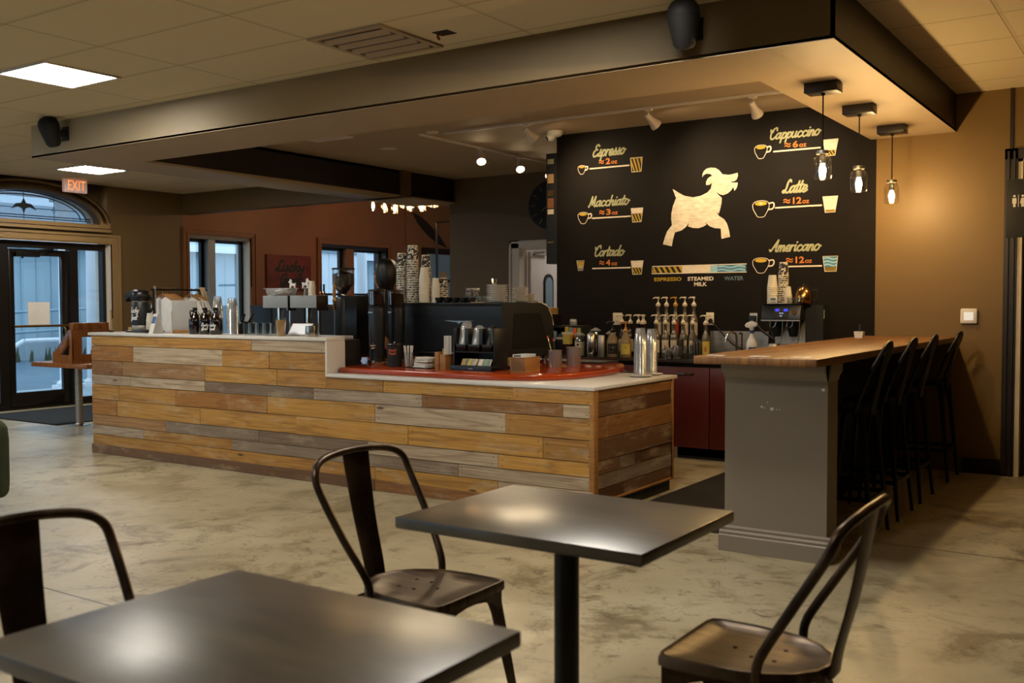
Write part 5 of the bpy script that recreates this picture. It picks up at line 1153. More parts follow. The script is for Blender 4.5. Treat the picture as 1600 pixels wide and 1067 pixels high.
for x0, x1 in ((-.03, .03), (.06, .135)): MB().cyl((x0, 0, .10), (x1, -.02, .165), .010).build('handle', 'black_plastic', t)
t0 = None
for i in range(8):
    x, y = -6.285+.047*i*.9+(.012 if i % 2 else 0), 5.50+(.085 if i % 2 else 0)
    mbg = MB().lathe([(.024, .004), (.026, 0), (.031, .10), (.0295, .10), (.0245, .008), (.001, .008)], 18, caps=False)
    if t0 is None: t0 = mbg.build('glass_tumbler', 'clear_glass'); o = t0
    else: o = t0.copy(); COL.objects.link(o)
    o.location = (x, y, ZH); tag(o, '%s drinking glass of the row at the middle of the counter, counted from the left' % ('first', 'second', 'third', 'fourth', 'fifth', 'sixth', 'seventh', 'eighth')[i], 'glass', 'drinking glasses on the counter')
t = thing('iced_latte', 'plastic cup of milky coffee on the counter edge', 'drink', (-5.845, 5.46, ZH))
MB().lathe([(.028, 0), (.030, .003), (.0405, .128)], 22).build('coffee', 'coffee_milk', t)
MB().lathe([(.0295, 0), (.031, .002), (.0435, .140), (.045, .141), (.045, .144), (.043, .144)], 22, caps=False).build('cup', 'clear_glass', t)
# tap towers
def tower(label, xc, x0, x1, depth, side):
    t = thing('tap_tower', label, 'tap tower', (xc, 5.72, ZH), 0, 'box headed tap towers')
    MB().cyl((0, .03, 0), (0, .03, .225), .026, n=20).lathe([(.045, 0), (.045, .008), (.028, .014)], 22, 0, .03).build('column', 'chrome', t)
    MB().cyl((.055, .09, 0), (.055, .09, .225), .014, n=14).build('pipe', 'chrome', t)
    MB().box(x0-xc, x1-xc, -.005, depth, .222, .322).build('head', 'grey_enamel', t, bevel=.002)
    MB().box(x1-xc, x1-xc+.003, .0, depth-.002, .20, .320).build('side_panel', 'trim_brown', t)
    b = MB()
    for u in ((x0-xc)+.015, (x1-xc)-.015, (x0+x1)/2-xc): b.sphere((u, -.006, .30 if u != (x0+x1)/2-xc else .315), .004, 8)
    b.build('screws', 'steel', t)
    for k in range(2): MB().cyl((x0-xc+.06+.08*k, depth, .27), (x0-xc+.06+.08*k, depth+.05, .26), .012).cyl((x0-xc+.06+.08*k, depth+.05, .27), (x0-xc+.06+.08*k, depth+.05, .20), .009).build('faucet', 'steel', t)
    return t
tower('left grey box headed tap tower on a chrome column', -6.16, -6.33, -6.04, .09, 0); tower('right grey box headed tap tower with a brown side', -5.83, -6.01, -5.715, .13, 1)
ZTT = ZH+.323
t = thing('plastic_tub', 'clear plastic tub of white napkins on the left tap tower', 'tub', (-6.17, 5.77, ZTT))
b = MB(); b.box(-.12, .12, -.04, .045, 0, .003); b.add([(-.12, -.04, 0), (.12, -.04, 0), (.12, .045, 0), (-.12, .045, 0), (-.135, -.05, .06), (.135, -.05, .06), (.135, .055, .06), (-.135, .055, .06)], [(0, 1, 5, 4), (1, 2, 6, 5), (2, 3, 7, 6), (3, 0, 4, 7)])
b.box(-.15, .15, -.06, -.05, .058, .061).box(-.15, .15, .055, .065, .058, .061).build('tub_body', 'tub_plastic', t)
b = MB().mat('paper')
for i in range(5):
    b.at(-.06+.03*i, 0, .012+.008*i, rnd.uniform(-.6, .6), rnd.uniform(-.3, .3), rnd.uniform(-.5, .5)); b.box(-.06, .06, -.035, .035, 0, .003)
b.at(); nk = b.build('napkins', None); moved(nk, -6.17, 5.77, ZTT); tag(nk, 'loose white napkins inside the clear tub on the left tower', 'napkins', kind='stuff')
GO = [(0, 0), (.012, 0), (.016, .02), (.03, .026), (.05, .024), (.056, 0), (.066, 0), (.066, .03), (.07, .05), (.064, .048), (.055, .045), (.03, .046), (.022, .055), (.024, .07), (.016, .075), (.008, .083), (.0, .076), (.006, .072), (-.004, .066), (-.014, .058), (-.006, .05), (.004, .05), (.002, .03)]
t = thing('goat_tap', 'white goat shaped tap handle standing behind the tub of napkins', 'tap handle', (-6.13, 5.83, ZTT), 0, 'goat tap handles')
MB().prism(GO, -.005, .005, 'y').build('goat', 'white_plastic', t); MB().cyl((.035, 0, -.0), (.035, 0, .03), .007).build('stem', 'steel', t)
for v in t.children: v.location = (0, 0, .055) if v.name.startswith('goat') else (0, 0, .03)
MB().cyl((.035, 0, 0), (.035, 0, .04), .010).build('base', 'steel', t)
t = thing('goat_tap', 'white and blue goat shaped tap handle on a steel stem, between the towers', 'tap handle', (-5.915, 5.80, ZTT), 0, 'goat tap handles')
o = MB().prism([(-x, z) for x, z in GO], -.005, .005, 'y').build('goat', 'white_plastic', t); o.location = (.03, 0, .058); MB().cyl((0, 0, .07), (-.004, 0, 0), .011, .016).build('stem', 'steel', t)
stack('paper_cup', inv_cup(.030, .022, .062), None, 4, .018, -5.815, 5.77, ZTT, 'small white paper cup in the stack on the right tap tower', 'cup', 'white cups on the tap tower')
t = thing('draft_tap', 'tall dark tap handle with brass rings in front of the window', 'tap handle', (-5.655, 5.86, ZH+.20))
MB().lathe([(.012, 0), (.017, .02), (.012, .05), (.016, .08), (.010, .10)], 14).build('brass_fitting', 'gold', t); MB().lathe([(.008, .10), (.015, .12), (.012, .20), (.004, .23), (.002, .30)], 14).build('grip', 'box_wood', t)
MB().cyl((0, 0, .04), (-.065, -.03, .04), .008).build('shank', 'gold', t)
for i, x in enumerate((-5.765, -5.73)):
    t = thing('brass_knob', ('left', 'right')[i]+' small brass knob with a black top on the right tap tower', 'knob', (x, 5.82, ZTT), 0, 'brass knobs')
    MB().lathe([(.012, 0), (.009, .01), (.013, .02), (.009, .03)], 12).build('fitting', 'gold', t); MB().cyl((0, 0, .03), (0, 0, .09), .008).build('lever', 'black_plastic', t)
t = thing('payment_tablet', 'white tablet tilted on a pale wooden stand between the tap columns', 'tablet', (-5.78, 5.60, ZH), .35)
MB().prism([(-.03, 0), (.045, 0), (.045, .05), (.02, .05), (-.02, .028)], -.05, .05, 'x').build('stand', 'white_plastic', t)
b = MB(); b.at(0, .01, .045, 0, .75); b.box(-.09, .09, -.06, .07, 0, .009); b.build('tablet_body', 'white_plastic', t, bevel=.003)
b = MB(); b.at(0, .01, .045, 0, .75); b.box(-.08, .08, -.05, .06, .009, .0095); b.build('screen', 'tablet_glow', t)
single(MB().lathe([(.045, 0), (.047, .004), (.046, .05), (.043, .085), (.041, .085), (.044, .05), (.043, .008), (.001, .006)], 24, caps=False), 'steel_pitcher', 'steel', 'short steel milk pitcher near the step of the counter', 'pitcher').location = (-5.535, 5.48, ZH)
# ================================================================ GRINDERS, ESPRESSO MACHINE, PERSON
t = thing('coffee_grinder', 'black coffee grinder with a clear hopper of dark beans, in front of the window', 'grinder', (-5.80, 6.12, ZT))
MB().box(-.085, .085, -.09, .13, 0, .04).build('base', 'black_plastic', t, bevel=.01)
MB().lathe([(.075, .04), (.078, .06), (.078, .52), (.07, .535)], 24).box(.0, .19, -.05, .10, .04, .545).build('body', 'black_plastic', t)
MB().lathe([(.03, .535), (.03, .555), (.028, .56), (.085, .62), (.092, .64), (.092, .765)], 24, caps=False).build('hopper', 'clear_glass', t)
MB().lathe([(.024, .56), (.082, .622), (.089, .64), (.089, .725), (.04, .745), (.001, .742)], 24, caps=False).build('beans', 'beans', t)
MB().lathe([(.094, .765), (.096, .768), (.096, .775), (.09, .778), (.02, .78)], 24).build('hopper_lid', 'black_plastic', t)
def twin(label, x, y):
    t = thing('coffee_grinder', label, 'grinder', (x, y, ZT), 0, 'twin column grinders')
    MB().lathe([(.075, 0), (.08, .01), (.08, .03), (.06, .04)], 24).build('base', 'steel', t)
    MB().lathe([(.055, .03), (.058, .18), (.066, .26), (.066, .42), (.064, .445)], 26).build('body', 'charcoal_enamel', t)
    MB().lathe([(.064, .445), (.067, .45), (.067, .462), (.064, .465)], 26).build('collar', 'black_plastic', t)
    MB().lathe([(.060, .465), (.066, .47), (.068, .575), (.06, .58)], 24).build('hopper', 'smoke_plastic', t); MB().lathe([(.055, .466), (.062, .47), (.063, .55), (.03, .56)], 20).build('beans', 'beans', t)
    MB().lathe([(.069, .575), (.070, .582), (.06, .59), (.02, .592)], 24).build('hopper_lid', 'smoke_plastic', t)
    b = MB(); 
    for k in range(4): b.prism([(-.03+.012*k, .405), (-.022+.012*k, .405), (-.022+.012*k, .417), (-.03+.012*k, .417)], -.0685, -.064, 'y')
    b.build('maker_plate', 'steel', t)
    return t
g1 = twin('left of two tall black column grinders beside the espresso machine', -5.20, 5.86); g2 = twin('right of two tall black column grinders beside the espresso machine', -5.17, 6.06)
k = MB()
for i in range(6):
    a = PI/3*i; k.tube([(0, 0, 0), (.028*math.cos(a), -.004, .028*math.sin(a))], [.006, .010], 8)
k.sphere((0, -.006, 0), .010, 10); kn = k.build('star_knob', 'steel', g1); kn.location = (.02, -.062, .15)
mc = thing('espresso_machine', 'wide black espresso machine seen from the back, cups piled on top', 'espresso machine', (0, 0, 0))
MX0, MX1, MY0, MY1 = -5.00, -4.22, 6.20, 6.92
MX0 = -5.36
b = MB(); b.prism([(MY0+.03, ZT+.10), (MY0+.015, ZT+.30), (MY0, ZT+.385), (MY0, ZT+.455), (MY0+.02, ZT+.475), (MY1-.16, ZT+.475), (MY1-.06, ZT+.42), (MY1, ZT+.20), (MY1, ZT+.10)], MX0+.03, MX1-.03, 'x'); b.build('body', 'charcoal_enamel', mc)
MB().box(MX0+.03, MX1-.03, MY0-.003, MY0+.01, ZT+.378, ZT+.384).build('panel_seam', 'black_plastic', mc)
sidep = [(MY0-.015, ZT+.06), (MY0-.02, ZT+.46), (MY0, ZT+.482), (MY1-.20, ZT+.482), (MY1-.10, ZT+.45), (MY1-.03, ZT+.36), (MY1+.02, ZT+.06)]
for x0, x1 in ((MX0, MX0+.03), (MX1-.03, MX1)): MB().prism(sidep, x0, x1, 'x').build('side_panel', 'black_matte', mc, bevel=.006)
MB().prism([(MY0+.10, ZT+.13), (MY0+.12, ZT+.40), (MY1-.22, ZT+.40), (MY1-.10, ZT+.13)], MX1, MX1+.004, 'x').build('side_inset', 'black_plastic', mc)
MB().box(MX0+.03, MX1-.03, MY0+.04, MY1, ZT+.055, ZT+.10).build('drip_tray', 'black_plastic', mc); MB().box(MX0+.02, MX1-.02, MY0-.01, MY0+.0, ZT+.085, ZT+.098).build('back_rail', 'steel', mc)
for x in (MX0+.06, MX1-.06):
    for y in (MY0+.06, MY1-.06): MB().lathe([(.022, 0), (.025, .01), (.018, .056)], 14, x, y, ZT).build('leg', 'steel', mc)
MB().box(MX0+.02, MX1-.02, MY0+.01, MY0+.02, ZT+.478, ZT+.486).box(MX0+.02, MX1-.02, MY1-.22, MY1-.21, ZT+.478, ZT+.486).build('cup_rail', 'black_plastic', mc)
wx = -4.66; wg = [(wx-.15, .345), (wx-.06, .334), (wx-.02, .332), (wx, .318), (wx+.02, .332), (wx+.06, .334), (wx+.15, .345), (wx+.06, .344), (wx+.02, .342), (wx, .346), (wx-.02, .342), (wx-.06, .344)]
MB().prism([(x, ZT+z) for x, z in wg], MY0+.006, MY0+.012, 'y').build('wing_badge', 'steel', mc)
ZM = ZT+.484
stack('paper_cup', inv_cup(.045, .036, .115, 'patterned_cup'), None, 17, .0185, -5.315, 6.30, ZM, 'black and white patterned cup in the left stack on the espresso machine', 'cup', 'patterned cups, left stack', 'topmost patterned cup of the left stack on the espresso machine')
stack('paper_cup', inv_cup(.049, .040, .13, 'patterned_cup'), None, 19, .0188, -5.182, 6.28, ZM, 'black and white patterned cup in the tallest stack on the espresso machine', 'cup', 'patterned cups, tallest stack', 'topmost patterned cup of the tallest stack on the espresso machine')
stack('paper_cup', inv_cup(.043, .034, .11, 'patterned_cup'), None, 17, .018, -5.19, 6.46, ZM, 'patterned cup in the stack hidden behind the tallest stack', 'cup', 'patterned cups, rear stack', 'topmost patterned cup of the stack behind the tallest one')
stack('paper_cup', inv_cup(.043, .031, .105), None, 12, .0165, -5.063, 6.28, ZM, 'plain white paper cup in the taller white stack on the espresso machine', 'cup', 'white cups, taller stack')
stack('paper_cup', inv_cup(.036, .026, .085), None, 8, .0165, -4.985, 6.33, ZM, 'plain white paper cup in the shorter white stack on the espresso machine', 'cup', 'white cups, shorter stack')
stack('paper_cup', inv_cup(.038, .03, .09, 'patterned_cup'), None, 8, .0165, -5.005, 6.46, ZM, 'patterned cup half hidden behind the shorter white stack', 'cup', 'patterned cups behind the white ones')
cup_mb = MB().lathe([(.022, 0), (.026, .004), (.034, .025), (.036, .042), (.033, .042), (.024, .008), (.001, .006)], 18, caps=False)
t0 = None
for i, x in enumerate((-4.885, -4.805, -4.725, -4.645, -4.57)):
    if t0 is None:
        t0 = thing('espresso_cup', '', 'cup', (0, 0, 0), 0, 'black espresso cups'); cup_mb.build('bowl', 'black_plastic', t0); MB().tube(cat_rom([(.033, 0, .036), (.05, 0, .034), (.048, 0, .016), (.030, 0, .014)], 3), .004, 6).build('handle', 'black_plastic', t0); o = t0
    else: o = dup(t0, (0, 0, 0), '')
    o.location = (x, 6.25, ZM); o.rotation_euler = (0, 0, .5*i); o['label'] = '%s black espresso cup from the left along the machine edge' % ('first', 'second', 'third', 'fourth', 'fifth')[i]
t0 = None
for i in range(8):
    x, y = -4.68+.075*(i % 4)+.02*(i//4), 6.37+.10*(i//4)
    m_ = MB().lathe([(.022, 0), (.024, .004), (.028, .055), (.0265, .055), (.022, .008), (.001, .008)], 14, caps=False)
    if t0 is None: t0 = m_.build('shot_glass', 'clear_glass'); o = t0
    else: o = t0.copy(); COL.objects.link(o)
    o.location = (x, y, ZM); tag(o, 'small clear shot glass among those on the espresso machine', 'glass', 'shot glasses on the machine')
for i, x in enumerate((-4.86, -4.79)):
    t = thing('lidded_jar', ('left', 'right')[i]+' small lidded jar behind the shot glasses', 'jar', (x, 6.62, ZM), 0, 'lidded jars on the machine')
    MB().lathe([(.030, 0), (.032, .005), (.032, .085), (.025, .10)], 18).build('glass_body', 'smoke_plastic', t); MB().lathe([(.028, .10), (.030, .102), (.030, .118), (.027, .12)], 18).build('lid', 'brushed_steel', t); MB().lathe([(.027, .005), (.027, .055), (.001, .055)], 14).build('contents', 'print_black', t)
single(MB().box(-.05, .05, -.03, .03, 0, .006), 'tasting_board', 'kraft', 'little pale board in front of the plates on the machine', 'board').location = (-4.50, 6.24, ZM)
pm_ = lambda r: MB().lathe([(r*.55, 0), (r*.6, .002), (r, .0115), (r, .0135), (r*.62, .005), (.001, .004)], 28, caps=False)
stack('plate', pm_(.086), 'ceramic', 10, .0139, -4.40, 6.36, ZM, 'white plate in the widest stack on the espresso machine', 'plate', 'white plates, widest stack', 'topmost white plate of the widest stack on the espresso machine')
stack('plate', pm_(.068), 'ceramic', 9, .0139, -4.30, 6.53, ZM, 'white plate in the middle stack on the espresso machine', 'plate', 'white plates, middle stack', 'topmost white plate of the middle stack on the espresso machine')
stack('saucer', pm_(.05), 'ceramic', 6, .0135, -4.285, 6.66, ZM-.012, 'white saucer in the short stack at the right end of the machine', 'saucer', 'white saucers')
single(MB().lathe([(.020, 0), (.026, .05), (.0245, .05), (.019, .006), (.001, .006)], 16, caps=False), 'water_glass', 'clear_glass', 'upturned clear glass on top of the plates', 'glass').location = (-4.43, 6.36, ZM+.138)
single(MB().lathe([(.025, 0), (.027, .004), (.028, .095), (.026, .095), (.001, .01)], 16, caps=False), 'ceramic_cup', 'ceramic', 'tall white cup half hidden behind the widest plate stack', 'cup').location = (-4.52, 6.50, ZM)
b = MB(); 
for i in range(5): b.at(0, 0, .012*i, rnd.uniform(-.15, .15)); b.box(-.10, .10, -.08, .08, 0, .011)
b.at(); 
for i in range(5):
    o = MB().box(-.10+.004*i, .10, -.09, .09, 0, .0125).build('paper_bag', 'kraft', bevel=.004); moved(o, -5.065, 8.12, 1.2435+.0128*i, rnd.uniform(-.1, .1)); tag(o, 'folded kraft paper bag in the pile beside the black menu wall', 'bag', 'folded kraft bags')
t = thing('back_shelf', 'dark shelf unit behind the espresso machine carrying the kraft bags', 'shelf', (-5.065, 8.12, .858))
MB().box(-.11, .11, -.12, .14, .36, .385).box(-.11, -.095, -.12, .14, 0, .36).box(.095, .11, -.12, .14, 0, .36).box(-.095, .095, -.12, .14, .17, .18).build('frame', 'trim_brown', t); MB().box(-.09, .09, -.10, .10, .18, .26).build('box', 'white_paint', t)
w_ = [(0, .0), (.05, .01), (.10, -.02), (.13, -.08), (.15, -.13)]
tw = MB(); tw.prism([(MY1-.22, ZM+.002), (MY1-.10, ZT+.462), (MY1-.02, ZT+.375), (MY1+.01, ZT+.30), (MY1+.022, ZT+.30), (MY1-.008, ZT+.38), (MY1-.088, ZT+.47), (MY1-.22, ZM+.012)], MX1-.14, MX1-.02, 'x')
single(tw, 'bar_towel', 'white_cloth', 'white bar towel draped over the right rear of the espresso machine', 'towel')
# person behind the machine
def skin(name, verts, edges, rad, mat, parent, root=0, sub=2):
    me = bpy.data.meshes.new(name); me.from_pydata(verts, edges, []); ob = bpy.data.objects.new(name, me); COL.objects.link(ob)
    sk = ob.modifiers.new('skin', 'SKIN'); sk.use_smooth_shade = True
    sv = me.skin_vertices[0].data
    for i, r in enumerate(rad): sv[i].radius = (r if isinstance(r, tuple) else (r, r)); sv[i].use_root = (i == root)
    s2 = ob.modifiers.new('sub', 'SUBSURF'); s2.levels = sub; s2.render_levels = sub
    dg = bpy.context.evaluated_depsgraph_get(); dg.update()
    m2 = bpy.data.meshes.new_from_object(ob.evaluated_get(dg)); m2.materials.clear(); m2.materials.append(MATS[mat])
    for p in m2.polygons: p.use_smooth = True
    bpy.data.objects.remove(ob)
    o = bpy.data.objects.new(name, m2); COL.objects.link(o); o.parent = parent
    return o
pr = thing('person', 'person in black with dark hair standing behind the grinders, turned to the window', 'person', (-6.215, 7.12, 0), 3.02)    # faces local +x
V = [(0, 0, .98), (0, 0, 1.12), (-.01, 0, 1.28), (0, 0, 1.40), (.01, 0, 1.475), (.03, 0, 1.53), (.045, 0, 1.62), (.035, 0, 1.70)]
E_ = [(0, 1), (1, 2), (2, 3), (3, 4), (4, 5), (5, 6), (6, 7)]; Rr = [(.14, .11), (.125, .10), (.14, .105), (.12, .085), (.052, .052), (.06, .06), (.076, .09), (.06, .07)]
for sy in (1, -1):
    a = len(V); V += [(0, sy*.15, 1.39), (-.02, sy*.21, 1.33), (.03, sy*.24, 1.12), (.20, sy*.20, 1.02), (.26, sy*.18, 1.01)]; Rr += [.065, .055, .043, .032, .028]
    E_ += [(3, a), (a, a+1), (a+1, a+2), (a+2, a+3), (a+3, a+4)]
    for q, (dy, l) in enumerate(((-.03, .07), (-.012, .085), (.008, .08), (.026, .065))):
        k = len(V); V += [(.30, sy*.18+dy, 1.005), (.30+l*.6, sy*.18+dy*1.2, .995), (.30+l, sy*.18+dy*1.2, .975)]; Rr += [.010, .009, .008]; E_ += [(a+4, k), (k, k+1), (k+1, k+2)]
    k = len(V); V += [(.285, sy*.14, .995), (.32, sy*.13, .985)]; Rr += [.011, .009]; E_ += [(a+4, k), (k, k+1)]
    a = len(V); V += [(0, sy*.095, .90), (.01, sy*.10, .50), (-.02, sy*.105, .10), (-.03, sy*.105, .05), (.12, sy*.115, .035)]; Rr += [.09, .058, .042, .042, .034]
    E_ += [(0, a), (a, a+1), (a+1, a+2), (a+2, a+3), (a+3, a+4)]
# nose, chin and ears grow from the same surface
a = len(V); V += [(.135, 0, 1.615), (.115, 0, 1.56)]; Rr += [.014, .022]; E_ += [(6, a), (6, a+1)]
for sy in (1, -1): a = len(V); V += [(.03, sy*.092, 1.61)]; Rr += [.018]; E_ += [(6, a)]
skin('body', V, E_, Rr, 'skin', pr)
b = MB()
for sy in (1, -1): b.sphere((.116, sy*.03, 1.635), .011, 10)
b.build('eyes', 'print_black', pr); MB().tube(cat_rom([(.118, -.022, 1.578), (.126, 0, 1.576), (.118, .022, 1.578)], 3), .005, 6).build('mouth', 'canvas_red', pr)
b = MB(); b.M = Matrix.Translation((-.02, 0, 0)) @ Matrix.Diagonal((1.04, .98, 1, 1))
b.lathe([(.001, 1.778), (.03, 1.776), (.06, 1.766), (.083, 1.745), (.098, 1.71), (.104, 1.66), (.102, 1.61), (.095, 1.565), (.080, 1.525), (.064, 1.49), (.02, 1.47)], 44)
b.M = Matrix.Identity(4)
hr = b.build('hair', 'hair', pr, smooth=80)
for v in hr.data.vertices:
    a_ = math.atan2(v.co.y, v.co.x); k_ = 1+.035*math.sin(a_*9+v.co.z*14)+.02*math.sin(a_*23); v.co.x *= k_; v.co.y *= k_
Vc = [(0, 0, .96), (0, 0, 1.12), (-.01, 0, 1.28), (0, 0, 1.40), (.0, 0, 1.46), (.0, 0, 1.515)]; Ec = [(0, 1), (1, 2), (2, 3), (3, 4), (4, 5)]; Rc = [(.16, .13), (.145, .12), (.155, .12), (.15, .115), .10, .075]
for sy in (1, -1):
    a = len(Vc); Vc += [(0, sy*.15, 1.425), (-.02, sy*.215, 1.36), (.03, sy*.245, 1.13), (.18, sy*.21, 1.03)]; Rc += [.085, .075, .058, .045]; Ec += [(3, a), (a, a+1), (a+1, a+2), (a+2, a+3)]
skin('black_top', Vc, Ec, Rc, 'black_cloth', pr)
Vc = [(0, 0, 1.0)]; Ec = []; Rc = [(.155, .125)]
for sy in (1, -1):
    a = len(Vc); Vc += [(0, sy*.098, .88), (.01, sy*.105, .50), (-.02, sy*.11, .09)]; Rc += [.105, .075, .062]; Ec += [(0, a), (a, a+1), (a+1, a+2)]
skin('trousers', Vc, Ec, Rc, 'black_cloth', pr)
for sy in (1, -1): MB().prism([(-.09, -.045), (.15, -.05), (.19, 0), (.15, .05), (-.09, .045)], 0, .07).build('shoe', 'black_matte', pr, bevel=.015).location = (0, sy*.112, 0)
# ================================================================ THINGS ON THE LOW RED COUNTER
t = thing('trash_can', 'small black counter bin with orange lettering', 'bin', (-4.93, 5.75, ZT))
MB().lathe([(.052, 0), (.056, .004), (.056, .165), (.052, .168)], 26).build('body', 'black_matte', t); MB().lathe([(.060, .166), (.066, .17), (.066, .176), (.02, .178)], 24).lathe([(.008, .178), (.01, .188), (.006, .192)], 10).build('lid', 'steel', t)
b = MB(); F = wrapF(.0566, -1.0); block(b, 'Small', F, -.042, .118, .062, .020, .02, .15); block(b, 'Trash', F, -.048, .094, .066, .020, .02, .15); b.build('lettering', 'orange_ink', t)
t = thing('straw_jar', 'clear jar full of wrapped white straws', 'jar', (-4.775, 5.73, ZT))
MB().lathe([(.034, 0), (.036, .004), (.038, .115), (.036, .115), (.032, .008), (.001, .008)], 20, caps=False).build('jar_body', 'clear_glass', t)
st_mb = MB().cyl((0, 0, 0), (0, 0, .155), .0035, n=6); first = None
for i in range(16):
    a = rnd.uniform(0, 6.28); q = rnd.uniform(.05, .2)
    if first is None: first = st_mb.build('drinking_straw', 'paper'); o = first
    else: o = first.copy(); COL.objects.link(o)
    o.location = (-4.775+.016*math.cos(a), 5.73+.016*math.sin(a), ZT+.010); o.rotation_euler = (-q*math.sin(a)*.8, q*math.cos(a)*.8, 0)
    tag(o, 'white wrapped straw standing in the clear jar beside the small bin', 'straw', 'white straws in the jar')
single(MB().prism([(-.09, -.07), (.09, -.07), (.09, .07), (-.09, .07)], 0, .008), 'napkin_tray', 'black_plastic', 'black tray under the white napkins', 'tray', bevel=.003).location = (-4.62, 5.74, ZT)
for i in range(9):
    o = MB().box(-.065, .065, -.055, .055, 0, .0075).build('paper_napkin', 'paper', bevel=.003); moved(o, -4.62+rnd.uniform(-.012, .012), 5.74+rnd.uniform(-.01, .01), ZT+.0085+.0082*i, rnd.uniform(-.25, .25)); o.rotation_euler[1] = rnd.uniform(-.02, .02)
    tag(o, 'white paper napkin in the untidy pile right of the straws', 'napkin', 'pile of white napkins')
t = thing('stirrer_box', 'two part wooden box holding a bundle of white stir sticks', 'box', (-4.45, 5.74, ZT))
MB().box(-.05, -.012, -.045, .045, 0, .125).box(-.002, .05, -.045, .045, 0, .108).build('box_body', 'box_wood', t, bevel=.002)
MB().box(.004, .02, -.02, .02, .109, .15).build('sleeve_card', 'kraft', t)
first = None
for i in range(14):
    a = i*2.4; r_ = .006+.0017*i
    if first is None: first = MB().cbox(0, 0, 0, .007, .007, .135).build('stir_stick', 'paper'); o = first
    else: o = first.copy(); COL.objects.link(o)
    o.location = (-4.405+r_*math.cos(a), 5.735+r_*math.sin(a), ZT+.1085); o.rotation_euler = (0, 0, a); tag(o, 'white stir stick in the bundle standing on the wooden box', 'stick', 'white stir sticks')
cd = thing('lid_caddy', 'black countertop caddy with three slots for lids and a packet tray', 'caddy', (-4.165, 5.78, ZT))
b = MB(); b.box(-.18, .18, -.10, .11, 0, .035).box(-.18, -.172, -.06, .11, .035, .30).box(.172, .18, -.06, .11, .035, .30).box(-.172, .172, .10, .11, .035, .30).box(-.172, .172, -.06, .10, .125, .135)
for x in (-.062, .062): b.box(x-.014, x+.014, -.06, -.052, .135, .30)
b.box(-.172, -.155, -.06, -.052, .135, .30).box(.155, .172, -.06, -.052, .135, .30).box(-.172, .172, -.06, -.052, .135, .185)
for x in (-.062, .062): b.box(x-.004, x+.004, -.052, .10, .135, .30)
b.build('caddy_body', 'black_plastic', cd, bevel=.002)
MB().box(-.02, .02, -.1015, -.10, .012, .017).build('label_plate', 'steel', cd)
for sx, kind in ((-.117, 'lid_plastic'), (0, 'lid_plastic'), (.117, 'black_plastic')):
    n_ = 9 if sx < 0 else 7; first = None
    for i in range(n_):
        m_ = MB().mat(kind).lathe([(.043, 0), (.045, .001), (.045, .006), (.041, .007), (.036, .022), (.02, .030), (.001, .031)], 20, caps=False)
        if first is None: first = m_.build('cup_lid', None); o = first
        else: o = first.copy(); COL.objects.link(o)
        o.location = (cd.location.x+sx, cd.location.y-.015+.004*i, cd.location.z+.185+.0155*i); o.rotation_euler = (1.25-.05*i if sx < 0 else 1.3, 0, 0)
        tag(o, {-.117: 'clear domed lid in the fanned column in the left slot of the caddy', 0: 'clear lid in the middle slot of the black caddy', .117: 'dark lid in the right slot of the black caddy'}[sx], 'lid', {-.117: 'clear lids, left slot', 0: 'clear lids, middle slot', .117: 'dark lids, right slot'}[sx])
for i in range(14):
    m_ = ['kraft', 'blue_note', 'paper', 'yellow_label', 'paper', 'teal_note', 'cream_label'][i % 7]
    o = MB().box(-.018, .018, -.003, .003, 0, .05).build('sugar_packet', m_); moved(o, -4.255+.0165*i, 5.715+.01*(i % 3), ZT+.036, rnd.uniform(-.5, .5)); o.rotation_euler[0] = -.5
    tag(o, '%s sugar packet in the tray of the black caddy' % {'kraft': 'brown', 'blue_note': 'blue', 'paper': 'white', 'yellow_label': 'yellow', 'teal_note': 'green', 'cream_label': 'cream'}[m_], 'packet', 'sugar packets')
for i, z in enumerate((0, .021, .042)):
    o = MB().box(-.055, .055, -.05, .05, 0, .02).build('kraft_napkin_pack', 'kraft', bevel=.004); moved(o, -4.01, 6.02, ZT+.02+z, .1*i-.1); tag(o, 'brown kraft napkin pack, %s of three beside the machine' % ('lowest', 'middle', 'topmost')[i], 'napkins', 'kraft napkin packs')
single(MB().box(-.06, .06, -.055, .055, 0, .019), 'napkin_stand', 'black_plastic', 'low black stand under the kraft napkin packs', 'stand').location = (-4.01, 6.02, ZT)
t = thing('tea_ball', 'round steel measuring ball beside the wooden card box', 'tool', (-3.90, 5.86, ZT))
MB().sphere((0, 0, .036), .024, 14).build('bowl', 'steel', t); MB().cyl((.02, 0, .035), (.075, 0, .05), .005).build('handle', 'steel', t); MB().lathe([(.02, 0), (.016, .012), (.012, .014)], 14).build('foot', 'steel', t)
t = thing('card_box', 'square wooden box holding printed punch cards', 'box', (-3.785, 5.80, ZT), .12)
b = MB(); b.box(-.06, .06, -.10, .13, 0, .008).box(-.06, -.05, -.10, .13, .008, .105).box(.05, .06, -.10, .13, .008, .105).box(-.05, .05, -.10, -.09, .008, .105).box(-.05, .05, .12, .13, .008, .105); b.build('box_body', 'box_wood', t, bevel=.002)
first = None
for i in range(10):
    m_ = 'kraft' if i > 7 else 'paper'
    if first is None: first = MB().mat('paper').box(-.044, .044, -.001, .001, 0, .115).mat('print_black').box(-.035, .02, -.0016, -.001, .10, .11).build('punch_card', None); o = first
    else: o = first.copy(); COL.objects.link(o)
    o.location = (-3.785+.12*.07-.02, 5.80-.07+.017*i, ZT+.0085); o.rotation_euler = (-.12, 0, .12); tag(o, 'printed punch card filed in the square wooden box', 'card', 'punch cards')
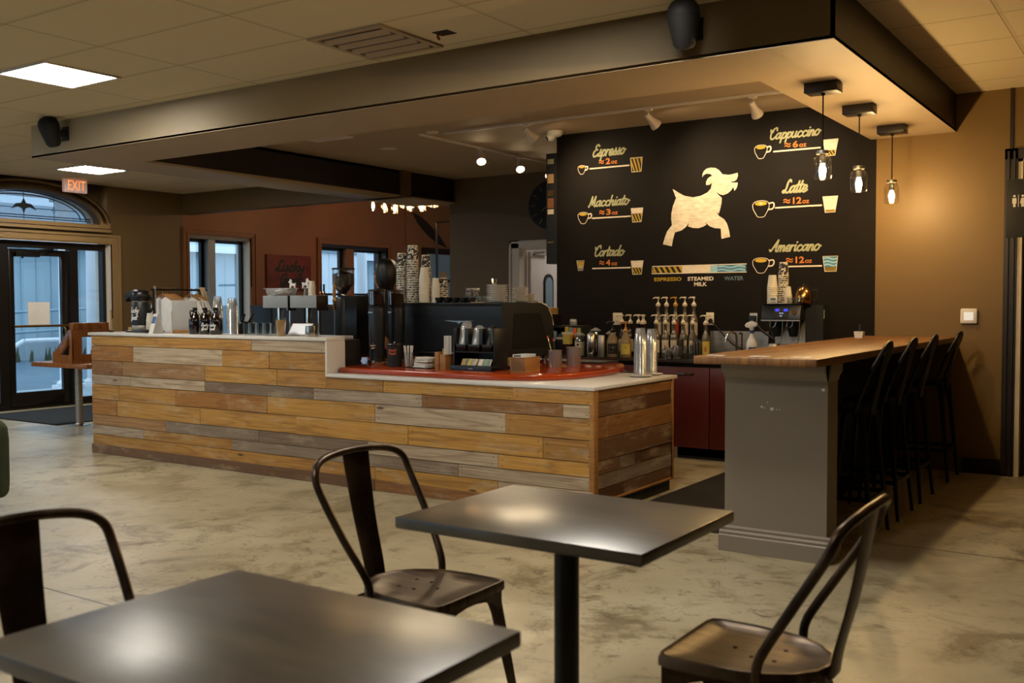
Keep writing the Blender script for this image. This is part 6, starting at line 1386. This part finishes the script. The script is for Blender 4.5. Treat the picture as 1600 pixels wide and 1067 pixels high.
def tin(label, x, y, r, h):
    return single(MB().lathe([(r*.95, 0), (r, .004), (r, h), (r*1.08, h+.002), (r*1.05, h+.004), (r*.96, h), (r*.92, .008), (.001, .006)], 24, caps=False), 'steel_tin', 'tin_metal', label, 'tin', 'steel tins')
tin('steel tin with thermometers, beside the right end of the machine', -3.85, 6.32, .05, .125).location = (-3.85, 6.32, ZT); tin('wider steel tin behind the one holding thermometers', -3.84, 6.56, .055, .14).location = (-3.83, 6.56, ZT)
for i, (dx, dz) in enumerate(((-.03, .20), (-.012, .185))):
    t = thing('milk_thermometer', ('left', 'right')[i]+' red tipped thermometer probe leaning in the steel tin', 'thermometer', (-3.85+.012*i, 6.32, ZT+.01), 0, 'red tipped probes')
    MB().cyl((0, 0, 0), (dx*2, 0, dz), .003, n=6).build('probe', 'steel', t); MB().cyl((dx*2, 0, dz), (dx*2.25, 0, dz+.022), .008, .005).build('tip', 'red_plastic', t)
for x, y, n_, r_, l, g in ((-3.135, 6.30, 21, .046, 'front', 'clear cups, front tower'), (-3.15, 6.505, 20, .042, 'rear', 'clear cups, rear tower')):
    single(MB().lathe([(.03, 0), (.065, .003), (.085, .010), (.085, .012), (.06, .006), (.001, .005)], 28, caps=False), 'tower_plate', 'ceramic', 'white plate under the %s tower of clear cups' % l, 'plate', 'plates under the cup towers').location = (x, y, ZL)
    stack('plastic_cup', clear_cup(r_, r_*.68, .115), None, n_, .0108, x, y, ZL+.013, 'clear plastic cup in the %s tower at the end of the white ledge' % l, 'cup', g)
# ================================================================ BACK COUNTER
ZB = .858
pt = thing('receipt_printer', 'black shelf with coloured sticky notes behind the steel tins', 'shelf', (-4.785, 8.12, ZB))
MB().box(-.165, .165, -.06, .12, .26, .28).box(-.165, -.15, -.06, .12, 0, .26).box(.15, .165, -.06, .12, 0, .26).box(-.15, .15, .10, .12, 0, .26).build('frame', 'black_matte', pt)
MB().box(-.145, .0, -.05, .09, 0, .20).build('printer', 'black_plastic', pt, bevel=.006); MB().box(-.135, -.02, -.056, -.05, .15, .17).build('paper_slot', 'cream_label', pt)
pt['category'] = 'shelf'; pt.name = 'note_shelf'
for x, z, h_, m_, c_, tilt in ((-.145, .13, .10, 'teal_note', 'teal', .25), (.005, .22, .05, 'yellow_note', 'yellow', 0), (.045, .19, .075, 'blue_note', 'blue', .06), (.09, .165, .095, 'orange_note', 'orange', 0), (.137, .185, .075, 'green_note', 'green', 0)):
    o = MB().box(-.019, .019, -.002, 0, 0, h_).build('sticky_note', m_); moved(o, -4.785+x, 8.12-.0615, ZB+z); o.rotation_euler = (0, tilt, 0); tag(o, c_+' sticky note hanging on the front edge of the black shelf', 'note', 'sticky notes')
single(MB().lathe([(.03, 0), (.034, .01), (.036, .05), (.03, .06), (.012, .062)], 16), 'glass_bowl', 'lid_plastic', 'small clear bowl on top of the black shelf', 'bowl').location = (-4.75, 8.13, ZB+.281)
t = thing('squeeze_jug', 'clear jug of cream above dark syrup, in front of the black shelf', 'jug', (-4.735, 8.0, ZB))
MB().box(-.035, .035, -.03, .03, .02, .11).build('syrup', 'brown_syrup', t); MB().box(-.035, .035, -.03, .03, .11, .20).build('cream', 'yellow_label', t); MB().box(-.038, .038, -.033, .033, 0, .02).build('base', 'rubber', t)
MB().prism([(-.055, .22), (-.04, .20), (.04, .20), (.042, .22)], -.033, .033, 'y').build('lid', 'pump_white', t)
def jar(label, x, y, h, r, m):
    t = thing('clamp_jar', label, 'jar', (x, y, ZB), 0, 'clamp lid jars')
    MB().lathe([(r*.95, 0), (r, .006), (r, h*.88), (r*.85, h*.95), (r*.85, h)], 22, caps=False).build('jar_body', 'clear_glass', t); MB().lathe([(r*.88, .006), (r*.92, .012), (r*.92, h*.7), (.001, h*.7)], 18).build('contents', m, t)
    MB().lathe([(r*.95, h), (r*1.12, h+.006), (r*1.12, h+.014), (r*.8, h+.02), (r*.3, h+.035), (.001, h+.036)], 22).build('lid', 'lid_plastic', t)
    b = MB(); F = wrapF(r*1.012, -1.2); b.add([F(*p) for p in [(-r*.7, h*.15), (-r*.35, h*.15), (0, h*.15), (r*.35, h*.15), (r*.35, h*.68), (0, h*.68), (-r*.35, h*.68), (-r*.7, h*.68)]], [(0, 1, 6, 7), (1, 2, 5, 6), (2, 3, 4, 5)]); b.build('label', 'cream_label', t)
    b = MB(); b.add([wrapF(r*1.02, -1.2)(-r*.17+r*.22*math.cos(PI*i/6), h*.58+.010*math.sin(PI*i/6)) for i in range(12)], [tuple(range(12))]); b.build('emblem', 'print_black', t)
    return t
jar('clamp jar with a cream label, left in the group of jars', -4.62, 8.02, .185, .05, 'cream_label'); jar('clamp jar of dark contents behind the left labelled jar', -4.56, 8.22, .225, .045, 'brown_syrup')
jar('clamp jar with a cream label beside the steel canister', -4.385, 8.20, .20, .045, 'tan_sauce')
single(MB().lathe([(.040, 0), (.043, .004), (.043, .205), (.035, .215), (.02, .22), (.02, .235)], 22), 'steel_canister', 'steel', 'tall steel canister among the labelled jars', 'canister').location = (-4.475, 7.99, ZB)
single(MB().lathe([(.030, 0), (.032, .004), (.032, .195), (.03, .198)], 20), 'steel_canister', 'brushed_steel', 'slim steel canister next to the brown pump bottles', 'canister').location = (-4.365, 7.98, ZB)
def sauce(label, x, y, lab, pump):
    t = thing('sauce_bottle', label, 'bottle', (x, y, ZB), 0, 'brown sauce pump bottles')
    MB().lathe([(.050, 0), (.054, .006), (.054, .14), (.048, .16), (.030, .195), (.022, .205), (.022, .225)], 24).build('body', 'tan_sauce', t)
    b = MB(); F = wrapF(.0548, -1.15); k = 8; us = [-.048+.096*i/k for i in range(k+1)]
    b.add([F(u, .03) for u in us]+[F(u, .125) for u in us], [(i, i+1, k+2+i, k+1+i) for i in range(k)]); b.build('label', lab, t)
    b = MB(); F = wrapF(.0554, -1.15)
    for z, w_ in ((.095, .06), (.085, .045), (.05, .03)): b.add([F(-.03, z), F(0, z), F(w_-.03, z), F(w_-.03, z+.004), F(0, z+.004), F(-.03, z+.004)], [(0, 1, 4, 5), (1, 2, 3, 4)])
    b.build('label_print', 'cream_label' if lab == 'print_black' else 'print_black', t)
    pump_head(t, .225, pump); return t
def pump_head(t, z, m, k=1.0):
    b = MB(); b.lathe([(.024*k, z), (.026*k, z+.004), (.026*k, z+.02), (.014*k, z+.03), (.012*k, z+.045*k), (.006*k, z+.048*k), (.006*k, z+.085*k)], 16)
    b.lathe([(.014*k, z+.083*k), (.016*k, z+.088*k), (.012*k, z+.10*k), (.004, z+.102*k)], 14); b.tube([(0, 0, z+.093*k), (-.04*k, -.012*k, z+.093*k), (-.055*k, -.016*k, z+.082*k)], [.008*k, .007*k, .005*k], 8)
    b.build('pump', m, t)
sauce('brown sauce bottle with a black label and black pump', -4.275, 8.03, 'print_black', 'black_plastic'); sauce('brown sauce bottle with a yellow label and cream pump', -4.145, 8.03, 'yellow_label', 'pump_gold')
def syrup(label, x, y, z, lab, pump, h=.30, liquid='clear_syrup', grp='syrup pump bottles'):
    t = thing('syrup_bottle', label, 'bottle', (x, y, z), 0, grp)
    MB().lathe([(.034, 0), (.036, .005), (.036, h*.58), (.030, h*.68), (.015, h*.80), (.014, h*.92), (.016, h*.93), (.016, h)], 20).build('body', liquid, t)
    b = MB(); F = wrapF(.0368, -1.1); k = 6; us = [-.036+.072*i/k for i in range(k+1)]
    b.add([F(u, h*.14) for u in us]+[F(u, h*.52) for u in us], [(i, i+1, k+2+i, k+1+i) for i in range(k)]); b.build('label', lab, t)
    b = MB(); F = wrapF(.0373, -1.1); b.add([F(-.012, h*.22), F(.004, h*.22), F(.004, h*.36), F(-.012, h*.36)], [(0, 1, 2, 3)]); b.build('label_print', 'red_label', t)
    pump_head(t, h, pump, .85); return t
# two tier step for syrups
single(MB().box(-4.03, -3.58, 8.31, 8.46, 0, .155), 'bottle_step', 'black_metal', 'black raised step carrying the rear row of syrup bottles', 'stand').location = (0, 0, ZB)
words = ('first', 'second', 'third', 'fourth', 'fifth')
for i, x in enumerate((-3.991, -3.907, -3.817, -3.725, -3.637)):
    syrup('%s rear syrup bottle from the left, with a %s pump' % (words[i], 'gold' if i == 2 else 'white'), x, 8.385, ZB+.156, 'red_label' if i == 2 else 'cream_label', 'pump_gold' if i == 2 else 'pump_white', .305)
for i, x in enumerate((-3.945, -3.855, -3.77, -3.68, -3.59)):
    syrup('%s front syrup bottle from the left, with a white pump' % words[i], x, 8.25, ZB, 'cream_label', 'pump_white', .30)
for i, (x, y) in enumerate(((-4.32, 8.30), (-4.235, 8.30), (-4.15, 8.30), (-4.075, 8.26), (-4.02, 8.12))):
    syrup(('syrup bottle behind the black labelled sauce bottle', 'syrup bottle between the two brown sauce bottles, at the back', 'syrup bottle behind the yellow labelled sauce bottle', 'syrup bottle at left of the bottle step', 'syrup bottle standing in front of the bottle step')[i], x, y, ZB, 'cream_label', 'pump_white', .30, 'brown_syrup')
syrup('yellow labelled syrup bottle standing alone near the sink', -3.41, 8.12, ZB, 'yellow_label', 'pump_white', .30, 'clear_syrup')
for i, (x, h_, r_) in enumerate(((-3.705, .10, .036), (-3.62, .115, .038))):
    t = thing('milk_jug', ('small', 'larger')[i]+' steel milk jug in front of the syrup bottles', 'jug', (x, 8.0, ZB), 0, 'steel milk jugs')
    MB().lathe([(r_, 0), (r_*1.05, .01), (r_*.95, h_*.7), (r_*.85, h_), (r_*.80, h_), (r_*.9, h_*.6), (r_*.9, .01), (.001, .008)], 22, caps=False).build('jug_body', 'steel', t); MB().tube(cat_rom([(-r_*.9, 0, h_*.85), (-r_*1.6, 0, h_*.8), (-r_*1.6, 0, h_*.35), (-r_, 0, h_*.25)], 4), .004, 6).build('handle', 'steel', t)
for i, (x, y, h_) in enumerate(((-3.655, 8.13, .17), (-3.535, 8.02, .12), (-3.50, 8.12, .17), (-3.465, 8.0, .13), (-3.43, 7.98, .16))):
    single(MB().lathe([(.027, 0), (.028, .004), (.036, h_), (.0345, h_), (.026, .008), (.001, .007)], 20, caps=False), 'mixing_cup', 'steel' if i in (0, 2, 4) else 'clear_glass', '%s in the group left of the yellow labelled bottle' % ('tall steel cup, leftmost', 'short glass, left', 'tall steel cup, middle', 'short glass, right', 'tall steel cup, rightmost')[i], 'cup', 'mixing cups').location = (x, y, ZB)
t = thing('sink_faucet', 'curved steel faucet behind the bar', 'faucet', (-3.20, 8.30, ZB))
MB().tube(cat_rom([(0, 0, 0), (0, 0, .18), (-.01, -.01, .225), (-.04, -.03, .235), (-.065, -.05, .21), (-.075, -.06, .15)], 5), .009, 8).build('spout', 'steel', t); MB().lathe([(.022, 0), (.022, .012), (.012, .02)], 16).build('base', 'steel', t)
t = thing('sink_faucet', 'slim second steel faucet right beside the curved one', 'faucet', (-3.165, 8.34, ZB))
MB().tube(cat_rom([(0, 0, 0), (0, 0, .20), (-.004, -.01, .225), (-.01, -.03, .22)], 5), .007, 8).build('spout', 'copper', t); MB().lathe([(.018, 0), (.018, .012), (.010, .02)], 16).build('base', 'steel', t)
t = thing('spray_bottle', 'white spray bottle with a blue label behind the bar', 'bottle', (-3.005, 8.15, ZB))
MB().lathe([(.042, 0), (.045, .006), (.045, .14), (.038, .17), (.018, .21), (.015, .235)], 22).build('body', 'white_plastic', t); MB().lathe([(.017, .232), (.019, .235), (.019, .255), (.014, .258)], 16).build('collar', 'blue_label', t)
MB().prism([(-.06, .30), (-.055, .285), (-.02, .275), (-.012, .255), (.015, .255), (.02, .285), (.045, .29), (.05, .315), (.0, .335), (-.045, .32)], -.012, .012, 'y').build('trigger_head', 'white_plastic', t, bevel=.003)
b = MB(); F = wrapF(.0458, -1.1); k = 6; us = [-.035+.075*i/k for i in range(k+1)]; b.add([F(u, .035) for u in us]+[F(u, .115) for u in us], [(i, i+1, k+2+i, k+1+i) for i in range(k)]); b.build('label', 'blue_label', t)
# batch brewer
br = thing('batch_brewer', 'twin coffee brewer with a black control head and blue screen', 'brewer', (-2.705, 8.18, ZB), .05)
MB().box(-.10, .155, -.02, .17, .0, .35).build('body', 'brushed_steel', br); MB().box(.155, .30, -.04, .17, 0, .47).build('side_cover', 'black_matte', br)
b = MB(); b.prism([(-.19, .345), (-.205, .352), (-.175, .475), (.15, .478), (.15, .345)], -.165, .155, 'x'); b.build('control_head', 'black_plastic', br, bevel=.006)
MB().box(-.165, .155, -.208, -.19, .340, .350).build('trim_strip', 'brushed_steel', br)
def on_head(b): b.at(0, -.19, .41, 0, -.245+0.0); return b
hd = Matrix.Translation((0, -.192, .41)) @ Euler((-.2365, 0, 0)).to_matrix().to_4x4()
b = MB(); b.M = hd; b.box(-.06, .06, -.005, .002, -.045, .045); b.build('display', 'print_black', br)
b = MB(); b.M = hd; b.box(-.05, -.018, -.0065, -.005, .008, .030).box(.020, .052, -.0065, -.005, .008, .030); b.build('screen_field', 'screen_blue', br)
b = MB(); b.M = hd; b.box(-.016, .0, -.0065, -.005, -.012, -.002).box(.003, .018, -.0065, -.005, -.012, -.002).box(-.012, .008, -.0065, -.005, -.035, -.025); b.build('screen_text', 'screen_white', br)
b = MB(); b.M = hd; b.cyl((.105, 0, 0), (.105, -.016, 0), .022, .020, 20); b.build('dial', 'gold', br)
for x in (-.07, .07):
    MB().tube([(x-.025, -.16, .345), (x-.035, -.16, .295), (x-.01, -.165, .285), (x+.01, -.165, .30), (x+.02, -.16, .345)], .004, 6).build('basket_handle', 'steel', br)
    MB().lathe([(.03, .21), (.06, .33), (.06, .345)], 18, x, -.09).build('brew_basket', 'black_plastic', br)
    MB().tube(cat_rom([(x+.06, -.12, .34), (x+.055, -.12, .2), (x+.04, -.12, .16), (x+.015, -.12, .155)], 4), .004, 6).build('spout', 'steel', br)
MB().box(-.16, .15, -.17, -.02, .0, .02).build('drip_base', 'brushed_steel', br); MB().box(-.16, .155, -.19, .155, .478, .482).build('warming_top', 'black_metal', br)
MB().box(.302, .304, -.035, -.01, .36, .43).build('tag', 'teal_note', br)
for x, l in ((-.075, 'left'), (.075, 'right')):
    single(MB().lathe([(.055, 0), (.06, .005), (.058, .10), (.045, .125), (.045, .13)], 22), 'coffee_server', 'brushed_steel', l+' low steel coffee server under the brewer spouts', 'server', 'coffee servers').location = (-2.705+x, 8.07, ZB+.021)
ZR_ = ZB+.4825
stack('paper_cup', inv_cup(.043, .031, .105), None, 9, .0165, -2.80, 8.07, ZR_, 'plain white paper cup in the white stack on the brewer', 'cup', 'white cups on the brewer')
stack('paper_cup', inv_cup(.043, .034, .115, 'patterned_cup'), None, 14, .0178, -2.745, 8.18, ZR_, 'black and white patterned cup in the tall stack on the brewer', 'cup', 'patterned cups on the brewer', 'topmost patterned cup of the stack on the brewer')
stack('paper_cup', inv_cup(.031, .022, .08), None, 5, .015, -2.668, 8.07, ZR_, 'small white paper cup in the short stack beside the kettle', 'cup', 'small white cups on the brewer')
t = thing('kitchen_timer', 'small white digital timer leaning on the cups on the brewer', 'timer', (-2.77, 8.005, ZR_))
MB().box(-.032, .032, -.007, .007, 0, .055).build('case', 'white_plastic', t, bevel=.004); MB().box(-.022, .022, -.0085, -.007, .028, .048).build('display', 'chalk_slate', t); MB().box(-.022, .022, -.0085, -.007, .008, .018).build('buttons', 'grey_enamel', t)
t = thing('kettle', 'shiny gold toned kettle on the brewer', 'kettle', (-2.555, 8.12, ZR_))
MB().lathe([(.066, 0), (.070, .006), (.070, .05), (.062, .09), (.045, .125), (.02, .145), (.006, .15)], 26).build('body', 'gold', t); MB().sphere((0, 0, .155), .009, 10).build('knob', 'black_plastic', t); MB().tube(cat_rom([(.06, .02, .10), (.10, .03, .11), (.105, .03, .04), (.07, .02, .02)], 4), .007, 8).build('handle', 'black_plastic', t)
for i in range(2):
    single(MB().lathe([(.020, 0), (.027, .05), (.0255, .05), (.019, .006), (.001, .006)], 16, caps=False), 'sample_glass', 'clear_glass', ('left', 'right')[i]+' small clear glass in front of the gold kettle', 'glass', 'small glasses by the kettle').location = (-2.635+.058*i, 8.02, ZR_)
# on the bar
t = thing('sugar_caddy', 'small white container at the far end of the bar top', 'container', (-2.06, 7.95, 1.072))
MB().prism([(-.028, 0), (.028, 0), (.036, .05), (-.036, .05)], -.03, .03, 'y').build('cup', 'white_plastic', t); MB().box(-.008, .008, -.008, .008, .05, .11).build('stick', 'black_plastic', t)
for i, (x, y, w_) in enumerate(((-2.03, 4.93, .05), (-1.99, 4.93, .05), (-1.81, 4.95, .045), (-1.755, 4.95, .045), (-1.60, 4.97, .04), (-1.545, 4.97, .05))):
    single(MB().box(-w_/2, w_/2, -.035, .035, 0, .0015), 'coaster_card', 'white_plastic', '%s white card from the left along the near edge of the bar' % ('first', 'second', 'third', 'fourth', 'fifth', 'sixth')[i], 'card', 'white cards on the bar').location = (x, y, 1.0725)
# ================================================================ LEFT OF THE COUNTER, NEAR THE DOOR
t = thing('ledge_table', 'narrow wooden stand up table on a single steel post by the door', 'table', (0, 0, 0))
MB().box(-10.63, -9.58, 6.20, 6.80, .665, .715).build('tabletop', 'rack_wood', t, bevel=.006); MB().cyl((-10.2, 6.50, .012), (-10.2, 6.50, .665), .040, n=20).build('post', 'brushed_steel', t); MB().lathe([(.11, 0), (.11, .008), (.05, .014), (.042, .03)], 24, -10.2, 6.50, 0).build('base_plate', 'steel', t)
rk = thing('wooden_rack', 'brown wooden display rack with sloping side and square opening', 'rack', (0, 0, .715))
sidep = [(-10.335, 0), (-9.965, 0), (-9.965, .36), (-10.03, .36), (-10.29, .12), (-10.32, .12)]
def side_with_hole(y0, y1):
    b = MB(); tri = [(-10.19, .085), (-10.02, .085), (-10.02, .235)]
    b.prism([(-10.335, 0), (-9.965, 0), (-9.965, .085), (-10.335, .085)], y0, y1, 'y').prism([(-10.02, .085), (-9.965, .085), (-9.965, .36), (-10.03, .36), (-10.02, .235)], y0, y1, 'y')
    b.prism([(-10.335, .085), (-10.19, .085), (-10.02, .235), (-10.03, .36), (-10.29, .12), (-10.325, .12)], y0, y1, 'y'); return b
side_with_hole(6.28, 6.30).build('side_panel', 'rack_wood', rk); side_with_hole(6.74, 6.76).build('side_panel', 'rack_wood', rk)
MB().box(-9.985, -9.965, 6.30, 6.74, 0, .09).box(-9.985, -9.965, 6.30, 6.40, .09, .28).box(-9.985, -9.965, 6.62, 6.74, .09, .28).box(-9.985, -9.965, 6.30, 6.74, .28, .36).build('front_panel', 'rack_wood', rk)
MB().box(-10.33, -9.985, 6.30, 6.74, .0, .02).box(-10.05, -9.985, 6.30, 6.74, .34, .36).build('shelf', 'rack_wood', rk)
for i in range(4):
    single(MB().cbox(0, 0, 0, .075, .095, .075), 'wooden_block', 'rack_wood', '%s dark wooden block from the left on top of the brown rack' % words[i], 'block', 'wooden blocks on the rack', bevel=.006).location = (-10.005, 6.345+.115*i, .715+.361)
t = thing('glass_of_water', 'small clear glass standing on the table behind the rack slope', 'glass', (-10.42, 6.60, .716)); MB().lathe([(.030, 0), (.032, .004), (.04, .13), (.038, .13), (.029, .01), (.001, .008)], 18, caps=False).build('tumbler', 'clear_glass', t)
single(MB().box(XL-.075, XL-.070, 7.19, 7.49, 1.09, 1.385), 'door_notice', 'paper', 'blank cream notice sheet taped to the glass door', 'notice')
# garment rack by the window wall
gr_ = thing('garment_rack', 'black garment rail with shirts and tote bags by the window wall', 'rack', (-11.45, 0, 0))
MB().cyl((0, 8.38, 1.55), (0, 9.30, 1.55), .014).build('rail', 'black_metal', gr_)
for y in (8.42, 9.26): MB().cyl((0, y, .03), (0, y, 1.55), .014).build('upright', 'black_metal', gr_); MB().box(-.22, .22, y-.015, y+.015, 0, .03).build('foot', 'black_metal', gr_)
MB().cyl((0, 8.44, 1.20), (0, 8.44, 1.60), .016).build('label_post', 'brushed_steel', gr_)
sh = None
for i, y in enumerate((8.56, 8.60, 8.64, 8.68, 8.72, 8.76, 9.00, 9.04, 9.11, 9.14)):
    l = ('white T-shirt, %s on the black garment rail' % ('nearest the door', 'second from the door', 'third from the door', 'fourth from the door', 'fifth from the door', 'sixth from the door', 'first of the four past the gap', 'second of the four past the gap', 'third of the four past the gap', 'last before the tote bags')[i])
    if sh is None:
        sh = thing('hanging_shirt', l, 'shirt', (-11.45, y, 1.55), 0, 'white shirts on the rail')
        MB().tube(cat_rom([(.012, 0, .018), (-.004, 0, .022), (-.012, 0, .005), (0, 0, -.03), (0, 0, -.06)], 3), .004, 6).tube([(0, 0, -.06), (.11, 0, -.10), (.20, 0, -.145)], .009, 6).tube([(0, 0, -.06), (-.11, 0, -.10), (-.20, 0, -.145)], .009, 6).build('hanger', 'box_wood', sh)
        o_ = [(-.06, -.10), (-.20, -.15), (-.30, -.30), (-.23, -.34), (-.19, -.28), (-.20, -.62), (.20, -.62), (.19, -.28), (.23, -.34), (.30, -.30), (.20, -.15), (.06, -.10), (.0, -.13)]
        MB().prism(o_, -.009, .009, 'y').build('shirt', 'white_cloth', sh)
    else: dup(sh, (-11.45, y, 1.55), l)
tb = None
for i, y in enumerate((9.185, 9.215, 9.245)):
    l = 'tan tote bag, %s at the end of the garment rail' % ('nearest the shirts', 'in the middle', 'outermost')[i]
    if tb is None:
        tb = thing('tote_bag', l, 'bag', (-11.45, y, 1.55), 0, 'tote bags on the rail')
        MB().prism([(-.16, -.34), (.16, -.34), (.18, -.72), (-.18, -.72)], -.008, .008, 'y').build('bag', 'canvas_cloth', tb)
        for s_ in (-1, 1): MB().tube(cat_rom([(-.09, .006*s_, -.35), (-.07, .006*s_, -.12), (-.012, .006*s_, .014), (.012, .006*s_, .014), (.07, .006*s_, -.12), (.09, .006*s_, -.35)], 4), .012, 6, .35).build('strap', 'canvas_cloth', tb)
    else: dup(tb, (-11.45, y, 1.55), l)
# low cabinet below the canvas in the far room
t = thing('far_cabinet', 'dark cabinet under the red canvas in the far room', 'cabinet', (-12.05, 11.55, 0))
MB().box(-.22, .22, -.70, .70, .06, 1.30).box(-.24, .24, -.72, .72, 1.30, 1.33).build('body', 'trim_brown', t)
for y0, y1 in ((-.69, -.01), (.01, .69)): d = MB().box(.22, .235, y0, y1, .08, 1.28).build('cabinet_door', 'trim_brown', t); MB().cyl((.235, y1-.05 if y0 < 0 else y0+.05, .75), (.25, y1-.05 if y0 < 0 else y0+.05, .75), .012).build('knob', 'gold', d)
for x, y in ((-.19, -.66), (-.19, .66), (.19, -.66), (.19, .66)): MB().cyl((x, y, 0), (x, y, .06), .02).build('leg', 'black_metal', t)
